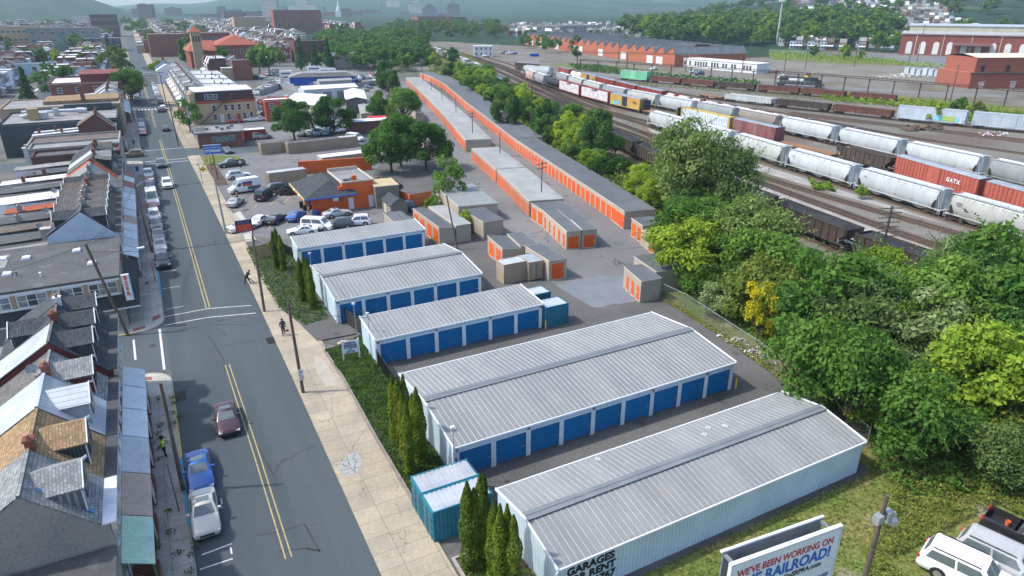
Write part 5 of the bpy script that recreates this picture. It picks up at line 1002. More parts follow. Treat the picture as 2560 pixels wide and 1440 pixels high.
wires('overhead_wire', 'overhead wires linking the poles of the left pavement', [(T_['d'], T_['e']), (T_['d']+O, T_['e']+O), (T_['e'], T_['h']), (T_['h'], T_['j']), ((-30,76,7.5), T_['d'])])
for lb, a, c in (('wire crossing the street from the leaning lamp pole to the crosswalk pole', T_['d']+O*2, T_['b']+O), ('wire crossing the street beside the parked line', T_['e']+O, T_['c']+O), ('service wire from the crosswalk pole to the pitched garage', T_['b']+O, (14.7,75.8,4)), ('service wire from the nearest right pole to the single pitch garage', T_['a']+O, (15.8,61,4.2))): wires('overhead_wire', lb, [(a, c)])
wires('overhead_wire', 'low wires strung along the poles of the middle orange rows', list(zip(YP, YP[1:])))
wires('power_line', 'long power lines sagging across the sky of the rail yard', [((368,640,40), (470,430,34)), ((368,640,34), (470,430,27)), ((470,430,34), (690,300,34)), ((470,430,27), (690,300,26)), ((470,430,20), (690,300,21))],.09,.02)
for i, (px, py, lb) in enumerate(((894,870, 'thin service mast at the corner of the three pitch garage'), (932,860, 'thin service mast with lamp on the single pitch garage wall'), (1130,1180, 'thin lamp mast at the corner of the nine shutter garage'), (773,690, 'thin service mast at the corner of the pitched six shutter garage'))):
    x, y = [(15.2,63.2), (15.75,60.2), (15.5,38.4), (14.6,80.5)][i]; t = thing('service_mast', lb.replace('three pitch', 'single pitch'), 'mast', (x, y,0)); b = MB(); b.tube((-.12,0,0), (-.12,0,5.2),.035, n=6); b.build('mast', M_galv, t); b = MB(); b.box(-.3,-.12,4.9,.0,.08,5.1); b.build('lamp', M_trim, t)
wires('overhead_wire', 'thin cables dropping from the service masts to the garages', [((15.1,63.2,5), (14.5,80.5,5)), ((15.6,60.2,5), (15.4,50.5,3.6)), ((14.5,80.5,5), T_['b'])],.012)
def lampx(t):
    b = MB(); b.path([(.1,0,7.7), (.6,-.05,7.8), (1.0,-.1,7.5)],.04,6); o = b.build('lamp_arm', M_rim, t); b = MB(); b.lathe((1.05,-.1,6.75), [(.34,0), (.28,.28), (.12,.45), (.1,.7), (0,.8)],14); b.build('lamp_shade', M_rim, o)
    for dx in (-.55,.25): b = MB(); b.box(dx,-.3,7.3, dx+.42,.1,7.8); b.build('floodlight', M_galv, t)
pole(31.1,16.5,8.9, 'weathered lamp pole with silver bell shade at the bottom right', (.1,0), signs=lampx, r=.17, name='lamp_pole')
# ================================================================ billboard and signs
M_bred = plain('board_red', (.45,.04,.05)); M_bblue = plain('board_blue', (.02,.12,.42)); M_bw = mat('board_face', (.66,.71,.76), (.60,.66,.73),.4,.5)
t = thing('billboard', 'large railroad billboard seen from above at the bottom edge, with a framed back panel', 'billboard', (20.35,16.75,5.3), math.atan2(16.15-16.75,26.9-20.35)); W = 6.7
b = MB(); b.box(0,-.12,0, W,0,3.55); b.build('panel', M_bw, t)
b = MB(); b.box(-.1,-.16,3.55, W+.1,.06,3.68); b.box(-.1,-.16,-.1, W+.1,.06,0); b.box(-.1,-.16,0,0,.06,3.55); b.box(W,-.16,0, W+.1,.06,3.55); b.build('frame', M_whw, t)
b = MB(); b.box(.2,.78,0, W-.3,.86,3.5); b.box(.2,.1,3.3,.35,.9,3.45); b.box(W-.5,.1,3.3, W-.35,.9,3.45); b.build('back_panel', M_cap, t); b = MB(); b.box(.1,.78,3.5, W-.2,.92,3.6); b.build('back_rim', M_whw, t)
for x in (1.2, W-1.2): b = MB(); b.bar((x,.45,-5.3), (x,.45,3.0),.3,.3); b.build('post', M_gan, t)
text_mesh('lettering', "WE'VE BEEN WORKING ON",.60, M_bred, t, (W/2,-.125,2.72), bold=.012, sx=.80); text_mesh('lettering', "THE RAILROAD!",.95, M_bblue, t, (W/2,-.125,1.90), bold=.03, sx=.86); text_mesh('lettering', "GoSRPRA.com",.42, M_blktrim, t, (W-2.1,-.125,1.45), bold=.01, sx=.95)
for i in range(7): b = MB(); b.box(3.2+i*.48,-.14,.35+i*.03,3.6+i*.48,-.122,.6+i*.03); b.build('train_picture', plain('pic_blue', (.12,.18,.3)), t)
t = thing('storage_sign', 'white NORTH READING STORAGE sign on two posts in the junipers', 'sign', (12.95,60.6,0), R(-9)); b = MB(); b.box(0,-.05,1.0,1.5,0,2.35); b.build('panel', M_trim, t)
for x in (-.06,1.5): b = MB(); b.box(x,-.1,0, x+.12,.04,2.5); b.build('post', M_trim, t)
for s, z, q in (('NORTH',2.05,.30), ('READING',1.80,.30), ('STORAGE',1.55,.30), ('610',1.32,.22), ('685 1767',1.08,.24)): text_mesh('lettering', s, q, plain('navy_letter', (.02,.05,.18)), t, (.75,-.055, z), bold=.012, sx=.95)
x, y = g(545,448); t = thing('storage_sign', 'blue and white storage sign board on a tall post by the grass island', 'sign', (x, y,0)); b = MB(); b.tube((0,0,0), (-.3,0,6.6),.1, n=8); b.build('post', M_brd, t); b = MB(); b.box(-1.7,-.1,5.2,1.5,.05,6.9); b.build('panel', M_bblue, t)
b = MB(); b.box(-1.85,-.08,5.05,1.65,.03,5.2); b.box(-1.85,-.08,6.9,1.65,.03,7.02); b.build('frame', M_trim, t)
text_mesh('lettering', 'NORTH READING',.42, M_trim, t, (-.1,-.11,6.3)); text_mesh('lettering', 'STORAGE',.66, M_trim, t, (-.1,-.11,5.6), bold=.03)
for i, (px, py) in enumerate(((517,405), (530,425))): x, y = g(px, py); pole(x, y,6.5, ['farther', 'nearer'][i]+' thin dark post beside the blue and white storage sign', (0,0), r=.06, name='post')
x, y = g(637,618); t = thing('tyre_board', 'red and navy advertising board on a dark post at the car park edge', 'sign', (x, y,0)); b = MB(); b.tube((0,0,0), (0,0,4.4),.09, n=8); b.build('post', M_brd, t); b = MB(); b.box(-2.2,-.12,2.6,.1,.05,4.3); b.build('panel', plain('board_navy', (.03,.04,.14)), t)
b = MB(); b.box(-2.1,-.135,2.7,0,-.122,3.7); b.build('red_field', M_redl, t)
for s, z, q in (('SECOND HAND',3.9,.24), ('& NEW TIRES',3.42,.22), ('TUNE UP - BRAKES',3.1,.19), ('610 685',2.8,.19)): text_mesh('lettering', s, q, M_yel, t, (-1.05,-.14, z), sx=.9)
x, y = g(507,462); t = thing('speed_hump_sign', 'yellow diamond bump sign with amber beacons on the right pavement', 'sign', (x, y,.13)); b = MB(); b.tube((0,0,0), (-.1,0,4.6),.06, n=8); b.build('post', M_galv, t)
b = MB(); b.q((.5,-.08,2.3), (1.15,-.08,2.95), (.5,-.08,3.6), (-.15,-.08,2.95)); b.q((.5,-.05,2.3), (-.15,-.05,2.95), (.5,-.05,3.6), (1.15,-.05,2.95)); b.build('diamond', plain('sign_yellow', (.8,.5,.02)), t); b = MB(); b.box(.15,-.095,2.85,.85,-.083,2.98); b.build('bump_symbol', M_blktrim, t)
b = MB(); b.bar((-.4,0,3.9), (.9,0,3.9),.06,.06); o = b.build('beacon_arm', M_galv, t)
for q in (-.4,.9): b = MB(); b.tube((q,-.12,3.9), (q,.12,3.9),.17, n=12); b.build('beacon', plain('amber', (.75,.25,.02)), o)
# ================================================================ fences and gates
def mesh_fence(pts, h, label, name='chain_link_fence', col=None, step=2.6, dens=.22, solid=False):
    t = thing(name, label, 'fence', (pts[0][0], pts[0][1],0)); o0 = pts[0]; b = MB(); c_ = col or M_galv
    for a, c in zip(pts, pts[1:]):
        L_ = math.hypot(c[0]-a[0], c[1]-a[1]); P = lambda s, z: (a[0]-o0[0]+(c[0]-a[0])*s/L_, a[1]-o0[1]+(c[1]-a[1])*s/L_, z); s = -h
        b.tube(P(0, h), P(L_, h),.03, n=5)
        while s < L_:
            for d in (1,-1):
                s0, s1 = (s, s+h) if d > 0 else (s+h, s); z0, z1 = 0, h
                if s0 > s1: s0, s1, z0, z1 = s1, s0, h,0
                lo = max(0, s0); hi = min(L_, s1)
                if hi > lo: f = lambda q: z0+(z1-z0)*(q-s0)/h; b.tube(P(lo, f(lo)), P(hi, f(hi)),.008 if not solid else .02, n=3, cap=False)
            s += dens
    b.build('mesh', c_, t); k = 0
    for a, c in zip(pts, pts[1:]):
        L_ = math.hypot(c[0]-a[0], c[1]-a[1]); n = max(1, int(L_/step))
        for i in range(n+1):
            p = lerp(a, c, i/n); b = MB(); b.tube((p[0]-o0[0], p[1]-o0[1],0), (p[0]-o0[0], p[1]-o0[1], h+.15),.04, n=6); b.build('post', c_, t)
mesh_fence([(51.2,58.6), (51.5,54.5), (50.6,47.6), (49.9,42), (49.0,36.5), (47.5,32), (46.3,27)],2.0, 'sagging chain link fence along the foot of the wood')
mesh_fence([(16.3,65.8), (15.2,71.5)],1.8, 'black mesh gate across the driveway between two garages', 'gate', M_blktrim,1.4,.12, True); mesh_fence([(15.7,58.3), (15.6,51.2)],1.8, 'black mesh fence closing the lane behind the storage sign', 'mesh_fence', M_blktrim,1.5,.12, True)
mesh_fence([(15.7,38.8), (16.3,33.2)],1.8, 'black mesh fence closing the lane by the teal containers', 'mesh_fence', M_blktrim,1.5,.12, True); mesh_fence([(13.2,98.4), (14.5,93.8)],1.6, 'black mesh fence behind the far arborvitae clump', 'mesh_fence', M_blktrim,1.5,.12, True)
t = thing('yard_fence', 'pale board fence dividing the used car yards', 'fence', (*g(650,240),0)); o0 = g(650,240); q = [g(650,240), g(700,222), g(765,232), g(880,222), g(950,212)]; b = MB(); [b.bar((a[0]-o0[0], a[1]-o0[1],1.1), (c[0]-o0[0], c[1]-o0[1],1.1),.08,2.1) for a, c in zip(q, q[1:])]; b.build('boards', mat('grey_board', (.30,.31,.32), (.24,.25,.26),.5), t)
b = MB(); b.prism([(0,0), (.9,.1), (1.0,.5), (.4,.7), (-.1,.4)],0,.55); tag(b.build('boulder', mat('boulder', (.38,.32,.25), (.3,.26,.2),2), None, (*g(848,872),0)), 'tan boulder at the top edge of the juniper bed', 'boulder')
b = MB(); pp = [(11.75,63.6), (12.0,57), (11.85,46), (11.9,37.9)]; [b.bar((a[0], a[1],.2), (c[0], c[1],.2),.16,.4) for a, c in zip(pp, pp[1:])]; tag(b.build('edging', mat('timber_edging', (.22,.2,.18), (.16,.15,.13),2)), 'weathered timber edging between pavement and juniper bed', 'edging')
for i, (px, py, m_, lb) in enumerate(((783,540, 'grey_bin', 'grey bin at the corner of the tyre shop'), (792,540, 'bright_blue_wall', 'blue bin between the grey and red bins'), (798,536, 'red_letter', 'red bin nearest the tyre shop wall'), (344,428, 'bright_blue_wall', 'blue bin on the left pavement beside the pole'))):
    x, y = g(px, py); b = MB(); b.lathe((0,0,0), [(.28,0), (.32,.9), (.34,.92), (.3,1.0), (0,1.04)],12); tag(b.build('bin', MATS.get(m_) or plain(m_, (.15,.17,.17)), None, (x, y,.03)), lb, 'bin')
# ================================================================ people
M_skin = plain('skin', (.16,.085,.055),.6); M_skin2 = plain('skin_light', (.45,.28,.2),.6); M_hiv = plain('hi_vis', (.55,.75,.03),.7); M_jean = plain('jeans', (.03,.045,.08),.9); M_tee = plain('slate_shirt', (.06,.075,.09),.9); M_darkc = plain('dark_clothes', (.02,.02,.025),.9); M_hair = plain('hair', (.012,.01,.01),.9)
def person(x, y, rz, label, shirt, legs, skin, bend=0, stride=.22, arm=((.25,-.1,1.0), (-.25,.1,1.0)), hair='short', z=.135, sc=1.0):
    t = thing('person', label, 'person', (x, y, z), rz); sb = math.sin(bend); cb = math.cos(bend); T = lambda p: (p[0], p[1]+(p[2]-.95)*sb,.95+(p[2]-.95)*cb) if p[2] > .95 else p
    V = []; E = []; Rr = []
    def add(p, r, par=None): V.append(T(p)); Rr.append(r); (E.append((par, len(V)-1)) if par is not None else None); return len(V)-1
    pel = add((0,0,.96),.15); wa = add((0,0,1.12),.135, pel); ch = add((0,.01,1.34),.165, wa); nk = add((0,.0,1.50),.062, ch); hd = add((0,.02,1.60),.085, nk); add((0,.015,1.70),.088, hd)
    nose = add((0,.115,1.62),.016, hd); 
    for s, st in ((1, stride), (-1,-stride)):
        hp = add((s*.10,0,.90),.105, pel); kn = add((s*.11, st*.55+.03,.50),.068, hp); an = add((s*.11, st,.10),.045, kn); add((s*.12, st+.16,.04),.04, an)
        sh = add((s*.20,0,1.42),.068, ch); hx, hy, hz2 = arm[0 if s > 0 else 1]; el = add((s*.25, hy*.4-.03,1.17),.045, sh); wr = add((hx, hy, hz2),.032, el); pm = add((hx+.0, hy+.06, hz2-.05),.036, wr)
        for q in range(4): f1 = add((hx-.03+q*.02, hy+.10, hz2-.09),.0115, pm); add((hx-.03+q*.02, hy+.115, hz2-.12-.008*(1.5-abs(q-1.5))),.009, f1)
        th = add((hx-s*.045, hy+.08, hz2-.05),.012, pm); add((hx-s*.05, hy+.11, hz2-.08),.010, th)
    me = bpy.data.meshes.new('body'); me.from_pydata(V, E, []); o = bpy.data.objects.new('body', me); COL.objects.link(o); md = o.modifiers.new('s', 'SKIN'); 
    if not me.skin_vertices: bpy.context.view_layer.objects.active = o; 
    if not me.skin_vertices: me.attributes.new
    for i, sv in enumerate(me.skin_vertices[0].data): sv.radius = (Rr[i]*1.3, Rr[i]*1.3*(.72 if i in (1,2) else 1)); sv.use_root = (i == 0)
    sd2 = o.modifiers.new('d', 'SUBSURF'); sd2.levels = 1; sd2.render_levels = 1; dg = bpy.context.evaluated_depsgraph_get(); dg.update(); m2 = bpy.data.meshes.new_from_object(o.evaluated_get(dg)); bpy.data.objects.remove(o)
    o = bpy.data.objects.new('body', m2); COL.objects.link(o); o.parent = t; m2.materials.clear()
    for a in (skin, shirt, legs, M_blktrim): m2.materials.append(a)
    hw = [T((arm[0][0], arm[0][1], arm[0][2])), T((arm[1][0], arm[1][1], arm[1][2]))]
    for p in m2.polygons:
        c = p.center; p.use_smooth = True; nkz = T((0,0,1.47)); hand = any((Vector(c)-Vector(h)).length < .2 for h in hw); wz = T((0,0,1.0))[2]
        p.material_index = 3 if c.z < .08 else 2 if c.z < .98 and not hand else 0 if hand or (Vector(c)-Vector(T((0,.02,1.62)))).length < .165 else 1
    b = MB(); c = Vector(T((0,.0,1.69))); rr = .11 if hair == 'short' else .17
    b.lathe((0,0,0), [(rr*1.0,-.03), (rr*1.02,.03), (rr*.75,.085 if hair == 'short' else .12), (0,.11 if hair == 'short' else .17)],12); b.v = [tuple(Vector(v)+c) for v in b.v]; b.build('hair', M_hair, t)
    b = MB()
    for s in (-1,1): e = Vector(T((s*.035,.098,1.635))); b.box(e.x-.012, e.y-.004, e.z-.008, e.x+.012, e.y+.006, e.z+.008)
    b.build('eyes', M_blktrim, t); b = MB(); e = Vector(T((0,.1,1.565))); b.box(-.025, e.y-.004, e.z-.006,.025, e.y+.006, e.z+.006); b.build('mouth', plain('lips', (.2,.06,.05)), t)
    t.scale = (sc,)*3; return t
person(*g(710,840), R(180), 'man in dark shirt and jeans walking on the right pavement with a red bag', M_tee, M_jean, M_skin, sc=1.08)
x, y = g(718,832); b = MB(); b.box(-.18,-.08,0,.18,.08,.22); b.path([(-.1,0,.22), (0,0,.34), (.1,0,.22)],.012,5); tag(b.build('bag', plain('bag_red', (.35,.05,.04)), None, (8.8-.32+.62,69.15,.62)), 'small red bag hanging from the walking man\'s hand', 'bag')
person(*g(619,712), R(-60), 'worker in yellow harness bending over a leaf blower on the right pavement', M_darkc, M_darkc, M_skin, bend=.75, stride=.3, arm=((.2,.3,1.15), (-.2,.35,1.1)), sc=1.08)
x, y = g(626,708); b = MB(); b.tube((0,0,.75), (.75,-.55,.12),.06,.05,8); b.box(-.15,-.12,.7,.12,.12,.98); tag(b.build('leaf_blower', M_darkc, None, (x-.3, y+.1,.13)), 'black leaf blower held by the bending worker', 'leaf blower')
person(-3.55,51.9, R(-100), 'person in lime green shirt standing on the left pavement looking at a phone', M_hiv, M_darkc, M_skin, stride=.03, arm=((.12,.32,1.25), (-.2,.3,1.2)), hair='afro', sc=1.05)
person(*g(603,420), R(170), 'man in pale shirt leaning at the bed of the slate pickup', plain('pale_shirt', (.5,.42,.38)), M_darkc, M_skin2, stride=.05, z=.03, sc=1.05)
person(*g(594,502), R(120), 'person in rust coloured shirt behind the lone silver sedan', plain('rust_shirt', (.3,.08,.05)), M_darkc, M_skin, z=.03)
person(*g(722,484), R(60), 'left of two workers in orange and black by the black suv', plain('work_orange', (.4,.12,.05)), M_darkc, M_skin, z=.03, sc=1.1)
person(*g(732,484), R(-110), 'right of two workers in orange and black by the black suv', plain('work_orange', (.4,.12,.05)), M_darkc, M_skin, z=.03, sc=1.1)
person(*g(336,366), R(20), 'pedestrian waiting at the left corner of the far crossing', M_tee, M_darkc, M_skin)
person(*g(776,533), R(-80), 'mechanic crouching at the open front of the tyre shop', M_darkc, M_darkc, M_skin, bend=.9, z=.03)
pole(-2.6,46.9,9.0, 'dark wooden pole leaning along the painted kerb at the left', (.1,.2), r=.16); pole(-3.0,44.5,3.4, 'thin green sign post near the painted kerb', (-.15,1.3), r=.05, name='sign_post'); pole(-2.9,92.8,2.6, 'thin dark sign post on the left pavement before the black suv', (0,.3), r=.05, name='sign_post')
# ================================================================ buildings of the middle distance
t = thing('blue_workshop', 'bright blue single storey workshop with a slate hipped roof and black fascia', 'workshop', (57.5,317,0), R(-14)); W, D = 27,16
b = MB(); b.box(0,0,0, W, D,3.6); b.build('wall', M_blu2, t); b = MB(); b.q((-.8,-.8,3.6), (W+.8,-.8,3.6), (W-3,4,5.0), (5,4,5.0)); b.build('black_fascia', M_flat, t)
b = MB(); b.q((-.8,-.8,3.6), (5,4,5), (5, D-3,5), (-.8, D+.8,3.6)); b.q((W+.8,-.8,3.6), (W+.8, D+.8,3.6), (W-3, D-3,5), (W-3,4,5)); b.q((-.8, D+.8,3.6), (5, D-3,5), (W-3, D-3,5), (W+.8, D+.8,3.6)); b.q((5,4,5), (W-3,4,5), (W-3, D-3,5), (5, D-3,5)); b.build('roof', M_flat2, t)
for x in (11,14.2): b = MB(); b.box(x,-.06,0, x+2.6,-.003,3); b.build('bay_door', M_glass, t)
t = thing('grey_hall', 'grey concrete hall with a low dark roof beyond the blue workshop', 'hall', (94,385,0), R(-3)); b = MB(); b.box(0,0,0,18,14,7); b.build('wall', mat('grey_concrete_wall', (.30,.28,.26), (.24,.23,.22),.4,.9, pat={'t': 'seam', 'ax': 'wall', 'w': 2.2, 'fr': .06, 'mc': (.2,.19,.18)}), t)
b = MB(); b.q((-.4,-.4,7), (18.4,-.4,7), (18.4,7,8.6), (-.4,7,8.6)); b.q((-.4,7,8.6), (18.4,7,8.6), (18.4,14.4,7), (-.4,14.4,7)); b.build('roof', M_cap, t); window(t,7,0,4.2,2.4,1.2, 'y',-1); window(t,14,0,4.2,1.8,1.4, 'y',-1, pane=M_glass)
M_whr = mat('white_metal_roof', (.62,.63,.64), (.50,.51,.53),.3,.6,0,.08,3, pat={'t': 'seam', 'ax': 'y', 'w': .8, 'fr': .08, 'mc': (.4,.41,.42)})
def gabled(x, y, W, D, h, hr, deg, label, wall, roof, name='warehouse', cat='warehouse', ax='x', extra=None, group=None):
    t = thing(name, label, cat, (x, y,0), R(deg), group); b = MB(); b.box(0,0,0, W, D, h)
    if ax == 'x': b.q((0,0, h), (0, D/2, hr), (0, D, h)); b.q((W,0, h), (W, D, h), (W, D/2, hr))
    else: b.q((0,0, h), (W,0, h), (W/2,0, hr)); b.q((0, D, h), (W/2, D, hr), (W, D, h))
    b.build('wall', wall, t); r = MB(); o = .3
    if ax == 'x': r.q((-o,-o, h-.02), (W+o,-o, h-.02), (W+o, D/2, hr+.1), (-o, D/2, hr+.1)); r.q((-o, D/2, hr+.1), (W+o, D/2, hr+.1), (W+o, D+o, h-.02), (-o, D+o, h-.02))
    else: r.q((-o,-o, h-.02), (W/2,-o, hr+.1), (W/2, D+o, hr+.1), (-o, D+o, h-.02)); r.q((W/2,-o, hr+.1), (W+o,-o, h-.02), (W+o, D+o, h-.02), (W/2, D+o, hr+.1))
    r.build('roof', roof, t)
    if extra: extra(t, W, D, h)
    return t
def ww(t, W, D, h):
    for i in range(3): b = MB(); b.box(2+i*5,-.06,.1,5+i*5,-.003,3); b.build('bay_door', M_cap, t)
gabled(*g(763,254),20,9,4.2,5.0,2, 'white roofed warehouse with open bays facing the camera', mat('pale_wall', (.48,.52,.55), (.4,.44,.47),.5), M_whr, extra=ww)
gabled(*g(788,300),13,12,4.5,6.8,38, 'white gabled roof tilted between the two nearest yard trees', M_creamw, M_whr, ax='y')
gabled(*g(868,285),6.5,26,4.5,5.2,-14, 'long pale roofed lean-to behind the two yard trees', mat('dark_grey_wall', (.13,.12,.12), (.1,.1,.1),.5), M_whr, ax='y')
gabled(*g(905,310),3.2,38,3.0,3.1,-14, 'narrow row of beige lockers with grey roof beside the alley', M_beige, M_ltroof, ax='y')
gabled(*g(800,222),14,5,3,3.6,2, 'low grey green shed in front of the used car rows', mat('sage_wall', (.33,.36,.34), (.28,.31,.3),.5), M_ltroof, 'shed', 'shed')
gabled(*g(945,290),4,15,3,3.1,-14, 'pale blue roofed long unit left of the round tree', M_beige, M_ltroof, 'storage_unit', 'storage unit', ax='y')
gabled(*g(930,330),6,7,3.3,3.7,-8, 'bright red roofed shop under the round tree', M_whw, plain('red_roof', (.55,.02,.03)), 'shop', 'shop')
gabled(*g(875,338),12,4,3.5,3.6,-2, 'brown sided shed with white roof edge behind the beige containers', M_brd, M_flatw, 'shed', 'shed')
t = flatblock(g(668,305)[0], g(668,305)[0]+7.5, g(668,305)[1], g(668,305)[1]+6,6.0, 'red painted upper storey box next to the mansard block', plain('red_siding', (.40,.07,.045)), M_flatw, 'red_annexe', 'building', win={'S': (2,.9,1.4)}, stories=2)
t = thing('red_skip', 'red steel container beside the diner', 'container', (*g(612,352),0)); b = MB(); b.box(0,0,0,5.5,3,2.6); b.build('skip_body', mat('red_steel', (.38,.04,.04), (.3,.035,.035),1, pat={'t': 'seam', 'ax': 'wall', 'w': .4, 'fr': .2, 'mc': (.2,.02,.02)}), t); b = MB(); b.box(.1,.1,2.6,5.4,2.9,2.66); b.build('lid', M_flatw, t)
r = random.Random(11); cols = ['white', 'white', 'silver', 'grey', 'black', 'silver', 'navy', 'red', 'white', 'maroon', 'skyblue', 'slate', 'tan', 'champagne']; ks = ['sedan', 'suv', 'sedan', 'hatch', 'suv', 'van', 'pickup']
rows = [((645,262), (745,246),9, 'red brown fence'), ((635,240), (700,205),9, 'leftmost lane'), ((700,222), (745,208),5, 'corner of the blue workshop'), ((742,212), (935,196),17, 'front of the blue workshop'), ((770,220), (900,208),10, 'second lane before the blue workshop'), ((850,200), (950,186),8, 'camper park'), ((905,232), (945,200),5, 'grass edge by the storage lane'), ((915,168), (985,164),6, 'far car park past the grey hall'), ((640,200), (690,180),6, 'left trees'), ((655,290), (720,280),5, 'scrap yard'), ((750,340), (870,330),8, 'under the yard trees'), ((650,225), (700,215),4, 'yellow machines')]
for (p, q, n, d) in rows:
    A_, B_ = g(*p), g(*q); dgr = math.degrees(math.atan2(B_[1]-A_[1], B_[0]-A_[0]))+90
    for i in range(n):
        s = (i+.5)/n; c_ = r.choice(cols); k_ = r.choice(ks); x, y = lerp(A_, B_, s)
        car(x+r.uniform(-.4,.4), y+r.uniform(-1,1), dgr+r.choice((0,180))+r.uniform(-8,8)-20, k_, c_, '%s %s, %s from left, row at the %s' % (c_, k_.replace('hatch', 'hatchback'), nth(i), d), 'cars in the used car yards')
for i, (p, L_) in enumerate((((770,182),7), ((800,188),8), ((862,205),6), ((700,195),6), ((715,275),7))):
    t = thing('camper_trailer', ['farthest long', 'second', 'third, short', 'leftmost', 'nearest brown striped'][i]+' white camper trailer near the blue workshop', 'trailer', (*g(*p),0), R(-8), 'camper trailers'); b = MB(); b.box(0,0,.6, L_,2.4,3.0); b.box(.2,.1,3.0, L_-.2,2.3,3.15); b.build('body', PT['white'], t)
    b = MB(); b.box(.8,-.03,1.7, L_-.8,-.003,2.3); b.build('window_band', M_glass, t)
    for q in (L_*.4, L_*.55):
        b = MB(); b.tube((q,.05,.35), (q,.3,.35),.35, n=12); b.build('wheel', M_tyre, t)
t = flatblock(*[0,12.5,0,9],6.6, 'white two storey railway office with dark windows beside the tracks', M_whw, M_flatw, 'railway_office', 'office', win={'S': (4,1.0,1.6), 'W': (3,1.0,1.6)}, par=.2); t.location = (203,441,0); t.rotation_euler[2] = R(-22)
# ---- sawtooth works
M_orb = brick('orange_brick', (.33,.11,.06), (.28,.095,.055))
A_, B_ = Vector(g(1685,168)+(0,)), Vector(g(1312,112)+(0,)); d = (B_-A_); L_ = d.length; ang = math.atan2(d.y, d.x)
t = thing('sawtooth_works', 'long orange brick works with a grey sawtooth roof and brick end gable', 'factory', tuple(A_), ang); n = 22; w_ = L_/n; dp = -48; b = MB(); r_ = MB(); gl = MB()
for i in range(n):
    x = i*w_
    b.q((x,0,0), (x,0,6.5), (x+w_*.28,0,10.5), (x+w_,0,6.5), (x+w_,0,0))
    r_.q((x+w_*.28,.3,10.6), (x+w_*1.0,.3,6.6), (x+w_, dp,6.6), (x+w_*.28, dp,10.6)); gl.q((x,.1,6.5), (x+w_*.28,.1,10.5), (x+w_*.28, dp,10.5), (x, dp,6.5))
b.q((0,0,0), (0,0,6.5), (0, dp,6.5), (0, dp,0)); b.build('wall', M_orb, t); r_.build('roof', mat('slate_felt', (.13,.15,.165), (.10,.12,.135),.1,.9), t); gl.build('north_light', mat('grey_glazing', (.16,.18,.2), (.12,.14,.15),.3,.5), t)
for i in (1,2,5,8,11,12,15,18,20): q = MB(); q.box(i*w_+2,.003,.3, i*w_+w_-2,.08,4.6); q.build('white_door', M_whw, t)
t = thing('brick_gable_hall', 'dark brick hall with a stepped gable at the end of the sawtooth works', 'hall', tuple(g(1680,165))+(0,), R(-14)); b = MB(); W = 36
b.q((0,0,0), (W,0,0), (W,0,8), (W*.75,0,9), (W*.6,0,11.5), (W*.4,0,11.5), (W*.25,0,9), (0,0,8)); b.q((W,0,0), (W,30,0), (W,30,8), (W,0,8)); b.q((0,0,0), (0,0,8), (0,30,8), (0,30,0)); b.build('wall', M_brd, t); b = MB(); b.q((0,.2,8), (W*.4,.2,10.8), (W*.4,30,10.8), (0,30,8)); b.q((W*.4,.2,10.8), (W*.6,.2,10.8), (W*.6,30,10.8), (W*.4,30,10.8)); b.q((W*.6,.2,10.8), (W,.2,8), (W,30,8), (W*.6,30,10.8)); b.build('roof', M_flat, t)
for x in (4,11,18): q = MB(); q.box(x,-.06,.3, x+4.4,-.003,3.6); q.build('boarded_opening', M_tanw, t)
q = MB(); q.box(25,-.06,.1,29,-.003,5); q.build('loading_door', plain('dark_opening', (.015,.015,.018)), t)
X, Y = g(1675,164); X2, Y2 = g(1868,182)
t = thing('white_long_office', 'long low white building with a row of dark windows in front of the brick gable', 'office', (X, Y-6,0), math.atan2(Y2-Y, X2-X)); W = math.hypot(X2-X, Y2-Y); b = MB(); b.box(0,0,0, W,10,4.6); b.build('wall', M_whw, t); b = MB(); b.box(-.3,-.3,4.6, W+.3,10.3,4.9); b.build('roof', M_flatw, t)
for i in range(26):
    if i in (3,5,11,15,18,21,22): continue
    window(t,2+i*(W-4)/26,0,1.4,1.3,2.2, 'y',-1)
X, Y = g(1775,150); gabled(X+2, Y+4,14,14,5.5,7,-14, 'small pale building at the right end of the brick gable hall', M_creamw, M_flatw, 'building', 'building')
# ---- big brick shed with arched windows
X, Y = g(2245,136); X2, Y2 = g(2560,147); t = thing('arched_brick_works', 'long red brick works with tall white arched windows and pale clerestory roof', 'factory', (X, Y,0), math.atan2(Y2-Y, X2-X)); W = 150
M_rb2 = brick('rusty_brick', (.21,.06,.045), (.17,.05,.04)); b = MB(); b.box(0,0,0, W,34,14); b.build('wall', M_rb2, t); b = MB(); b.q((-.6,-.8,13.6), (W,-.8,13.6), (W,9,15.6), (-.6,9,15.6)); b.q((-.6,25,15.6), (W,25,15.6), (W,35,13.6), (-.6,35,13.6)); b.build('roof', M_tealr, t)
b = MB(); b.box(3,9,15.4, W,25,19); b.build('clerestory', mat('cream_cladding', (.42,.41,.31), (.36,.35,.27),.3,.8, pat={'t': 'seam', 'ax': 'wall', 'w': 1.4, 'fr': .2, 'mc': (.3,.3,.22)}), t); b = MB(); b.q((2,8.4,19), (W,8.4,19), (W,17,20.4), (2,17,20.4)); b.q((2,17,20.4), (W,17,20.4), (W,25.6,19), (2,25.6,19)); b.build('clerestory_roof', M_tealr, t)
for i in range(16):
    x = 4+i*8.2; q = MB(); pts = [(x,-.08,.8), (x+3.6,-.08,.8)]+[(x+1.8+1.8*math.cos(R(a)),-.08,7.2+1.8*math.sin(R(a))) for a in range(0,181,20)]; q.q(*pts); wo = q.build('arched_window', plain('white_glazing', (.60,.62,.60)), t)
    if i % 2 == 0: q = MB(); q.box(x+5.4,-.3,0, x+5.8,-.003,13.4); q.build('downpipe', M_creamw, t)
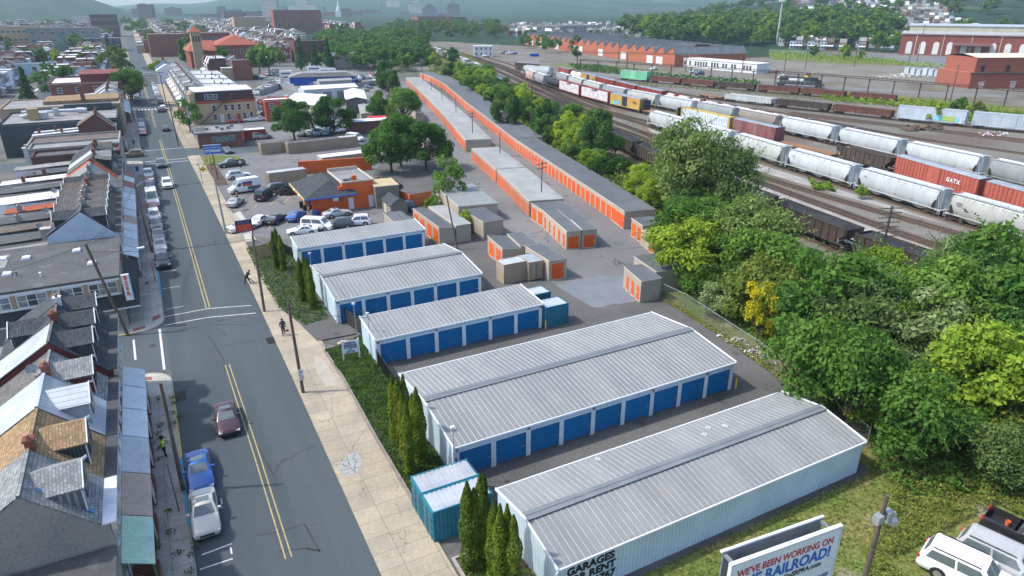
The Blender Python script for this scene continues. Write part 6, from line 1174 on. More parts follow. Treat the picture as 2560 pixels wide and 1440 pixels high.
q = MB(); q.q((32,-12,7.5), (54,-12,7.5), (54,-.1,9), (32,-.1,9)); q.q((32,-12,7.3), (32,-.1,8.8), (54,-.1,8.8), (54,-12,7.3)); q.build('loading_canopy', M_brd, t)
for x in (32.5,43,53.5): q = MB(); q.box(x,-12,0, x+.4,-11.6,7.4); q.build('canopy_post', M_brd, t)
X, Y = g(2420,222); t = thing('brick_power_house', 'red brick block with a projecting ledge and doorways at the right edge of the yard', 'building', (X, Y,0), R(-24)); b = MB(); b.box(0,0,0,40,22,6.4); b.box(1.5,.8,6.4,40,20,12.4); b.build('wall', brick('warm_brick', (.27,.085,.055), (.22,.072,.05)), t); b = MB(); b.box(-.8,-.8,6.3,41,.7,6.6); b.build('ledge', plain('ledge', (.12,.1,.09)), t); b = MB(); b.q((1.2,.5,12.4), (40,.5,12.4), (40,10,13.6), (1.2,10,13.6)); b.q((1.2,10,13.6), (40,10,13.6), (40,20,12.4), (1.2,20,12.4)); b.build('roof', M_creamw, t)
for x in (4,15,26): q = MB(); q.box(x,.72,6.6, x+1.7,.79,9.2); q.build('doorway', plain('dark_opening', (.015,.015,.018)), t)
q = MB(); q.bar((-.7,-.7,7.5), (40,-.7,7.5),.06,.06); [q.bar((x,-.7,6.6), (x,-.7,7.5),.05,.05) for x in range(0,40,3)]; q.build('railing', plain('rail_yellow', (.45,.3,.08)), t)
for x in (4,18): q = MB(); q.box(x,-.06,0, x+2.6,-.003,3.0); q.build('graffiti_door', mat('graffiti', (.5,.12,.06), (.5,.5,.5),1.5,.8, ramp=(.45,.5)), t)
t = thing('hipped_brick_school', 'orange brick school with terracotta hipped roofs and a yellow bell tower', 'school', (27,425,0), R(2)); M_terra = mat('terracotta_roof', (.32,.09,.05), (.27,.08,.045),.3,.85)
b = MB(); b.box(0,6,0,14,30,9); b.box(14,0,0,36,26,12); b.build('wall', M_rb2, t); b = MB(); b.q((13,-1,12), (37,-1,12), (25,9,17)); b.q((13,-1,12), (25,9,17), (25,18,17), (13,27,12)); b.q((37,-1,12), (37,27,12), (25,18,17), (25,9,17)); b.q((-1,5,9), (14,5,9), (14,18,14), (3,18,14)); b.q((-1,5,9), (3,18,14), (-1,31,9)); b.q((3,18,14), (14,18,14), (14,31,9), (-1,31,9)); b.build('roof', M_terra, t)
b = MB(); b.box(1.5,2.5,0,6.5,7,19); b.build('bell_tower', M_bt, t); q = MB(); q.q((.7,1.7,19), (7.3,1.7,19), (4,4.8,22)); q.q((7.3,1.7,19), (7.3,7.8,19), (4,4.8,22)); q.q((.7,1.7,19), (4,4.8,22), (.7,7.8,19)); q.build('tower_roof', M_terra, t)
for x in (2.2,3.6,5.0): q = MB(); q.box(x,2.44,14, x+.9,2.497,17); q.build('bell_opening', M_glass, t)
for i in range(6): window(t,16+i*3.4,0,7.5,1.4,2.2, 'y',-1); 
for i in range(6): window(t,16+i*3.4,0,2.5,1.4,2.2, 'y',-1)
flatblock(9.6,33,540,560,14, 'huge blank red brick mill wall on the right of the far street', M_br, M_flat2, 'brick_mill', 'factory')
flatblock(33.2,62,548,566,14, 'red brick mill wing with two rows of white framed windows', M_rb2, M_flat2, 'brick_mill', 'factory', win={'S': (9,1.6,2.4)})
flatblock(86,106,446,462,12, 'windowless wine brick cube beside the peeling red and white gable', M_brd, M_flat, 'brick_cube', 'building')
gabled(70,452,15,12,8,12,0, 'gable with peeling red and white paint left of the wine brick cube', mat('peeling_paint', (.55,.52,.48), (.30,.07,.05),.35,.9, ramp=(.47,.53)), M_sm, 'house', 'house', ax='y')
flatblock(150,205,880,900,26, 'large square red brick warehouse in the town', M_br, M_flat2, 'brick_warehouse', 'warehouse', win={'S': (5,3,3.2)}, stories=4)
flatblock(112,148,930,950,18, 'yellow fronted block left of the large square brick warehouse', M_bt, M_flatw, 'building', 'building')
for i, (x0, x1, y, h, w_, lb) in enumerate(((-68,-22,640,16, mat('unfinished_block', (.22,.20,.18), (.13,.19,.2),.15,.9, ramp=(.48,.52)), 'half clad beige block left of the far street'), (-40,-8,620,9, M_darkw, 'low dark block in front of the half clad building'), (-86,-62,655,17, M_bt, 'tan tower end of the half clad building'), (-36,-10,905,22, M_brd, 'dark brown brick block where the far street disappears'))):
    flatblock(x0, x1, y, y+22, h, lb, w_, M_flat2, 'town_block', 'building', win={'S': (7,2.5,1.5)}, stories=3)
# ================================================================ railway tracks
M_rail = mat('rail_steel', (.16,.11,.085), (.2,.17,.15),3,.5,.5); M_tie = mat('sleeper', (.085,.06,.045), (.06,.045,.035),1.5,.95)
def smooth(P, step=6.0):
    out = []
    for i in range(len(P)-1):
        p0 = P[max(0, i-1)]; p1 = P[i]; p2 = P[i+1]; p3 = P[min(len(P)-1, i+2)]; n = max(2, int(math.hypot(p2[0]-p1[0], p2[1]-p1[1])/step))
        for k in range(n):
            t = k/n; out.append(tuple(.5*(2*p1[a]+(p2[a]-p0[a])*t+(2*p0[a]-5*p1[a]+4*p2[a]-p3[a])*t*t+(-p0[a]+3*p1[a]-3*p2[a]+p3[a])*t**3) for a in (0,1)))
    out.append(tuple(P[-1])); return out
TR = {}
def track(name, P, bed=True, brown=True):
    pts = smooth(P); TR[name] = pts; b = MB(); zr = .16; acc = 0
    for a, c in zip(pts, pts[1:]):
        dx, dy = c[0]-a[0], c[1]-a[1]; l = math.hypot(dx, dy); ux, uy = dx/l, dy/l; nx, ny = -uy, ux
        b.q(*[(p[0]+nx*o, p[1]+ny*o,.034) for p, o in ((a,-1.7), (c,-1.7), (c,1.7), (a,1.7))][::1], m=2)
        for s in (-.72,.72): b.bar((a[0]+nx*s, a[1]+ny*s, zr), (c[0]+nx*s, c[1]+ny*s, zr),.08,.12,0)
        far = (a[1] > 260)
        while acc < l:
            x, y = a[0]+ux*acc, a[1]+uy*acc; b.bar((x-nx*1.3, y-ny*1.3,.07), (x+nx*1.3, y+ny*1.3,.07),.24,.1,1); acc += .62 if not far else 1.9
        acc -= l
    o = b.build('railway_track', [M_rail, M_tie, M_brown if brown else M_ball]); tag(o, None, None, kind='structure'); return o
T0 = [(78,-20), (83,30), (84.3,45), (85.5,60), (87.5,72), (92,100), (96,115), (101,133), (112,180), (122,222), (130,257), (145,300), (160,351), (171,400), (190,480), (206,566), (222,650)]
track('coal', T0)
track('t3', [(96,20), (99,47), (100.5,61), (104,82), (107.5,103), (112,130), (117,152), (121,177), (131,213), (147,276), (162,330), (182,410)])
track('t2', [(105.5,20), (107,46), (108.2,56), (108.5,70), (109.2,86), (110.8,103), (114,125), (121,152), (126,177), (136,215), (151,275), (168,335), (190,430), (212,566), (228,660)])
track('white', [(106,0), (110,30), (113,50), (115.2,64), (118.3,83), (121.3,103), (124.6,122), (127,141), (129.5,159), (134,190), (143,230), (157,280), (176,345), (196,440), (218,580)])
track('box', [(112,0), (120,30), (124,45), (128,62), (135,86), (138,104), (139.5,120), (141,137), (142.5,160), (143.7,180), (144.7,198), (147,219), (151.5,244), (158,274), (163,294), (185,370), (205,450), (224,560)])
track('grain', [(138,20), (144,50), (147,67), (149,80), (151,97), (152.5,108), (154.3,129), (155.3,150), (155.4,170), (155,190), (156,215), (160,240), (167,270), (176,300), (192,360), (212,450)])
track('tank', [(144,20), (150,50), (154.5,85), (155.8,102), (157.3,116), (158.5,130), (160,152), (161.5,173), (164,195), (167.2,217), (171.8,241), (176,262), (182.5,290), (190,319), (205,365)])
track('open1', [(200,50), (199,94), (191.5,130), (183.5,165), (184,200), (187,225), (190,260), (196,300)])
track('open2', [(186,40), (183.5,87), (180,109), (181.5,135), (182.5,155)])
track('open3', [(205,50), (203,94), (196,125), (188,160)])
track('silver', [(228,60), (221,85), (215,102), (207.5,122), (202,138), (198,156), (191.5,180), (189,205), (193,245), (197,275)])
track('red', [(252,120), (245,142), (239.5,157), (233,173), (227.5,192), (220.5,210), (214,226), (210.5,241), (205,258), (199,278), (195,300)])
for i in range(4): track('m%d' % i, [(136+i*4.2-2,165+i*8), (140+i*4.2-3,200), (147+i*3.6,240), (160+i*3.6,285), (178+i*3.6,345), (199+i*3.4,440), (220+i*3.2,580)], brown=True) if i in (0,) else None
track('mx', [(121.5,171), (127,190), (134.5,215), (146,255), (154,282), (173,350)])
track('my', [(140,196), (147.5,229), (156.5,262), (168,300), (190,380), (214,500)])
sheet('trackbed', [[(113,140), (130,165), (150,250), (165,300), (188,400), (212,560), (226,640), (240,640), (226,560), (200,430), (175,330), (161,283), (147,230), (140,195), (134,165), (125,140)]],.022, M_brown)
sheet('white_gravel', [[(87.5,50), (92,95), (99,120), (107,145), (116,180), (120,176), (114,150), (109,125), (106,100), (103,82), (99,62), (96,40)], [(109.5,30), (111.5,60), (112,86), (114,105), (118,125), (124,152), (127,158), (124.5,141), (121.5,122), (118.2,103), (115.2,83), (112.3,64), (110,45), (108.5,25)], [(128,255), (134,262), (142,290), (155,330), (150,330), (136,290)]],.026, M_ballw)
sheet('service_road', [[(178,318), (200,300), (230,260), (262,190), (290,150), (300,150), (268,200), (240,260), (212,305), (190,330), (230,400), (215,400), (178,340)], gs((1920,105), (2240,118), (2560,160), (2560,190), (2300,165), (2100,140), (1925,135))],.022, M_lot)
sheet('bare_earth', [gs((1925,146), (2100,140), (2300,165), (2410,200), (2420,222), (2150,196), (2040,180), (1925,165)), gs((1560,172), (1640,178), (1900,196), (2000,206), (1900,203), (1600,190))],.025, mat('bare_earth', (.20,.185,.155), (.15,.145,.12),.06,.95,0,.3,2, spots=[{'s': .12, 'a': .58, 'c': (.12,.14,.05), 'k': .7}]))
sheet('grass_patch', [gs((1920,132), (2240,152), (2310,166), (2100,160), (1930,150)), gs((2330,268), (2560,296), (2560,322), (2450,310), (2330,285)), gs((2200,388), (2560,432), (2560,455), (2250,405))],.029, M_grass)
sheet('dark_square', [gs((1975,118), (2100,116), (2240,124), (2235,134), (2050,130))],.030, M_brown)
sheet('yard_field', [gs((1905,215), (2100,228), (2560,268), (2560,300), (2300,262), (2120,242), (1900,225)), gs((1400,170), (1520,182), (1900,210), (1900,200), (1540,165), (1380,158)), gs((1900,90), (2240,92), (2240,110), (1920,105)), gs((1370,100), (1420,95), (1500,105), (1400,118))],.024, M_grass)
def at_track(name, y):
    pts = TR[name]
    for a, c in zip(pts, pts[1:]):
        if min(a[1], c[1]) <= y <= max(a[1], c[1]) and a[1] != c[1]:
            t = (y-a[1])/(c[1]-a[1]); return lerp(a, c, t), math.atan2(c[1]-a[1], c[0]-a[0])
    return pts[-1],0
# ================================================================ rolling stock
M_bog = mat('bogie_steel', (.045,.036,.03), (.07,.05,.04),2,.8); M_walk = mat('walkway_grate', (.36,.39,.42), (.3,.33,.36),1.5,.6)
def weather(n, c, c2=None, rust=.5, seam=None, st=None):
    return mat('stock_'+n, c, c2 or tuple(x*.86 for x in c),.35,.65,0,.08,3, spec=.25, spots=[{'s': .8, 'a': .66, 'c': (.20,.12,.08), 'k': rust}], pat={'t': 'seam', 'ax': 'x', 'w': seam, 'fr': .03, 'mc': tuple(x*.72 for x in c)} if seam else None, stretch=(2.2,2.2,.5))
def bogie(t, x, det=True):
    b = MB(); b.box(x-1.35,-1.15,.45, x+1.35,-1.02,.78); b.box(x-1.35,1.02,.45, x+1.35,1.15,.78); b.box(x-.3,-1.1,.5, x+.3,1.1,.95); o = b.build('bogie', M_bog, t)
    for dx in (-.88,.88):
        for s in (-1,1):
            w2 = MB(); w2.tube((x+dx, s*.68,.62), (x+dx, s*.98,.62),.46, n=12)
            w2.build('wheel', M_rail, o)
def stock_base(label, cat, L_, grp):
    t = thing('proto', label, cat); t['group'] = grp; b = MB()
    for s in (-1,1): bogie(t, s*(L_/2-2.0)); b.box(s*(L_/2)-.15,-.15,.75, s*(L_/2)+.15,.15,1.05); b.bar((s*L_/2,0,.9), (s*(L_/2+.6),0,.9),.2,.22)
    b.build('coupler', M_bog, t); return t
def ladder(t, x, y, z0, z1, m, dx=.45):
    b = MB(); b.bar((x, y, z0), (x, y, z1),.05,.05); b.bar((x+dx, y, z0), (x+dx, y, z1),.05,.05); z = z0+.1
    while z < z1: b.bar((x, y, z), (x+dx, y, z),.035,.035); z += .38
    b.build('ladder', m, t)
def covered_hopper(m, L_=18.6, code=None):
    t = stock_base(None, 'hopper wagon', L_, ''); H = 4.65; w_ = 1.6; b = MB(); xe = L_/2-.9; n = 20
    prof = [(1.28,1.3), (1.45,1.6), (1.58,2.2), (1.62,2.9), (1.56,3.6), (1.38,4.15), (1.0,4.45), (0,4.58)]
    ring = [(-y, z) for y, z in prof]+[(y, z) for y, z in prof[-2::-1]]; xs = [-xe, xe]; k = len(ring)
    for i, x in enumerate(xs): b.v += [(x, y, z) for y, z in ring]
    for j in range(k-1): b.f.append((j, j+1, k+j+1, k+j)[::-1]); b.m.append(0)
    for i in (0,1):        # ends: vertical upper sheet, sloping under-sheet
        s = -1 if i == 0 else 1; x = s*xe
        b.f.append(tuple(i*k+j for j in (range(k) if s < 0 else range(k-1,-1,-1)))); b.m.append(0)
    body = b.build('hopper_body', m, t); smooth_angle(body,30)
    b = MB(); 
    for s in (-1,1): b.box(-xe-.5, s*1.5-.06,1.22, xe+.5, s*1.5+.06,1.42)
    b.box(-L_/2,-1.5,1.1,-xe,1.5,1.22); b.box(xe,-1.5,1.1, L_/2,1.5,1.22); b.build('side_sill', m, t)
    for c in (-xe*.56,0, xe*.56): b = MB(); q = 2.4; b.q((c-q,-1.2,1.3), (c+q,-1.2,1.3), (c+.5,-.7,.45), (c-.5,-.7,.45)); b.q((c-q,1.2,1.3), (c-.5,.7,.45), (c+.5,.7,.45), (c+q,1.2,1.3)); b.q((c-q,-1.2,1.3), (c-.5,-.7,.45), (c-.5,.7,.45), (c-q,1.2,1.3)); b.q((c+q,-1.2,1.3), (c+q,1.2,1.3), (c+.5,.7,.45), (c+.5,-.7,.45)); b.build('chute', m, t)
    b = MB()
    for s in (-1,1):
        b.box(-L_/2+.3, s*1.02-.22,4.52, L_/2-.3, s*1.02+.22,4.57)
        for i in range(11): x = -xe+.4+i*(2*xe-.8)/10; b.bar((x, s*1.1,4.5), (x, s*1.52,4.05),.07,.07)
    b.build('roof_walkway', M_walk, t)
    b = MB()
    for i in range(6): a = -xe+.6+i*(2*xe-1.2)/6; b.box(a+.05,-.38,4.56, a+(2*xe-1.2)/6-.1,.38,4.70)
    b.build('roof_hatch', M_flatw, t)
    for s in (-1,1):
        b = MB(); pts = [(0,1.45), (0,2.9), (.25,2.75), (.62,2.1), (.75,1.45)]
        for yy in (-1.635,1.635): b.q(*[(s*(xe-q), yy if 1 else 0, z) for q, z in (pts if (yy < 0) == (s > 0) else pts[::-1])])
        b.build('end_opening', M_blktrim, t)
        ladder(t, s*(L_/2-.1)-.2,-1.5,.6,4.5 if s > 0 else 3.4, m)
        for q in (-1.45,1.45): b = MB(); b.bar((s*(L_/2-.2), q,1.2), (s*(xe-.0), q,4.4),.07,.07); b.build('end_brace', m, t)
    for i in range(5): b = MB(); x = -xe+1.2+i*(2*xe-2.4)/4; b.box(x,-1.64,1.6, x+.09,-1.55,2.0); b.build('reflector', M_yel, t)
    if code: 
        o = text_mesh('lettering', code,.42, M_blktrim if max(m.node_tree.nodes['Principled BSDF'].inputs[0].default_value[:3]) else M_blktrim, t, (-L_/2+2.4,-1.66,3.2), ext=.004)
    return t
def boxcar(m, L_=18.2, door=M_trim, doorc=None, text=None, tx=3.2, H=4.7, roofm=None, ribs=24, txm=None):
    t = stock_base(None, 'boxcar', L_, ''); b = MB(); w_ = 1.5; b.box(-L_/2+.3,-w_,1.1, L_/2-.3, w_, H-.25); 
    for i in range(ribs+1):
        x = -L_/2+.35+i*(L_-.7)/ribs
        if abs(x) < 1.6: continue
        for s in (-1,1): b.box(x-.05, min(s*w_, s*(w_+.09)),1.15, x+.05, max(s*w_, s*(w_+.09)), H-.3)
    for s in (-1,1):
        for k in range(8): b.box(min(s*(L_/2-.3), s*(L_/2-.2)),-w_+.1,1.3+k*.4, max(s*(L_/2-.3), s*(L_/2-.2)), w_-.1,1.5+k*.4)
        b.box(-L_/2+.3, min(s*w_, s*(w_+.06)),.95, L_/2-.3, max(s*w_, s*(w_+.06)),1.2)
    b.build('body', m, t); r_ = MB(); n = 26
    r_.q((-L_/2+.2,-w_-.08, H-.25), (L_/2-.2,-w_-.08, H-.25), (L_/2-.2,0, H), (-L_/2+.2,0, H)); r_.q((-L_/2+.2,0, H), (L_/2-.2,0, H), (L_/2-.2, w_+.08, H-.25), (-L_/2+.2, w_+.08, H-.25))
    r_.q((-L_/2+.3,-w_, H-.26), (-L_/2+.3,0, H-.02), (-L_/2+.3, w_, H-.26)); r_.q((L_/2-.3,-w_, H-.26), (L_/2-.3, w_, H-.26), (L_/2-.3,0, H-.02))
    for i in range(n+1): x = -L_/2+.3+i*(L_-.6)/n; r_.bar((x,-w_-.08, H-.22), (x,0, H+.03),.1,.06); r_.bar((x, w_+.08, H-.22), (x,0, H+.03),.1,.06)
    r_.build('roof', roofm or M_tealr, t)
    for c in (-.0,):
        d = MB(); d.box(-1.5,-w_-.12,1.2,1.5,-w_-.003, H-.4); do = d.build('sliding_door', doorc or m, t); d = MB()
        for k in range(6): d.box(-1.45,-w_-.15,1.4+k*.5,1.45,-w_-.12,1.46+k*.5)
        d.box(-.04,-w_-.16,1.2,.04,-w_-.12, H-.4); d.build('door_rib', doorc or m, do)
    for s in (-1,1): ladder(t, s*(L_/2-.6)-.2,-w_-.14,.7,2.4 if s < 0 else 2.2, m)
    for x in (-L_/2+.5,0.3, L_/2-.8): d = MB(); d.box(x,-w_-.1,1.25, x+.14,-w_-.06,1.65); d.build('reflector', M_yel, t)
    if text: text_mesh('lettering', text,1.0, txm or plain('letter_white', (.75,.75,.75)), t, (tx,-w_-.13,2.6), bold=.04, ext=.01, space=1.3)
    return t
def gondola(m, L_=17.5, H=2.75):
    t = stock_base(None, 'gondola wagon', L_, ''); b = MB(); w_ = 1.5; x = L_/2-.3
    b.box(-x,-w_,1.0, x, w_,1.15)
    for s in (-1,1): b.box(-x, min(s*w_, s*(w_-.08)),1.15, x, max(s*w_, s*(w_-.08)), H); b.box(min(s*x, s*(x-.1)),-w_+.08,1.15, max(s*x, s*(x-.1)), w_-.08, H); b.box(-x, min(s*(w_), s*(w_+.1)), H-.14, x, max(s*w_, s*(w_+.1)), H+.02)
    n = 15
    for i in range(n+1):
        q = -x+.1+i*(2*x-.2)/n
        for s in (-1,1): b.box(q-.07, min(s*w_, s*(w_+.12)),.9, q+.07, max(s*w_, s*(w_+.12)), H-.14)
    b.build('tub', m, t)
    for i in range(4): d = MB(); q = -x+1+i*(2*x-2)/3; d.box(q,-w_-.14,1.1, q+.45,-w_-.121,1.28); d.build('reflector', M_yel, t)
    return t
M_coal = mat('coal', (.03,.034,.04), (.018,.02,.024),1.2,.8,0,.4,12, bump=.8, bscale=6)
def coal_hopper(m, L_=16.0, load=True, code=None, H=3.75):
    t = stock_base(None, 'coal wagon', L_, ''); b = MB(); w_ = 1.55; x = L_/2-.25; xi = L_/2-2.4
    for s in (-1,1):
        pts = [(-x, H), (x, H), (x, H-.9), (xi,1.4), (-xi,1.4), (-x, H-.9)]; b.q(*[(q, s*w_, z) for q, z in (pts if s > 0 else pts[::-1])]); b.q(*[(q, s*(w_-.06), z) for q, z in (pts[::-1] if s > 0 else pts)])
        b.box(-x, min(s*w_, s*(w_+.1)), H-.16, x, max(s*w_, s*(w_+.1)), H+.02)
        b.box(-L_/2+.1, min(s*(w_-.1), s*w_),1.15, L_/2-.1, max(s*(w_-.1), s*w_),1.4)
        for k in range(12): q = -x+.3+k*(2*x-.6)/11; zb = 1.3 if abs(q) < xi else 1.4+(abs(q)-xi)/(x-xi)*(H-2.3); b.box(q-.06, min(s*w_, s*(w_+.12)), zb, q+.06, max(s*w_, s*(w_+.12)), H-.16)
        b.q((s*x,-w_, H), (s*x, w_, H), (s*x, w_, H-.9), (s*x,-w_, H-.9)); b.q((s*x,-w_, H-.9), (s*x, w_, H-.9), (s*xi, w_,1.4), (s*xi,-w_,1.4)); b.box(min(s*x, s*(x+.08)),-w_, H-.16, max(s*x, s*(x+.08)), w_, H+.02)
        b.box(min(s*(L_/2-.2), s*(L_/2-.1)),-w_,1.15, max(s*(L_/2-.2), s*(L_/2-.1)), w_,1.4)
        for q in (-1.2,0,1.2): b.bar((s*(L_/2-.15), q,1.3), (s*(x), q, H-.8),.09,.09)
    for c in (-3.6,-1.2,1.2,3.6): b.q((c-1.2,-w_,1.4), (c+1.2,-w_,1.4), (c+.4,-.8,.5), (c-.4,-.8,.5)); b.q((c-1.2,-w_,1.4), (c-.4,-.8,.5), (c-.4,.8,.5), (c-1.2, w_,1.4)); b.q((c+1.2, w_,1.4), (c+.4,.8,.5), (c+.4,-.8,.5), (c+1.2,-w_,1.4))
    b.build('tub', m, t)
    d = MB(); nx = 30; ny = 6; r_ = random.Random(4)
    hh = [[(H-.35+.75*max(0,1-abs(j/ny*2-1)**2)*(.55+.45*math.sin(i/nx*9.0+1))*min(1, min(i, nx-i)/3)+r_.uniform(-.04,.04)) if load else (H-1.4+.9*abs(i/nx*2-1)**3) for j in range(ny+1)] for i in range(nx+1)]
    for i in range(nx):
        for j in range(ny): P = lambda a, c: (-x+.05+a*(2*x-.1)/nx,-w_+.07+c*(2*w_-.14)/ny, hh[a][c]); d.q(P(i, j), P(i+1, j), P(i+1, j+1), P(i, j+1))
    if load: d.build('coal_load', M_coal, t)
    else: d.build('tub_floor', mat('tub_inside', (.24,.24,.22), (.18,.18,.17),.5), t)
    for i in range(4): d2 = MB(); q = -x+1.2+i*(2*x-2.4)/3; d2.box(q,-w_-.14,1.5, q+.12,-w_-.1,2.1); d2.build('reflector', M_yel, t)
    if code: text_mesh('lettering', code,.42, plain('letter_white', (.75,.75,.75)), t, (-L_/2+3.0,-w_-.13,2.9), ext=.005)
    ladder(t,-L_/2+.3,-w_-.1,.8,3.2, m)
    return t
def tank_car(m, L_=14, band=None, r0=1.45):
    t = stock_base(None, 'tank wagon', L_, ''); b = MB(); n = 20; pr = [(-L_/2+.9,.4), (-L_/2+.95,.9), (-L_/2+1.15,1.25), (-L_/2+1.5, r0)]; pr = pr+[(-x, r) for x, r in pr[::-1]]
    for x, r in pr:
        for i in range(n): a = 2*math.pi*i/n; b.v.append((x, r*math.cos(a),2.65+r*math.sin(a)))
    for k in range(len(pr)-1):
        for i in range(n): j = (i+1) % n; b.f.append((k*n+i, (k+1)*n+i, (k+1)*n+j, k*n+j)); b.m.append(0)
    b.f.append(tuple(range(n))); b.m.append(0); b.f.append(tuple(range(len(b.v)-1, len(b.v)-n-1,-1))); b.m.append(0)
    smooth_angle(b.build('tank', m, t),50)
    if band: d = MB(); d.tube((-1.3,0,2.65), (1.3,0,2.65), r0+.02, n=20); d.build('tank_band', band, t)
    d = MB(); d.lathe((0,0,4.0), [(.55,0), (.55,.45), (0,.5)],12); d.build('dome', band or M_cap, t)
    d = MB(); d.box(-1.2,-1.1,4.15,1.2,-.55,4.2); [d.bar((x,-1.1,4.2), (x,-1.1,4.9),.04,.04) for x in (-1.2,0,1.2)]; d.bar((-1.2,-1.1,4.9), (1.2,-1.1,4.9),.04,.04); d.build('platform', M_bog, t)
    d = MB(); d.box(-L_/2+.2,-1.2,1.0, L_/2-.2,1.2,1.2); d.build('underframe', M_bog, t); return t
def centerbeam(m, L_=22.0, wrap=None, H=4.6):
    t = stock_base(None, 'centre beam wagon', L_, ''); b = MB(); x = L_/2-.3; b.box(-x,-1.4,.95, x,1.4,1.2)
    for s in (-1,1): b.box(min(s*x, s*(x-.5)),-1.45,1.2, max(s*x, s*(x-.5)),1.45, H)
    b.box(-x,-.12, H-.4, x,.12, H-.05)
    for i in range(23): q = -x+.6+i*(2*x-1.2)/22; b.box(q-.1,-.1,1.2, q+.1,.1, H-.4); b.bar((q,-.9, H-.2), (q,.9, H-.2),.12,.08)
    b.box(-x,-.95, H-.22, x,-.8, H-.12); b.box(-x,.8, H-.22, x,.95, H-.12); b.build('frame', m, t)
    for s in (-1,1):
        for i in range(10):
            for k in range(4):
                q = -x+.65+i*(2*x-1.3)/10; w2 = (2*x-1.3)/10-.07; hk = .74
                if k == 3 and i in (4,5) and wrap is M_wrapw: continue
                d = MB(); d.box(q, min(s*.14, s*1.42),1.23+k*.78, q+w2, max(s*.14, s*1.42),1.23+k*.78+hk)
                if s < 0: d.build('lumber_pack', wrap, t)
                elif k == 3: d.build('lumber_pack', wrap, t)
    d = MB()
    for i in range(10):
        for e in (.3,.7): q = -x+.65+(i+e)*(2*x-1.3)/10; d.box(q-.03,-1.45,1.2, q+.03,-1.425, H-.4)
    d.build('strap', M_bog if wrap is not M_wrapw else m, t); return t
M_wrapw = mat('white_wrap', (.68,.67,.68), (.55,.53,.57),.6,.45,0,.1,4); M_wrapb = mat('printed_wrap', (.60,.66,.72), (.50,.56,.64),.6,.45,0,.1,4, spots=[{'s': 3.0, 'a': .60, 'c': (.12,.2,.32), 'k': .7}])
def flatcar(L_=20, bulk=True):
    t = stock_base(None, 'flat wagon', L_, ''); b = MB(); x = L_/2-.3; b.box(-x,-1.45,.95, x,1.45,1.25); b.build('deck', mat('rusty_deck', (.26,.13,.06), (.2,.11,.06),.5,.9), t)
    if bulk: b = MB(); [b.box(min(s*x, s*(x-.35)),-1.45,1.25, max(s*x, s*(x-.35)),1.45,4.3) for s in (-1,1)]; b.build('bulkhead', plain('bulkhead', (.03,.035,.045)), t)
    return t
def loco(L_=19.5, dark=True):
    m = plain('loco_black', (.05,.055,.065)); t = stock_base(None, 'locomotive', L_, ''); b = MB(); x = L_/2-.2
    b.box(-x,-1.5,.95, x,1.5,1.45); b.box(-x+1.2,-.95,1.45, x-5.2,.95,4.0); b.box(-x+1.0,-1.45,3.1,-x+4,1.45,4.1); b.box(x-1.8,-.9,1.45, x-.9,.9,3.1); b.build('hood', m, t)
    b = MB(); b.box(x-5.2,-1.5,1.45, x-2.6,1.5,4.25); b.box(x-2.6,-1.0,1.45, x-1.8,1.0,3.3); co_ = b.build('cab', m, t); b = MB(); b.box(x-5.0,-1.53,2.8, x-2.9,-1.503,3.7); b.box(x-2.597,-1.2,3.35, x-2.57,1.2,4.0); b.build('window', M_glass, co_)
    b = MB(); b.box(-x+5,-.98,2.6,-x+11,-.953,3.5); b.build('white_stripe', M_whw, t)
    b = MB(); b.bar((-x+1,-1.5,2.4), (x-5.3,-1.5,2.4),.05,.05); [b.bar((-x+1+i*1.8,-1.5,1.45), (-x+1+i*1.8,-1.5,2.4),.05,.05) for i in range(7)]; b.build('handrail', M_whw, t)
    for c in (-x+3,-x+5.5,-x+8): b = MB(); b.tube((c,0,4.0), (c,0,4.25),.6, n=14); b.build('fan', M_cap, t)
    return t
W_wh = weather('white', (.44,.48,.50), seam=1.15, rust=.5); W_cr = weather('cream_grey', (.38,.40,.38), seam=1.15, rust=.6); W_gr = weather('grey', (.27,.29,.30), seam=1.15, rust=.6); W_dkg = weather('brown_grey', (.23,.20,.18)); W_pk = weather('pink_rust', (.55,.45,.42), (.42,.25,.2), rust=.8)
W_red = weather('gatx_red', (.40,.105,.075), rust=.2); W_mar = weather('red_brown', (.27,.045,.035), rust=.2); W_vio = weather('plum', (.20,.07,.08), (.26,.13,.12), rust=.6); W_yel = weather('yellow', (.60,.38,.10), rust=.3); W_grn = weather('mint', (.22,.58,.36), rust=.15)
W_rst = weather('rust', (.15,.055,.04), (.11,.05,.04)); W_dk = weather('dark_brown', (.075,.055,.045), (.055,.045,.04), rust=.2); W_sil = weather('silver', (.46,.50,.50), (.38,.41,.41), rust=.4); W_blu = weather('pale_blue', (.45,.52,.60), rust=.12); W_blk = weather('black', (.03,.033,.038), rust=.1); W_tnk = weather('tank_white', (.62,.58,.50), (.52,.42,.34), rust=.5)
NM = {'hopper wagon': 'hopper_wagon', 'boxcar': 'boxcar', 'gondola wagon': 'gondola_wagon', 'coal wagon': 'coal_wagon', 'tank wagon': 'tank_wagon', 'centre beam wagon': 'centre_beam_wagon', 'flat wagon': 'flat_wagon', 'locomotive': 'locomotive'}
PC = {}
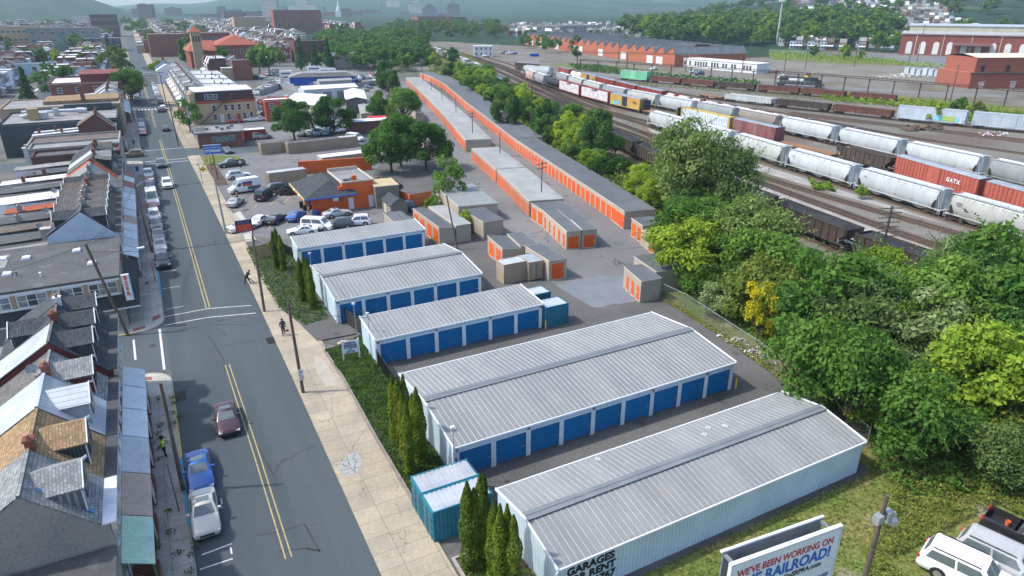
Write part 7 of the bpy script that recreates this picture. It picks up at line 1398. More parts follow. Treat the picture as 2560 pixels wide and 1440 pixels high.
def train(tr, y, items, down=True, grp=None):
    """couple wagons nose to tail from Y towards the camera"""
    for kind, m, L_, label in items:
        (px, py), a = at_track(tr, y); y2 = y-L_*abs(math.sin(a))-.9; (qx, qy), _ = at_track(tr, y2); cx, cy = (px+qx)/2, (py+qy)/2; a = math.atan2(qy-py, qx-px)
        key = (kind, m.name if hasattr(m, 'name') else str(m), L_)
        if key not in PC:
            PC[key] = {'h': lambda: covered_hopper(m, L_), 'hc': lambda: covered_hopper(m, L_, 'COAX\n10221'), 'ht': lambda: covered_hopper(m, L_, 'TILX'), 'b': lambda: boxcar(m, L_), 'bg': lambda: boxcar(m, L_, text='GATX', tx=4.9), 'by': lambda: boxcar(m, L_, doorc=plain('door_black', (.03,.03,.04)), text='TTX', tx=6, txm=M_blktrim), 'g': lambda: gondola(m, L_), 'c': lambda: coal_hopper(m, L_), 'cc': lambda: coal_hopper(m, L_, code='NS  NCX\n087 43'), 'ce': lambda: coal_hopper(m, L_, False), 't': lambda: tank_car(m, L_), 'tb': lambda: tank_car(m, L_, W_mar), 'cb': lambda: centerbeam(m, L_, M_wrapw), 'cy': lambda: centerbeam(m, L_, M_wrapb), 'f': lambda: flatcar(L_, False), 'fb': lambda: flatcar(L_, True), 'l': lambda: loco(L_)}[kind]()
            t = PC[key]
        else: t = dup(PC[key])
        t.location = (cx, cy,.06); t.rotation_euler[2] = a; t['label'] = label; t['group'] = grp or 'wagons standing in the rail yard'; t.name = NM[t['category']]
        y = y2
    return y
train('white',159.5, [('h', W_wh,18.6, 'white covered hopper at the far end of the nearest white line'), ('ht', W_wh,18.6, 'white covered hopper with blue and green graffiti, second in the nearest line'), ('h', W_cr,18.6, 'cream grey covered hopper partly behind the willow top, third in the nearest line'), ('ht', W_wh,18.61, 'white covered hopper with a leafy bush below its end'), ('ht', W_wh,18.62, 'white covered hopper with black ladders overlapping the long brick red boxcar'), ('hc', W_cr,18.6, 'grey green covered hopper cut by the right edge of the picture'), ('h', W_wh,18.63, 'white covered hopper just outside the right edge')], grp='covered hoppers in the nearest line')
train('box',294, [('h', W_pk,15, 'pinkish rust stained hopper at the far end of the lumber line'), ('h', W_gr,15, 'grey round sided hopper just behind the black tank wagon'), ('t', W_blk,17, 'black tank wagon in front of the grey hopper'), ('cb', W_mar,22.2, 'maroon centre beam wagon stacked with white wrapped lumber, farther of two'), ('cb', W_mar,22.2, 'maroon centre beam wagon stacked with white wrapped lumber, next to the yellow boxcar'), ('by', W_yel,18.6, 'yellow boxcar with black double doors and graffiti'), ('fb', W_blk,19, 'empty flat wagon with tall black bulkheads'), ('cy', weather('beam_yellow', (.55,.38,.08)),22, 'yellow ended centre beam wagon with blue printed lumber wrap'), ('b', W_vio,16.5, 'plum coloured boxcar with rust patches and graffiti'), ('f', W_blk,17.5, 'low brown decked flat wagon between the plum boxcar and open hopper'), ('ce', W_dk,15.5, 'dark brown empty open hopper with pale inside'), ('bg', W_red,21, 'long brick red boxcar lettered in white'), ('b', W_red,21.1, 'brick red boxcar cut by the right edge of the picture'), ('b', W_red,21.1, 'brick red boxcar outside the right edge')], grp='mixed wagons in the lumber line')
train('grain',275, [('h', W_gr,17, 'grey hopper, farthest in the second hopper line'), ('h', W_cr,17, 'cream hopper, second in the second hopper line behind the lumber'), ('h', W_cr,17, 'cream hopper, third in the second hopper line behind the lumber'), ('h', W_gr,17, 'grey hopper behind the yellow boxcar'), ('h', W_cr,17.5, 'cream grey hopper seen above the empty bulkhead flat wagon'), ('h', W_wh,17, 'white hopper behind the blue printed lumber wrap'), ('h', W_gr,17, 'grey hopper roof behind the blue printed lumber wrap, nearer'), ('h', W_dkg,16, 'brown grey hopper peeping out beside the plum boxcar'), ('h', W_wh,18.6, 'clean white hopper above the brown decked flat wagon'), ('h', W_wh,18.6, 'white hopper behind the empty dark open hopper'), ('h', W_wh,18.6, 'silver roofed hopper behind the long brick red boxcar'), ('h', W_gr,18.6, 'grey hopper at the right edge behind the red boxcars')], grp='covered hoppers in the second line')
train('tank',300, [('b', W_red,16, 'red boxcar at the far end of the tank line'), ('t', W_tnk,15, 'long pale tank shape beyond the yellow boxcar with graffiti door'), ('by', W_yel,17, 'yellow boxcar in the middle of the red boxcar line'), ('b', W_mar,18, 'dark red boxcar, farthest of three in a row'), ('b', W_mar,18, 'dark red boxcar, middle of three in a row'), ('b', W_mar,18, 'dark red boxcar, nearest of three in a row before the white tanks'), ('tb', W_tnk,14, 'white tank wagon with rusty band, farthest of the tank line'), ('tb', W_tnk,14, 'white tank wagon with red band, second of the tank line'), ('t', W_tnk,14, 'white tank wagon, third of the tank line'), ('tb', W_tnk,14, 'white tank wagon with rusty saddle, fourth of the tank line'), ('t', W_tnk,14, 'pale tank wagon, fifth of the tank line'), ('t', W_blk,14.2, 'black domed tank wagon at the near end of the tank line')], grp='wagons in the tank line')
train('coal',158, [('c', W_dk,16, 'coal wagon hidden among the scrub beyond the tall willow'), ('c', W_dk,16, 'brown coal wagon heaped with coal above the tall willow'), ('c', W_dk,16, 'coal wagon behind the crown of the tall willow'), ('c', W_dk,16, 'coal wagon mostly hidden by the willow branches'), ('c', W_dk,16, 'coal wagon with lettering seen through gaps in the leaves'), ('cc', W_dk,17.2, 'brown coal wagon lettered in white, behind the telegraph pole'), ('c', W_dk,16, 'half empty coal wagon behind the yellow green treetops'), ('c', W_dk,16, 'coal wagon glimpsed below the trees at the right edge')], grp='coal wagons along the scrub')
train('silver',205, [('f', W_blk,12, 'short flat wagon coupled beyond the silver gondola'), ('g', W_sil,19.5, 'silver grey gondola with dents'), ('g', W_dk,18.5, 'blackened brown gondola between silver and rust ones'), ('g', W_rst,18.7, 'rusty gondola next to the pale blue graffiti boxcar'), ('b', W_blu,18.5, 'pale blue boxcar covered in graffiti'), ('b', W_blu,18.6, 'second pale blue boxcar at the right edge')], grp='wagons in the silver gondola line')
train('red',272, [('b', W_grn,15.5, 'mint green boxcar with white door'), ('g', W_rst,16, 'rust red gondola coupled to the mint green boxcar'), ('g', W_rst,16, 'rust red gondola, second from the mint green boxcar'), ('g', W_dk,16.5, 'dark brown gondola in the middle of the rust red line'), ('g', W_rst,16.8, 'rust red gondola in front of the far locomotive'), ('g', W_rst,16.8, 'rusty gondola, second from the near end of its line'), ('g', W_rst,16.2, 'rusty gondola at the near end of its line')], grp='gondolas in the rust red line')
train('coal',318, [('h', W_cr,15, 'white hopper at the top of the short train behind the scrub'), ('h', W_pk,15, 'rust streaked orange white hopper in the short train'), ('b', W_red,15, 'red boxcar in the short train behind the scrub'), ('b', W_mar,15, 'dark red boxcar, nearest of the short train')], grp='short train behind the scrub')
train('coal',560, [('l', M_blk,19.5, 'black locomotive leading the distant train'), ('l', M_blk,19.5, 'second black locomotive of the distant train'), ('l', M_blk,19.5, 'third black locomotive of the distant train')]+[('h' if i % 3 else 'ce', [W_cr, W_dk, W_gr][i % 3] if i % 3 == 0 or 1 else 0,14.9, '%s wagon behind the distant locomotives' % nth(i)) for i in range(12)], grp='distant train')
x, y = g(2000,220); t = dup([v for k, v in PC.items() if k[0] == 'l'][0], (x+3, y+3,.06), R(-62), 'grey locomotive parked under the overhead pipe gantry'); t.name = 'locomotive'; t['group'] = 'locomotives'
x, y = g(1318,178); t = dup([v for k, v in PC.items() if k[0] == 'ce'][0], (x, y,.06), R(-70), 'dark hopper standing alone at the far yard throat'); t['group'] = 'lone wagons'; x, y = g(1345,190); t = dup([v for k, v in PC.items() if k[0] == 'h'][0], (x, y,.06), R(-72), 'white hopper standing alone at the far yard throat'); t['group'] = 'lone wagons'
def graffiti(x0, L_, h, z, y, parent, seed, cols):
    r_ = random.Random(seed); b = MB(); q = 0
    while q < L_:
        w2 = r_.uniform(.35,.7); k = r_.randrange(3); zz = z+r_.uniform(-.1,.1); hh = h*r_.uniform(.6,1); s = r_.uniform(-.25,.25); b.q((x0+q, y, zz), (x0+q+w2, y, zz), (x0+q+w2+s, y, zz+hh), (x0+q+s, y, zz+hh), m=k); q += w2*.85; y -= .0006
    b.build('graffiti', [plain('gf%d' % i, c) for i, c in enumerate(cols)], parent)
for o in [o for o in COL.objects if o.get('label')]:
    l = o['label']
    if l.startswith('white covered hopper with blue and green graffiti'): graffiti(-6,6.5,1.5,1.5,-1.63, o,1, [(.1,.4,.6), (.35,.5,.1), (.2,.6,.75)])
    if l.startswith('yellow boxcar with black double'): graffiti(-8.4,5,1.3,1.3,-1.63, o,2, [(.35,.38,.4), (.6,.62,.6), (.1,.1,.1)])
    if l.startswith('pale blue boxcar covered'): graffiti(1,6,1.5,1.3,-1.63, o,3, [(.1,.1,.1), (.55,.68,.55), (.3,.15,.35)])
GP = [(208,318), (216,297), (224,278), (232,259), (239.5,240), (246.5,221), (252.5,202), (257,183), (260.5,164), (263.5,145), (266,126), (268,106)]
GP = [p for a, c in zip(GP, GP[1:]) for p in (a, lerp(a, c,.5))]+[GP[-1]]
t = thing('pipe_gantry', 'long rusty overhead pipe gantry on iron posts behind the gondolas', 'gantry', (208,318,0)); b = MB(); o0 = GP[0]
for a, c in zip(GP, GP[1:]):
    for h in (5.4,6.0): b.bar((a[0]-o0[0], a[1]-o0[1], h), (c[0]-o0[0], c[1]-o0[1], h),.3,.22)
    for k in range(6): p = lerp(a, c, k/6); b.bar((p[0]-o0[0], p[1]-o0[1],5.4), (p[0]-o0[0], p[1]-o0[1],6.35),.12,.12)
b.build('pipe', M_gan, t)
for a in GP:
    for f in (0,): b = MB(); b.bar((a[0]-o0[0], a[1]-o0[1],0), (a[0]-o0[0], a[1]-o0[1],5.4),.3,.3); b.bar((a[0]-o0[0]-.6, a[1]-o0[1],5.2), (a[0]-o0[0]+.6, a[1]-o0[1],5.2),.3,.3); b.build('post', M_gan, t)
t2 = thing('pipe_gantry', 'second rusty pipe gantry standing in front of the sawtooth works', 'gantry', (214,330,0)); b = MB(); q = [(0,0), (20,-18), (42,-40), (60,-62)]
for a, c in zip(q, q[1:]):
    for h in (8.4,9.0): b.bar((a[0], a[1], h), (c[0], c[1], h),.25,.2)
b.build('pipe', M_gan, t2)
for a in q: b = MB(); b.bar((a[0], a[1],0), (a[0], a[1],8.4),.3,.3); b.build('post', M_gan, t2)
def debris(name, label, x, y, rx, ry, n, seed, mats, sz=(.3,1.2), h=.8, cat='debris'):
    r_ = random.Random(seed); b = MB()
    for i in range(n):
        a = r_.random()*6.28; q = math.sqrt(r_.random()); px, py = q*rx*math.cos(a), q*ry*math.sin(a); z = .1+h*(1-q)*r_.random(); s = r_.uniform(*sz); d = Vector((r_.gauss(0,1), r_.gauss(0,1), r_.gauss(0,.25))).normalized()*s/2; w2 = s*r_.uniform(.1,.5); b.bar(Vector((px, py, z))-d, Vector((px, py, z))+d, w2, w2*.5, m=r_.randrange(len(mats)))
    return tag(b.build(name, mats, None, (x, y,.03)), label, cat, None, 'stuff')
debris('sleeper_pile', 'spread pile of dark old sleepers beside the graffiti boxcar', *g(2310,322),8,3,70,1, [M_tie, M_brown], (2,2.8),.6)
debris('scrap_heap', 'low heap of coloured scrap below the graffiti boxcar', *g(2480,338),7,2.5,130,2, [M_tie, M_trim, plain('sc_r', (.3,.08,.05)), M_brown], (.3,1.1),.8)
debris('block_debris', 'field of pale broken blocks and junk in front of the brick power house', *g(2290,188),26,9,260,3, [M_whw, M_creamw, M_cap], (.5,1.8),.6)
debris('rubbish', 'broken concrete rubble behind the chain link fence', *g(1862,870),1.2,4.0,60,4, [M_whw, M_kerb, M_creamw], (.2,.6),.3)
for i in range(9):
    x, y = g(2268+i*15+(i > 6)*18,186+i*1.0); b = MB(); b.box(-1.3,-1.2,0,1.3,1.2,3.4-(i % 3)*.3); b.box(-1.4,-1.3,3.4-(i % 3)*.3,1.4,1.3,3.6-(i % 3)*.3)
    tag(b.build('electrical_cabinet', plain('cabinet_grey', (.42,.48,.52)), None, (x, y,.02)), '%s from the left of the pale grey metal cabinets on the yard ground' % nth(i), 'cabinet', 'metal cabinets in the yard')
x, y = g(1893,258); car(x+1, y+2,150, 'pickup', 'white', 'white rail works truck at the head of the silver gondola', None)
for i, (px, py, k_, c_, lb) in enumerate(((1735,184, 'suv', 'silver', 'silver suv in front of the white long office'), (1748,187, 'suv', 'navy', 'navy suv in front of the white long office'), (1840,152, 'sedan', 'blue', 'blue car right of the brick gable hall'), (1878,178, 'pickup', 'white', 'white pickup at the right end of the white long office'), (1892,180, 'pickup', 'silver', 'silver pickup at the right end of the white long office'), (1912,180, 'van', 'white', 'white van at the right end of the white long office'), (1937,182, 'sedan', 'red', 'red car left of the grey locomotive'), (1955,196, 'suv', 'white', 'white suv above the grey locomotive'), (2232,128, 'suv', 'teal', 'dark green suv by the corner of the arched works'), (1260,134, 'pickup', 'grey', 'grey pickup right of the railway office'), (1275,136, 'pickup', 'white', 'white pickup right of the railway office'), (1285,136, 'sedan', 'blue', 'blue car right of the railway office'), (1202,139, 'suv', 'black', 'black suv in front of the railway office'), (1215,142, 'sedan', 'white', 'white car in front of the railway office'), (1635,175, 'suv', 'white', 'white suv left of the white long office'))): x, y = g(px, py); car(x, y,160+i*17 % 40, k_, c_, lb, 'cars around the rail yard', sc=1.1)
t = thing('backhoe', 'yellow backhoe digger beside the grey locomotive', 'digger', (*g(2020,198),0)); b = MB(); b.box(-1.6,-.9,.6,1.4,.9,1.6); b.build('body', plain('digger_yellow', (.6,.38,.03)), t); b = MB(); b.box(-.6,-.8,1.6,.7,.8,2.8); b.build('cab', M_glass, t); b = MB(); b.bar((1.4,0,1.2), (3.0,0,3.2),.3,.3); b.bar((3.0,0,3.2), (3.9,0,1.2),.25,.25); b.build('boom', plain('digger_yellow', (.6,.38,.03)), t)
for q in (-1,1): b = MB(); b.tube((-1, q*1.0,.65), (-1, q*1.3,.65),.65, n=14); b.build('wheel', M_tyre, t)
t = thing('red_dumpster', 'red steel dumpster on the dark square below the wooded bank', 'dumpster', (*g(2060,118),0), R(-20)); b = MB(); b.box(-5,-1.6,0,5,1.6,3.0); b.build('body', plain('dump_red', (.45,.03,.05)), t)
t = thing('blue_dumpster', 'small blue dumpster in front of the sawtooth works', 'dumpster', (*g(1336,141),0), R(-20)); b = MB(); b.box(-3,-1.2,0,3,1.2,1.8); b.build('body', M_blu2, t)
# ================================================================ vegetation
def leafmat(n, c1, c2, c3=None):
    if n in MATS: return MATS[n]
    m = bpy.data.materials.new(n); m.use_nodes = True; nt = m.node_tree; N = nt.nodes; L = nt.links; N.clear(); out = N.new('ShaderNodeOutputMaterial')
    ge = N.new('ShaderNodeNewGeometry'); oi = N.new('ShaderNodeObjectInfo'); tc = N.new('ShaderNodeTexCoord'); nz = N.new('ShaderNodeTexNoise'); nz.inputs['Scale'].default_value = 1.1; nz.inputs['Detail'].default_value = 2; L.new(tc.outputs['Object'], nz.inputs['Vector'])
    a = N.new('ShaderNodeMath'); a.operation = 'MULTIPLY_ADD'; L.new(ge.outputs['Random Per Island'], a.inputs[0]); a.inputs[1].default_value = .55; L.new(nz.outputs[0], a.inputs[2])
    r = N.new('ShaderNodeValToRGB'); e = r.color_ramp.elements; e[0].position = .35; e[0].color = (*c1,1); e[1].position = .95; e[1].color = (*(c3 or c2),1); x = e.new(.68); x.color = (*c2,1); L.new(a.outputs[0], r.inputs[0])
    h = N.new('ShaderNodeHueSaturation'); mr = N.new('ShaderNodeMapRange'); L.new(oi.outputs['Random'], mr.inputs[0]); mr.inputs[3].default_value = .75; mr.inputs[4].default_value = 1.25; L.new(mr.outputs[0], h.inputs['Value'])
    mh = N.new('ShaderNodeMapRange'); L.new(oi.outputs['Random'], mh.inputs[0]); mh.inputs[3].default_value = .515; mh.inputs[4].default_value = .485; L.new(mh.outputs[0], h.inputs['Hue']); L.new(r.outputs[0], h.inputs['Color'])
    d = N.new('ShaderNodeBsdfDiffuse'); t = N.new('ShaderNodeBsdfTranslucent'); mx = N.new('ShaderNodeMixShader'); mx.inputs[0].default_value = .42; L.new(h.outputs[0], d.inputs[0]); L.new(h.outputs[0], t.inputs[0]); L.new(d.outputs[0], mx.inputs[1]); L.new(t.outputs[0], mx.inputs[2])
    L.new(mx.outputs[0], out.inputs[0]); MATS[n] = m; return m
LV = {'green': leafmat('leaf_green', (0.041,0.101,0.021), (0.081,0.182,0.032), (0.135,0.257,0.052)), 'deep': leafmat('leaf_deep', (0.027,0.074,0.021), (0.051,0.128,0.032), (0.088,0.189,0.046)), 'lime': leafmat('leaf_lime', (0.074,0.162,0.021), (0.169,0.290,0.032), (0.284,0.392,0.046)),
  'olive': leafmat('leaf_olive', (0.055,0.112,0.025), (0.104,0.168,0.035), (0.183,0.224,0.050)), 'pale': leafmat('leaf_pale', (0.068,0.135,0.040), (0.176,0.257,0.098), (0.351,0.432,0.196)), 'yellow': leafmat('leaf_yellow', (0.189,0.216,0.017), (0.459,0.432,0.023), (0.648,0.567,0.034)), 'conifer': leafmat('leaf_conifer', (0.024,0.068,0.025), (0.054,0.135,0.046), (0.095,0.189,0.057)),
 'arbor': leafmat('leaf_arborvitae', (0.047,0.088,0.011), (0.101,0.155,0.021), (0.176,0.230,0.034)), 'juniper': leafmat('leaf_juniper', (0.041,0.095,0.021), (0.081,0.162,0.032), (0.162,0.230,0.052)), 'weed': leafmat('leaf_weed', (0.101,0.149,0.029), (0.176,0.230,0.046), (0.297,0.297,0.081)), 'willow': leafmat('leaf_willow', (0.054,0.108,0.029), (0.108,0.189,0.052), (0.230,0.311,0.103))}
M_bark = mat('bark', (.10,.08,.06), (.06,.05,.04),2,.95,0,.2,8)
def leafq(b, p, n, s, r_, asp=1.0):
    n = (n+Vector((r_.gauss(0,.5), r_.gauss(0,.5), r_.gauss(0,.5)))).normalized(); u = n.orthogonal().normalized(); v = n.cross(u); a = r_.random()*6.28; U = (u*math.cos(a)+v*math.sin(a))*s; V = (v*math.cos(a)-u*math.sin(a))*s*asp*.6
    k = len(b.v); b.v += [tuple(p-U), tuple(p-V*.9+n*s*.12), tuple(p+U), tuple(p+V)]; b.f.append((k, k+1, k+2, k+3)); b.m.append(0)
def tree_proto(kind, leaf, seed, nl=24, per=320, s=.15, R0=1.0, H=2.2, flat=.95, frond=False):
    """a tree about H units high: tapered trunk with limbs, crown of clumps of leaf-sized faces"""
    r_ = random.Random(seed); t = thing('tree', None, 'tree'); tb = MB(); cb = MB(); top = H-R0*flat
    tb.tube((0,0,0), (.03,0, H*.45),.06,.04,7); lobes = []
    for i in range(nl):
        if kind == 'conifer':
            z = H*(.12+.85*(i+.5)/nl); rr = R0*.62*(1-(i+.5)/nl)+.06; a = i*2.4; lobes.append((Vector((rr*math.cos(a)*.65, rr*math.sin(a)*.65, z)), rr*.75+.05,.35))
        else:
            th = r_.random()*6.28; ph = math.acos(1-2*min(.97, (i+.6)/nl*.86)); q = R0*r_.uniform(.55,.95); c = Vector((q*math.sin(ph)*math.cos(th+i*2.4), q*math.sin(ph)*math.sin(th+i*2.4), top+q*math.cos(ph)*flat)); lobes.append((c, R0*r_.uniform(.24,.42),.8))
    for c, q, fl in lobes:
        if kind != 'conifer': k = Vector((.02,0, H*r_.uniform(.25,.45))); mid = k+(c-k)*.55+Vector((0,0,-.08)); tb.tube(k, mid,.028,.018,5); tb.tube(mid, c,.018,.006,5)
        for j in range(per):
            d = Vector((r_.gauss(0,1), r_.gauss(0,1), r_.gauss(0,1))).normalized()
            if d.z < -.55: d.z = -d.z
            p = c+Vector((d.x, d.y, d.z*fl))*q*r_.uniform(.6,1.08)
            leafq(cb, p, (d+Vector((0,0,.35))).normalized(), s*R0*r_.uniform(.55,1.15)*.42, r_)
        if frond:
            for j in range(7):
                d = Vector((r_.gauss(0,1), r_.gauss(0,1), abs(r_.gauss(.4,.6)))).normalized(); p = c+d*q*.8
                for m_ in range(9): p = p+d*.045; d = (d+Vector((0,0,-.09 if frond == 1 else .05))).normalized(); leafq(cb, p+Vector((r_.gauss(0,.01),)*3), Vector((d.y,-d.x,.8)),.035*R0, r_,.8)
    if kind == 'conifer': tb.tube((0,0,0), (0,0, H*.95),.05,.01,6)
    tb.build('trunk', M_bark, t); cb.build('crown', LV[leaf], t); return t
TP = {}
for i, (nm, kd, lf, kw) in enumerate((('green', 'b', 'green', {}), ('green2', 'b', 'green', dict(nl=28, per=190, flat=.7)), ('deep', 'b', 'deep', dict(nl=26)), ('lime', 'b', 'lime', dict(nl=24, frond=1)), ('lime2', 'b', 'lime', dict(nl=18, per=260)), ('olive', 'b', 'olive', dict(nl=26)), ('pale', 'b', 'pale', dict(nl=22, frond=2, s=.15, per=260)), ('yellow', 'b', 'yellow', dict(nl=12, per=170)), ('willow', 'b', 'willow', dict(nl=42, per=230, s=.13, H=2.5, flat=1.0, frond=2)), ('conifer', 'conifer', 'conifer', dict(nl=26, per=130, H=3.0)), ('loose', 'b', 'green', dict(nl=13, per=120, s=.2)), ('ail', 'b', 'green', dict(nl=26, per=150, frond=1, s=.17)))):
    TP[nm] = tree_proto(kd, lf,100+i, **kw)
FARP = {n: tree_proto('b' if n != 'conifer' else 'conifer', n,300+i, nl=15, per=60, s=.42) for i, n in enumerate(('green', 'deep', 'olive', 'lime', 'conifer'))}
LOOK = {'green': 'mid green bushy', 'green2': 'broad mid green', 'deep': 'dark green dense', 'lime': 'yellow green feathery', 'lime2': 'bright lime', 'olive': 'olive brown tinged', 'pale': 'pale silvery', 'yellow': 'golden yellow', 'willow': 'tall fine leaved', 'conifer': 'dark conifer', 'loose': 'loose crowned', 'ail': 'long fronded green'}
def tree(kind, x, y, h, r, label, group='trees', z=0, far=False):
    P = FARP[kind] if far else TP[kind]; Hh = {'willow': 2.5, 'conifer': 3.0 if not far else 2.2}.get(kind,2.2); t = dup(P, (x, y, z), rnd.random()*6.28, label, group, (r/1.25, r/1.25, h/Hh)); t.name = {'conifer': 'conifer_tree', 'arb': 'arborvitae'}.get(kind, 'tree'); return t
for k_, x, y, h, r, lb in (('green2',-3.6,279,12.5,6.2, 'big round street tree overhanging the left pavement'), ('green',-4.4,296,11,5.2, 'second round street tree just beyond the first on the left pavement'), ('loose',9.9,212,9.5,4.3, 'street tree with thin brownish crown by the diner'), ('lime',8,372,9,4, 'slim leaning tree on the right pavement of the far street'), ('deep',33.2,186,10.5,6.2, 'left of two big trees behind the row of beige containers'), ('deep',44.2,188,10.5,6.3, 'right of two big trees behind the row of beige containers'),
 ('green',43.8,138.5,11,6.2, 'left half of the big tree pair behind the tyre shop'), ('green',51.0,136.5,10.5,6.3, 'right half of the big tree pair behind the tyre shop'), ('green2',47.5,143,11.5,6, 'rear crown of the big tree group behind the tyre shop'), ('loose',44.6,109.0,9.0,3.8, 'thin open crowned tree beside the orange board fence'), ('green2',65.5,193,11,6.5, 'round tree beside the red roofed shop'), ('green',62.5,205,9,4.5, 'rounded tree behind the red roofed shop'), ('deep',89,280,12,5.0, 'tree at the far left corner of the storage lane'), ('deep',84,262,10,4.6, 'tree just before the far left corner of the storage lane'),
 ('lime',40.9,93.5,3.6,1.5, 'vine climbing beside the plain slate roofed unit'), ('lime2',41.2,107.5,2.4,2.0, 'low bush at the foot of the thin open crowned tree'),
 ('ail',46.2,33.6,9.0,4.4, 'long fronded tree overhanging the far corner of the nearest garage'), ('green2',46.6,29.2,9.5,4.3, 'broad tree pressing against the end wall of the nearest garage'), ('ail',47.4,24.8,8.0,4.0, 'fronded tree at the near end corner of the nearest garage'), ('yellow',52.6,44.6,7.0,2.2, 'golden yellow tree standing out of the dark scrub'), ('willow',75.5,83,15.5,7.2, 'tallest fine leaved tree of the scrub, hiding the coal wagons'), ('willow',77.5,76,13.5,5.5, 'right shoulder of the tallest fine leaved tree'), ('ail',61.5,66.5,9.5,4.6, 'spreading ailanthus beside the beige units at the fence corner'), ('lime',68.5,62,10,3.8, 'lime green tree right of the spreading ailanthus'), ('pale',78.5,39,10,3.8, 'silvery tree just below the last coal wagons'), ('pale',75,33.5,11,4.0, 'pale shoot covered tree at the right side of the wood'), ('lime2',113.2,77.8,2.4,1.4, 'small lime bush growing beside the nearest white hoppers'),
 ('deep',86.5,168,12.5,4.4, 'dark upright tree beside the tall bare pole'), ('deep',90.5,152,11,4.2, 'dark tree just right of the tall bare pole'), ('deep',88,127,12,5.0, 'big dark tree at the gap above the brown coal wagon')):
    tree(k_, x, y, h*1.12, r*1.04, lb, None, z=-h*.12)
r_ = random.Random(21); pts = []
def inpoly(x, y, P):
    c = False; n = len(P)
    for i in range(n):
        (x1, y1), (x2, y2) = P[i], P[(i+1) % n]
        if (y1 > y) != (y2 > y) and x < (x2-x1)*(y-y1)/(y2-y1)+x1: c = not c
    return c
def scatter(P, d, r_, n=4000):
    out = []; x0, x1 = min(p[0] for p in P), max(p[0] for p in P); y0, y1 = min(p[1] for p in P), max(p[1] for p in P)
    for i in range(n):
        x, y = r_.uniform(x0, x1), r_.uniform(y0, y1)
        if inpoly(x, y, P) and all((x-a)**2+(y-b)**2 > d*d for a, b in out): out.append((x, y))
    return out
WOOD = [(53.5,57), (52.0,42), (48.5,35.5), (44.8,32), (44.8,26.5), (46.5,20.5), (55,15), (72,13), (86,22), (82,36), (78,46), (74,76), (66,72), (58,64)]
w_ = sorted(scatter(WOOD,3.35, r_), key=lambda p: p[0]*.6+p[1]); 
for i, (x, y) in enumerate(w_):
    k_ = r_.choice(['green', 'green2', 'olive', 'ail', 'lime', 'lime2', 'green2', 'deep', 'ail', 'willow', 'pale', 'lime']) if x < 70 else r_.choice(['olive', 'green2', 'green', 'ail', 'willow', 'deep'])
    h = r_.uniform(5.6,9.2)*(.78 if x < 56 else 1.12); 
    if r_.random() < .2: h *= 1.35
    if x > 67 and 42 < y < 76: h = min(h,5.2 if x > 71 else 6.5)
    if x < 50 and y < 36: h = r_.uniform(6.0,7.5)
    if x > 66 and y < 36: h *= 1.3
    if (x > 71 and 42 < y < 74) or math.hypot(x-52.6, y-43.5) < 4.2 or (x < 49 and y < 35.5): continue
    tree(k_, x, y, h, max(3.0, h*.54), '%s tree in the right hand wood, %s from its near end' % (LOOK[k_], nth(i)), 'trees of the wood', z=-h*.14)
STRIP = [(69.5,77), (76,104), (83,134), (93,172), (101,206), (112,250), (122,280), (128,312), (146,312), (140,290), (125,255), (117,222), (107,180), (97,140), (90,112), (85,90), (80,77)]
w_ = sorted(scatter(STRIP,4.6, r_), key=lambda p: p[1])
for i, (x, y) in enumerate(w_):
    if 100 < y < 124 and x > 86: continue
    k_ = r_.choice(['green', 'lime', 'deep', 'lime2', 'green2', 'lime']); h = r_.uniform(5,9.0)
    if 98 < y < 126: h = 4.0 if x > 84 else 5.5
    tree(k_, x, y, h, max(3.0, h*.52), '%s tree behind the long right row, %s from its near end' % (LOOK[k_], nth(i)), 'trees behind the long right row')
MASS = {}
def belt(P, d, names, h0, h1, place, seed, far=True, z=0, rr=.62, n=3000, keep=0):
    if keep == 0:
        q = random.Random(seed); mb = MASS.setdefault('m', {})
        for x, y in scatter(P, d, q, n):
            k_ = q.choice(names); h = q.uniform(h0, h1); P_ = FARP[k_]; cr = [c for c in P_.children if c.name.startswith('crown')][0].data; b = mb.setdefault(k_, MB()); r0 = h*rr*(.5 if k_ == 'conifer' else 1)/1.25; hh = h/2.2; zz = HZ(x, y) if z else 0; a = q.random()*6.28; ca, sa = math.cos(a)*r0, math.sin(a)*r0; k = len(b.v); vs = [v.co for v in cr.vertices]
            sel = [i for i in range(0, len(vs)//4) if i % 3 != 1]
            for i in sel:
                for v in vs[i*4:i*4+4]: b.v.append((x+v.x*ca*1.05-v.y*sa, y+v.x*sa+v.y*ca*1.05, zz+v.z*hh))
                b.f.append((k, k+1, k+2, k+3)); b.m.append(0); k += 4
        return
    q = random.Random(seed); w2 = sorted(scatter(P, d, q, n), key=lambda p: p[0])
    for i, (x, y) in enumerate(w2):
        k_ = q.choice(names); h = q.uniform(h0, h1); tree(k_, x, y, h, h*rr*(.6 if k_ == 'conifer' else 1), '%s tree %s, %s from the left' % (LOOK[k_], place, nth(i)), 'trees '+place, HZ(x, y) if z else 0, far)
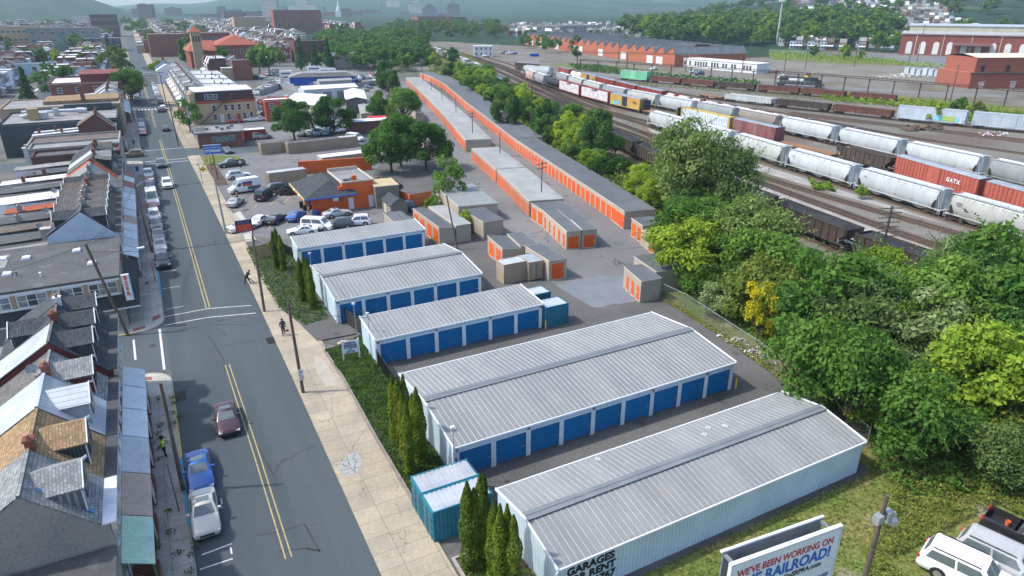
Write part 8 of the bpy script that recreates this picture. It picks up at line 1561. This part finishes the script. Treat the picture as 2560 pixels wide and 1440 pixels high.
def ground_cover(P, n, hm, leaf, label, seed, s=.16, name='ground_cover', mound=.5, z0=0, up=.8, taper=1.0):
    q = random.Random(seed); b = MB(); x0, x1 = min(p[0] for p in P), max(p[0] for p in P); y0, y1 = min(p[1] for p in P), max(p[1] for p in P); k = 0
    while k < n:
        x, y = q.uniform(x0, x1), q.uniform(y0, y1)
        if not inpoly(x, y, P): continue
        k += 1; m_ = mound*(.5+.5*math.sin(x*1.9+seed)*math.cos(y*1.6+x*.7))+(1-mound)*.6; z = z0+hm*m_*q.uniform(.75,1.0)
        leafq(b, Vector((x, y, z)), Vector((q.gauss(0,.5), q.gauss(0,.5), up)), s*q.uniform(.6,1.3), q)
    return tag(b.build(name, LV[leaf]), label, 'plants', None, 'stuff')
HED = gs((812,884), (905,842), (945,905), (992,960))+[(15.4,49), (15.4,38.2)]+gs((1040,1255), (990,1180), (940,1085), (870,965))
ground_cover(HED,15000,.62, 'juniper', 'dark juniper ground cover sloping to the pavement below the storage sign',1,.12, 'juniper_bed')
ground_cover(gs((615,622), (648,690), (700,775), (762,815), (822,800), (742,640), (700,605)),9000,.45, 'juniper', 'juniper and grass bank in front of the farthest garages',2,.13, 'juniper_bed')
ground_cover([(12.5,24), (16.2,24), (16.2,28.2), (12.5,30.5)],2600,.6, 'juniper', 'juniper clump at the foot of the nearest arborvitae',3,.11, 'juniper_bed')
ground_cover([(44,25.2), (47,27), (52,36), (54,58), (66,74), (78,76), (82,40), (82,22), (64,12), (50,18.5), (44,21.5)],60000,1.5, 'green', 'tangled undergrowth filling the floor of the wood',4,.17, 'undergrowth',.9)
ground_cover([(31,15), (36,19.5), (45,23.5), (62,20), (70,8), (50,5), (48.5,18.4), (36.5,18.4), (35.5,9), (30,5)],34000,.9, 'weed', 'tall pale weeds around the parked suvs and lamp pole',5,.11, 'weeds',.8)
ground_cover([(16,24.9), (44,25.1), (47,21), (36,15), (16,15)],9000,.14, 'weed', 'short scruffy grass behind the billboard',6,.10, 'grass_tufts',.9)
ground_cover([(50.9,58.2), (51.6,58.0), (51,46), (49.4,36), (48.4,36.5), (50.1,47)],2200,.4, 'weed', 'strip of weeds along the foot of the chain link fence',7,.12, 'weeds',.8)
ground_cover([(69,80), (86,92), (92,118), (100,150), (108,180), (118,222), (128,258), (122,262), (104,215), (88,158), (76,108)],14000,1.4, 'lime', 'low scrub filling the strip behind the long right row',8,.34, 'scrub',.9)
ground_cover([(129,262), (148,300), (170,350), (200,440), (222,560), (200,560), (160,420), (125,320)],9000,.8, 'weed', 'grassy strip left of the distant train',9,.5, 'scrub',.6)
for i, P_ in enumerate((gs((1910,222), (2100,234), (2330,258), (2560,285), (2560,300), (2300,275), (2100,245)), gs((1420,160), (1500,166), (1640,185), (1900,205), (1900,213), (1620,196), (1440,176)), gs((1925,128), (2130,140), (2300,158), (2420,170), (2420,178), (2200,160), (1930,146)), gs((2300,268), (2500,290), (2560,318), (2480,306), (2330,285)))):
    ground_cover(P_,2600,1.6, ['weed', 'deep', 'lime', 'lime'][i], 'rough weeds and bushes '+['along the pipe gantry', 'in front of the white long office', 'on the open ground below the arched works', 'around the shed by the pale blue boxcars'][i],20+i,.55, 'scrub',1.0)
for i, (P_, n, hh, lf, lb) in enumerate(((gs((2320,262), (2560,292), (2560,325), (2450,312), (2330,288)),1500,3.0, 'lime', 'leafy bushes left of the pale blue boxcars'), (gs((2050,240), (2330,262), (2330,275), (2150,262), (2050,250)),1800,2.0, 'lime', 'bright weeds between the gantry and the rusty gondolas'), (gs((1925,118), (2060,132), (2240,150), (2230,160), (2000,145), (1925,135)),1800,2.6, 'green', 'clumps of bushes on the bare earth of the far yard'), (gs((2200,395), (2560,440), (2560,452), (2200,405)),900,.4, 'weed', 'thin yellow weeds between the far tracks'), (gs((1640,262), (2060,330), (2060,334), (1640,268)),900,.4, 'weed', 'weeds along the open track beside the tank line'), (gs((1560,204), (2250,262), (2250,268), (1560,210)),1500,.5, 'weed', 'yellow grass below the rust red gondolas'), (gs((2020,455), (2075,468), (2090,482), (2030,475)),700,1.1, 'lime', 'small bush on the white gravel'), (gs((1130,235), (1215,200), (1180,178), (1120,190)),900,1.2, 'green', 'bushes left of the short train'))):
    ground_cover(P_, n, hh, lf, lb,40+i,.4 if i < 3 else .3, 'scrub',1.0)
b = MB(); q = random.Random(3)
for px, py in ((404,1100), (400,1120), (398,1150), (395,1085), (480,1390), (490,1370), (425,1280), (392,1370), (432,995), (436,1010), (440,1060), (432,1035), (448,1045), (402,1065), (397,1000), (425,1335), (445,1385), (478,1430), (366,710), (610,415), (575,360)):
    x, y = g(px, py,.13)
    for k in range(26): leafq(b, Vector((x+q.gauss(0,.16), y+q.gauss(0,.16),.18+q.random()*.25)), Vector((q.gauss(0,.6), q.gauss(0,.6),.6)),.09, q)
tag(b.build('weeds', LV['juniper']), 'tufts of weeds growing from the cracks of the left pavement', 'plants', None, 'stuff')
def column(px, py, h, r, label):
    h *= 1.24; r *= .95
    x, y = g(px, py, h); t = thing('arborvitae', label, 'shrub', (x, y,0),0, 'columnar arborvitae'); b = MB(); q = random.Random(int(px*3+py))
    for i in range(3200):
        s = q.random()**.85; z = h*s; rr = r*min(1, (1-s)*3.2)**.75*(.86+.14*math.sin(s*19+px))*(.85 if s < .08 else 1); a = q.random()*6.28; d = Vector((math.cos(a), math.sin(a),.25)); leafq(b, Vector((rr*math.cos(a)*q.uniform(.8,1.05), rr*math.sin(a)*q.uniform(.8,1.05), z+.05)), d+Vector((0,0,.2)),.085, q,1.4)
    b.build('foliage', LV['arbor'], t); b = MB(); b.tube((0,0,0), (0,0, h*.9),.08,.02,6); b.build('trunk', M_bark, t)
for i, (px, py, h, r) in enumerate(((1167,1205,5.6,.62), (1199,1190,5.8,.62), (1184,1222,5.2,.5), (1209,1186,5.9,.45), (1236,1252,5.8,.62), (1268,1262,5.6,.5), (1250,1262,5.9,.5), (1284,1290,5.3,.55))): column(px, py, h, r, '%s arborvitae of the clump beside the teal containers, counting from its left' % nth(sorted((1167,1199,1184,1209,1236,1268,1250,1284)).index(px)))
for px, py, h, r in ((978,938,5.3,.52), (991,942,5.3,.52), (1006,938,5.3,.5), (1003,985,5.0,.5), (1038,970,5.6,.55), (1013,1003,5.3,.5), (1029,985,5.0,.5), (1046,990,5.0,.5)): column(px, py, h, r, '%s arborvitae of the clump by the nine shutter garage, counting from its left' % nth(sorted((978,991,1006,1003,1038,1013,1029,1046)).index(px)))
for px, py, h, r in ((680,578,4.3,.55), (687,571,4.6,.55), (698,588,4.1,.5)): column(px, py, h, r, '%s arborvitae of the far clump by the wooden fence, counting from its left' % nth((680,687,698).index(px)))
for px, py, h, r in ((745,645,4.6,.5), (757,637,4.9,.5), (765,645,4.7,.5), (771,664,4.4,.5)): column(px, py, h, r, '%s arborvitae of the clump before the six shutter pitched garage, counting from its left' % nth((745,757,765,771).index(px)))
# ================================================================ hills, town and haze
def sst(a, b, x): t = max(0, min(1, (x-a)/(b-a))); return t*t*(3-2*t)
def HZ(x, y):
    r = math.hypot(x, y); a = math.degrees(math.atan2(x, y)); n = math.sin(x*.0031+y*.002)*math.sin(y*.0027)*.5+math.sin(x*.009)*.2
    A = sst(1750,2700, r)*(1-sst(3300,4200, r))*(1-sst(-4.2,1.2, a))*(84+12*n)
    B = sst(2300,4600, r)*(22+sst(2,9, a)*66+22*n+10*math.sin(a*.9))
    C_ = sst(38,50, a)*sst(600,1350, r)*(42+8*n)
    return max(A, B, C_)*(r > 480)
b = MB(); na, nr = 150,70; 
for i in range(nr+1):
    r = 470*(6800/470)**(i/nr)
    for j in range(na+1):
        a = R(-22+j*100/na); x, y = r*math.sin(a), r*math.cos(a); b.v.append((x, y, HZ(x, y)+(.005 if i else -1)))
for i in range(nr):
    for j in range(na): k = i*(na+1)+j; b.f.append((k, k+1, k+na+2, k+na+1)); b.m.append(0)
M_hill = mat('wooded_hill', (.022,.050,.030), (.038,.068,.038),.02,.95,0,.5,.12, spec=.05, spots=[{'s': .0025, 'a': .62, 'c': (.16,.17,.09), 'k': .6}, {'s': .03, 'a': .70, 'c': (.4,.38,.36), 'k': .5}])
o = b.build('hills', M_hill, smooth=True); tag(o, None, None, kind='structure')
HM = [M_whw, M_creamw, M_br, M_bg, M_brd, M_bt, M_sidw]; RM = [M_flatw, M_sg, M_flat2, M_sm, M_sd, M_flatw, M_flatb]
def town_house(b, w_, d, h, kind, wm, rm):
    b.box(-w_/2,0,0, w_/2, d, h, wm)
    if kind == 0: b.q((-w_/2,-.3, h), (w_/2,-.3, h), (w_/2, d/2, h+2.6), (-w_/2, d/2, h+2.6), m=rm); b.q((-w_/2, d/2, h+2.6), (w_/2, d/2, h+2.6), (w_/2, d+.2, h), (-w_/2, d+.2, h), m=rm); b.q((w_/2,0, h), (w_/2, d, h), (w_/2, d/2, h+2.5), m=wm); b.q((-w_/2,0, h), (-w_/2, d/2, h+2.5), (-w_/2, d, h), m=wm)
    elif kind == 1: b.box(-w_/2-.05,-.1, h, w_/2+.05, d+.1, h+.25, rm)
    else: b.q((-w_/2,-.1, h), (w_/2,-.1, h), (w_/2,1.3, h+2.4), (-w_/2,1.3, h+2.4), m=rm); b.box(-w_/2,1.3, h, w_/2, d, h+2.35, wm); b.box(-w_/2,1.2, h+2.36, w_/2, d+.1, h+2.5, rm)
TH = []
for i in range(14):
    t = thing('row_house', None, 'row house'); kd = i % 3; h = 5.6+(i*5 % 4)*.4; wm, rm = HM[i % 7], RM[(i*3) % 7]; b = MB(); town_house(b,5,8.5, h, kd,0,0)
    wf = [f for f, m_ in zip(b.f, b.m)]; bw, br = MB(), MB(); town_house(bw,5,8.5, h, kd,0,1); A_, B_ = MB(), MB(); A_.v = B_.v = bw.v; A_.f = [f for f, m_ in zip(bw.f, bw.m) if m_ == 0]; A_.m = [0]*len(A_.f); B_.f = [f for f, m_ in zip(bw.f, bw.m) if m_ == 1]; B_.m = [0]*len(B_.f)
    A_.build('wall', wm, t); B_.build('roof', rm, t)
    for fx in (-1.2,1.2):
        for z in (.8,3.4): q = MB(); q.box(fx-.45,-.04, z, fx+.45,-.003, z+1.5); q.build('window', M_glass, t); q = MB(); q.box(fx-.45,8.503, z, fx+.45,8.54, z+1.5); q.build('window', M_glass, t)
    q = MB(); q.box(-1.9,8.5,0,1.2,13.5,3.6+i % 3); q.build('rear_wing', HM[(i*2+1) % 7], t); q = MB(); q.box(-2.0,8.51,3.6+i % 3,1.3,13.6,3.8+i % 3); q.build('rear_roof', RM[(i+3) % 7], t)
    q = MB(); q.box(2.0,3.8, h+1,2.5,4.3, h+3.4); q.build('chimney', M_br, t); q = MB(); q.q((-2.4,-1.6,2.7), (2.4,-1.6,2.7), (2.4,0,3.4), (-2.4,0,3.4)); q.build('porch_roof', [M_pw, M_ps, M_flat2][i % 3], t); TH.append((t, kd, h, HM.index(wm), RM.index(rm)))
r_ = random.Random(31); cand = []
KEEP = [(-70,25,600,665), (5,66,410,570), (66,150,300,470), (140,225,850,960), (-34,12,186,310), (8,66,150,345), (108,152,920,960), (-45,-3,895,930)]
def blocked(x, y): return any(a-9 < x < c+9 and e-12 < y < f+9 for a, c, e, f in KEEP)
for sx in [-9.5+i*32 for i in range(-17,10)]:
    for s in (-1,1):
        x = sx+s*7.0
        y = 190 if x < -20 else 345
        while y < 1500:
            if (y-186) % 88 > 80: y += 9
            y += 5; lim = x < 40+.05*y if y < 430 else x < 84+.2*(y-430) if y < 800 else x < 150+.6*(y-800)
            if x < -30-.13*y-20 or not lim or blocked(x, y) or abs(x-1.5) < 9: continue
            if r_.random() < .05: continue
            cand.append((x, y, R(90) if s < 0 else R(-90),0))
for k in range(1700):     # terraces on the hillside to the right
    a = R(r_.uniform(48,64)); r = 640+1200*r_.random()**1.3; row = int(r/34); r = row*34; cand_a = R(49+int((math.degrees(a)-49)/.42)*.42*620/max(620, r)); x, y = r*math.sin(cand_a), r*math.cos(cand_a)
    if x > 1700 or (x < 640 and y < 360): continue
    cand.append((x, y,-cand_a+math.pi*0,1))
for k in range(260):
    a = R(r_.uniform(27.5,42)); r = 800+int(r_.uniform(0,9))*40; x, y = r*math.sin(a), r*math.cos(a); cand.append((x, y,-a,2))
cand = sorted(set((round(x,1), round(y,1), rz, k) for x, y, rz, k in cand), key=lambda c: c[0]**2+c[1]**2)
def in_view(x, y): d = math.degrees(math.atan2(x, y)); return -8.5 < d < 64
cand = [c for c in cand if in_view(c[0], c[1])]
WHERE = ['in the town blocks', 'on the right hillside', 'beyond the sawtooth works']
WN = ['white walled', 'cream walled', 'red brick', 'grey brick', 'dark brick', 'tan brick', 'pale blue walled']; RN = ['white', 'grey', 'pale grey', 'weathered', 'charcoal', 'pale', 'brown']
stuff = MB(); cnt = [0,0,0]
for i, (x, y, rz, k) in enumerate(cand):
    t, kd, h, wi, ri = TH[r_.randrange(14)]; z = HZ(x, y)
    if k and r_.random() < .75: t, kd, h, wi, ri = TH[[0,6,7,9,3][r_.randrange(5)]]
    if i < 285: d = dup(t, (x, y, z), rz, '%s row house, %s roof, %s nearest %s' % (WN[wi], RN[ri], nth(cnt[k]), WHERE[k]), 'row houses '+WHERE[k]); d.name = 'row_house'; cnt[k] += 1
    else:
        n0 = len(stuff.v); town_house(stuff,5.0,8.5, h+r_.uniform(-.6,.8), kd, wi,7+ri); stuff.box(-1.8,8.5,0,1.2,13,4.0, wi)
        for fx in (-1.2,1.2): stuff.box(fx-.5,-.05,3.2, fx+.5,-.003,4.8,14); stuff.box(fx-.5,8.503,3.2, fx+.5,8.55,4.8,14)
        c_, s_ = math.cos(rz), math.sin(rz); stuff.v[n0:] = [(x+p*c_-q*s_, y+p*s_+q*c_, z+w2-.3) for p, q, w2 in stuff.v[n0:]]
tag(stuff.build('distant_houses', HM+RM+[M_glass]), 'mass of distant row houses filling the town towards the skyline', 'houses', None, 'stuff')
for t, *_ in TH:
    for c in list(t.children): bpy.data.objects.remove(c)
    bpy.data.objects.remove(t)
r2 = random.Random(8); k = 0
for px, py, w_, h, m1, m2, lb in ((430,116,26,8, M_brd, M_flat2, 'brick shed right of the huge mill wall'), (640,60,30,12, M_whw, M_flatw, 'white gabled hall near the skyline left of the town towers'), (590,52,46,17, M_br, M_flat, 'long dark red block near the skyline'), (265,62,30,14, M_whw, M_flat2, 'pale block below the left hill'), (205,58,26,12, M_creamw, M_flatw, 'cream block at the foot of the left hill'), (655,78,24,12, M_bt, M_flatw, 'yellow brick block left of the square warehouse'), (1090,66,60,14, M_br, M_flat, 'wide red brick block beyond the far railway curve'), (1145,66,30,13, M_brd, M_flat, 'smaller brick block right of the wide one beyond the railway curve'), (1105,80,40,5, M_whw, M_flat2, 'low white works roof beyond the railway curve'), (1360,86,46,9, M_creamw, M_flat2, 'cream two storey works above the sawtooth roof'), (1440,84,70,9, M_bg, M_flat2, 'grey works roof above the sawtooth works'), (1240,82,22,7, M_brd, M_terra, 'red roofed hall at the left end of the sawtooth works'),
 (2160,66,40,12, M_br, M_flatw, 'pink brick terrace end above the dark square'), (2210,60,26,12, M_creamw, M_flat2, 'cream terrace above the trees right of the pink one'), (2290,60,22,14, M_rb2, M_flat, 'orange brick wall on the hillside above the arched works'), (120,110,18,8, M_bt, M_flat2, 'tan corner block left of the half clad building'), (160,196,12,7, M_sidw, M_sg, 'pale blue row end by the dark conifer'), (20,200,14,7.5, M_bg, M_sm, 'grey gabled terrace at the left edge'), (60,206,16,7.5, M_sidw, M_sm, 'blue grey terrace at the left edge')):
    x, y = g(px, py); z = HZ(x, y) if py < 70 and px > 1900 else 0; t = flatblock(x-w_/2, x+w_/2, y, y+w_*.5, h, lb, m1, m2, 'town_block', 'building', win={'S': (max(3, int(w_/5)),1.8,1.6)}, stories=max(1, int(h/3.5))); t.location[2] = z
def ztop(px, py, X, Y):
    x = px-1280; y = 720-py; F = FPX*math.cos(PITCH)+y*math.sin(PITCH); U = -FPX*math.sin(PITCH)+y*math.cos(PITCH); return HC+math.hypot(X, Y)/math.hypot(x, F)*U
M_tw1 = mat('tower_brick', (.16,.10,.09), (.13,.085,.08),.1,.9, pat=[{'t': 'seam', 'ax': 'z2', 'w': 3.0, 'fr': .45, 'mc': (.045,.05,.06)}, {'t': 'seam', 'ax': 'wall', 'w': 3.4, 'fr': .42, 'mc': (.18,.12,.10)}]); M_tw2 = mat('tower_pale', (.62,.56,.50), (.54,.49,.45),.1,.9, pat=[{'t': 'seam', 'ax': 'z2', 'w': 3.2, 'fr': .45, 'mc': (.08,.09,.10)}, {'t': 'seam', 'ax': 'wall', 'w': 3.6, 'fr': .5, 'mc': (.45,.41,.37)}]); M_tw3 = mat('tower_grey', (.20,.22,.23), (.16,.18,.2),.1,.9, pat={'t': 'seam', 'ax': 'wall', 'w': 4, 'fr': .4, 'mc': (.07,.08,.09)})
def tower(x0, x1, yb, yt, m, label, steps=(), roofm=None, D=16, name='tower_block', spire=False):
    X0, Y0 = g(x0, yb); X1, Y1 = g(x1, yb); t = thing(name, label, 'tower', (X0, Y0,0), math.atan2(Y1-Y0, X1-X0)); W = math.hypot(X1-X0, Y1-Y0); h = ztop((x0+x1)/2, yt, X0, Y0)
    if spire:
        b = MB(); b.box(0,0,0, W, W, h*.35); b.build('tower_base', m, t); b = MB(); b.lathe((W/2, W/2, h*.35), [(W*.42,0), (W*.36, h*.18), (W*.2, h*.2), (W*.15, h*.4), (0, h*.65)],8); b.build('spire', roofm or m, t); return t
    b = MB(); b.box(0,0,0, W, D, h); b.build('wall', m, t); b = MB(); b.box(-.4,-.4, h, W+.4, D+.4, h+.8); b.build('roof', roofm or M_flat2, t)
    for (a, c, f) in steps: b = MB(); b.box(W*a, D*.2, h+.81, W*c, D*.8, h+.8+h*f); b.build('roof_block', m, t)
    return t
tower(331,352,44,22, M_tw1, 'left wing of the stepped brick apartment tower on the left skyline'); tower(349,383,52,12, M_tw1, 'tallest slab of the stepped brick apartment tower on the left skyline', ((.1,.5,.06),)); tower(413,451,40,21, M_tw1, 'separate lower brick apartment slab on the left skyline', ((.3,.6,.15),)); tower(546,600,48,24, M_tw3, 'dark grey hospital like block with stepped roof on the skyline', ((.0,.3,.3),))
tower(657,695,45,-3, M_tw2, 'tall pale bank tower cut by the top of the picture', D=24); tower(743,768,36,-4, M_tw2, 'tall stepped courthouse tower cut by the top of the picture', ((.2,.8,.2),)); tower(722,745,36,14, M_tw2, 'left wing of the tall stepped courthouse'); tower(768,790,36,13, M_tw2, 'right wing of the tall stepped courthouse'); tower(708,722,36,17, M_tw1, 'reddish office block left of the courthouse'); tower(839,853,42,-2, M_whw, 'white church steeple on the skyline', spire=True, roofm=M_whw, D=8, name='church'); tower(853,876,42,22, M_tw1, 'brown brick block right of the white steeple'); tower(950,958,34,4, M_tw3, 'thin dark church spire on the skyline', spire=True, roofm=M_flat, name='church')
tower(890,950,36,24, M_tw1, 'long brown office row between the two spires'); tower(968,1000,32,0, M_tw2, 'tall tan office tower right of the dark spire', D=22); tower(1022,1055,36,9, M_tw2, 'broad tan hotel block with a small rooftop house', ((.3,.7,.25),)); tower(1056,1092,42,22, M_tw3, 'pyramid topped grey brown block right of the hotel', ((.15,.85,.3), (.3,.7,.6))); tower(1119,1149,38,10, M_tw1, 'red and white striped apartment tower right of centre', ((.3,.7,.12),)); tower(1932,1949,28,9, M_br, 'small square brick tower with a red cap above the wooded bank', roofm=M_terra, D=8); tower(2098,2140,30,18, M_tw1, 'long school like block with a cupola on the right skyline', ((.5,.6,.8),)); tower(805,812,36,17, M_tw3, 'narrow dark tower between courthouse and steeple')
for i, (a, c, yb, yt) in enumerate(((615,650,44,28), (690,712,42,32), (780,840,40,30), (876,900,38,28), (1000,1024,36,28), (1088,1120,40,34), (500,545,44,34), (455,500,42,34))): tower(a, c, yb, yt, [M_tw1, M_tw3, M_br][i % 3], '%s of the low blocks between the skyline towers, from %s' % (nth(i), 'west'), D=30, name='town_block')
belt([(96,385), (120,350), (160,420), (196,520), (215,620), (150,640), (120,520)],9, ['green', 'deep', 'green'],9,14, 'left of the distant locomotives',1)
belt([(98,440), (190,520), (235,640), (270,720), (190,740), (140,620)],20, ['deep', 'green', 'deep', 'lime'],9,15, 'in the dark belt between town and railway',2, n=900)
belt([(250,640), (330,640), (420,820), (480,960), (330,1000), (270,820)],22, ['deep', 'green', 'olive'],10,15, 'beyond the far railway curve',3, n=900)
belt([(260,455), (330,420), (380,520), (300,560)],16, ['deep', 'green'],8,12, 'around the car park beyond the railway office',4, n=500)
belt([(400,500), (470,420), (520,380), (620,420), (690,520), (560,640), (460,620)],14, ['deep', 'green', 'deep', 'green', 'lime'],16,24, 'on the wooded bank behind the sawtooth works',5, z=1, n=1500)
belt([(480,350), (500,320), (640,345), (720,380), (700,420), (560,400)],16, ['green', 'deep', 'lime'],9,14, 'on the bank left of the arched works',6, z=1, n=500)
belt([(650,480), (1050,480), (1900,900), (1500,1300), (800,1100)],36, ['deep', 'green', 'olive'],13,19, 'among the hillside houses',7, z=1, n=700)
belt([(-90,300), (-20,290), (60,600), (80,1400), (-200,1400), (-140,600)],52, ['green', 'deep', 'olive', 'conifer'],9,15, 'between the town houses left of the rail yard',8, n=900)
belt([(295,350), (372,660), (352,670), (284,356)],11, ['green', 'lime', 'green'],7,11, 'along the front of the sawtooth works',9, n=300)
for i, (px, py, k_, h) in enumerate(((650,185, 'green',15), (675,190, 'green',14), (755,178, 'conifer',17), (790,175, 'conifer',15), (823,176, 'conifer',16), (700,165, 'lime',10), (560,175, 'deep',12), (470,160, 'lime',11), (75,262, 'conifer',13), (220,160, 'lime',10), (245,162, 'green',10), (85,172, 'green',11), (110,172, 'deep',11), (150,166, 'lime',9), (1135,172, 'deep',11), (1055,178, 'green',10), (1090,176, 'lime',9), (1020,178, 'lime',9), (1440,152, 'green',9), (2110,150, 'lime',9), (2030,146, 'deep',8), (2150,152, 'lime',6), (2330,310, 'lime',6), (2440,305, 'olive',6), (2390,290, 'green',6))):
    x, y = g(px, py); tree(k_, x, y, h, h*(.3 if k_ == 'conifer' else .46), '%s tree %s' % (LOOK[k_], ['left of the blue workshop, larger', 'left of the blue workshop, nearer its corner', 'behind the blue workshop, leftmost of three', 'behind the blue workshop, middle of three', 'behind the blue workshop, rightmost of three', 'over the yellow machines', 'in front of the terracotta roofed school', 'left of the terracotta roofed school', 'standing alone at the left edge', 'in the left town lane, paler', 'in the left town lane, darker', 'by the far left crossing, paler', 'by the far left crossing, darker', 'by the wine red building', 'right beside the distant hoppers', 'above the bend of the long right row', 'right above the bend of the long right row', 'above the far end of the middle row', 'against the sawtooth wall', 'on the open yard ground', 'near the flagpole on the yard ground', 'small, on the yard ground', 'beside the yellow yard shed', 'in front of the yellow yard shed', 'behind the yellow yard shed'][i]), None,0, True)
for k_, mb in MASS.get('m', {}).items(): tag(mb.build('distant_trees', LV[k_]), {'green': 'mid green', 'deep': 'dark green', 'olive': 'olive', 'lime': 'yellow green', 'conifer': 'conifer'}[k_]+' part of the distant tree belts and woods', 'trees', None, 'stuff')
b = MB(); b.box(-4200,-420,-1.2,6900,7000,150)
hz = b.build('haze', []); hm = bpy.data.materials.new('haze'); hm.use_nodes = True; N = hm.node_tree.nodes; N.clear(); pv = N.new('ShaderNodeVolumePrincipled'); ou = N.new('ShaderNodeOutputMaterial'); hm.node_tree.links.new(pv.outputs[0], ou.inputs['Volume'])
pv.inputs['Color'].default_value = (.60,.84,1,1); pv.inputs['Density'].default_value = .00013; pv.inputs['Anisotropy'].default_value = .25
hz.data.materials.append(hm); tag(hz, 'pale blue summer haze over town, rail yard and hills', 'haze', None, 'stuff')
for t in PROTO.values():
    for k in list(t.children):
        for j in list(k.children): bpy.data.objects.remove(j)
        bpy.data.objects.remove(k)
    bpy.data.objects.remove(t)
for t in list(TP.values())+list(FARP.values()):
    for k in list(t.children): bpy.data.objects.remove(k)
    bpy.data.objects.remove(t)
for o in COL.objects:
    l = o.get('label')
    if l and not (4 <= len(l.split()) <= 16): print('LONG', len(l.split()), l)
from collections import Counter
for l, n in Counter(o['label'] for o in COL.objects if o.get('label') and o.parent is None).items():
    if n > 1: print('DUPL', n, l)
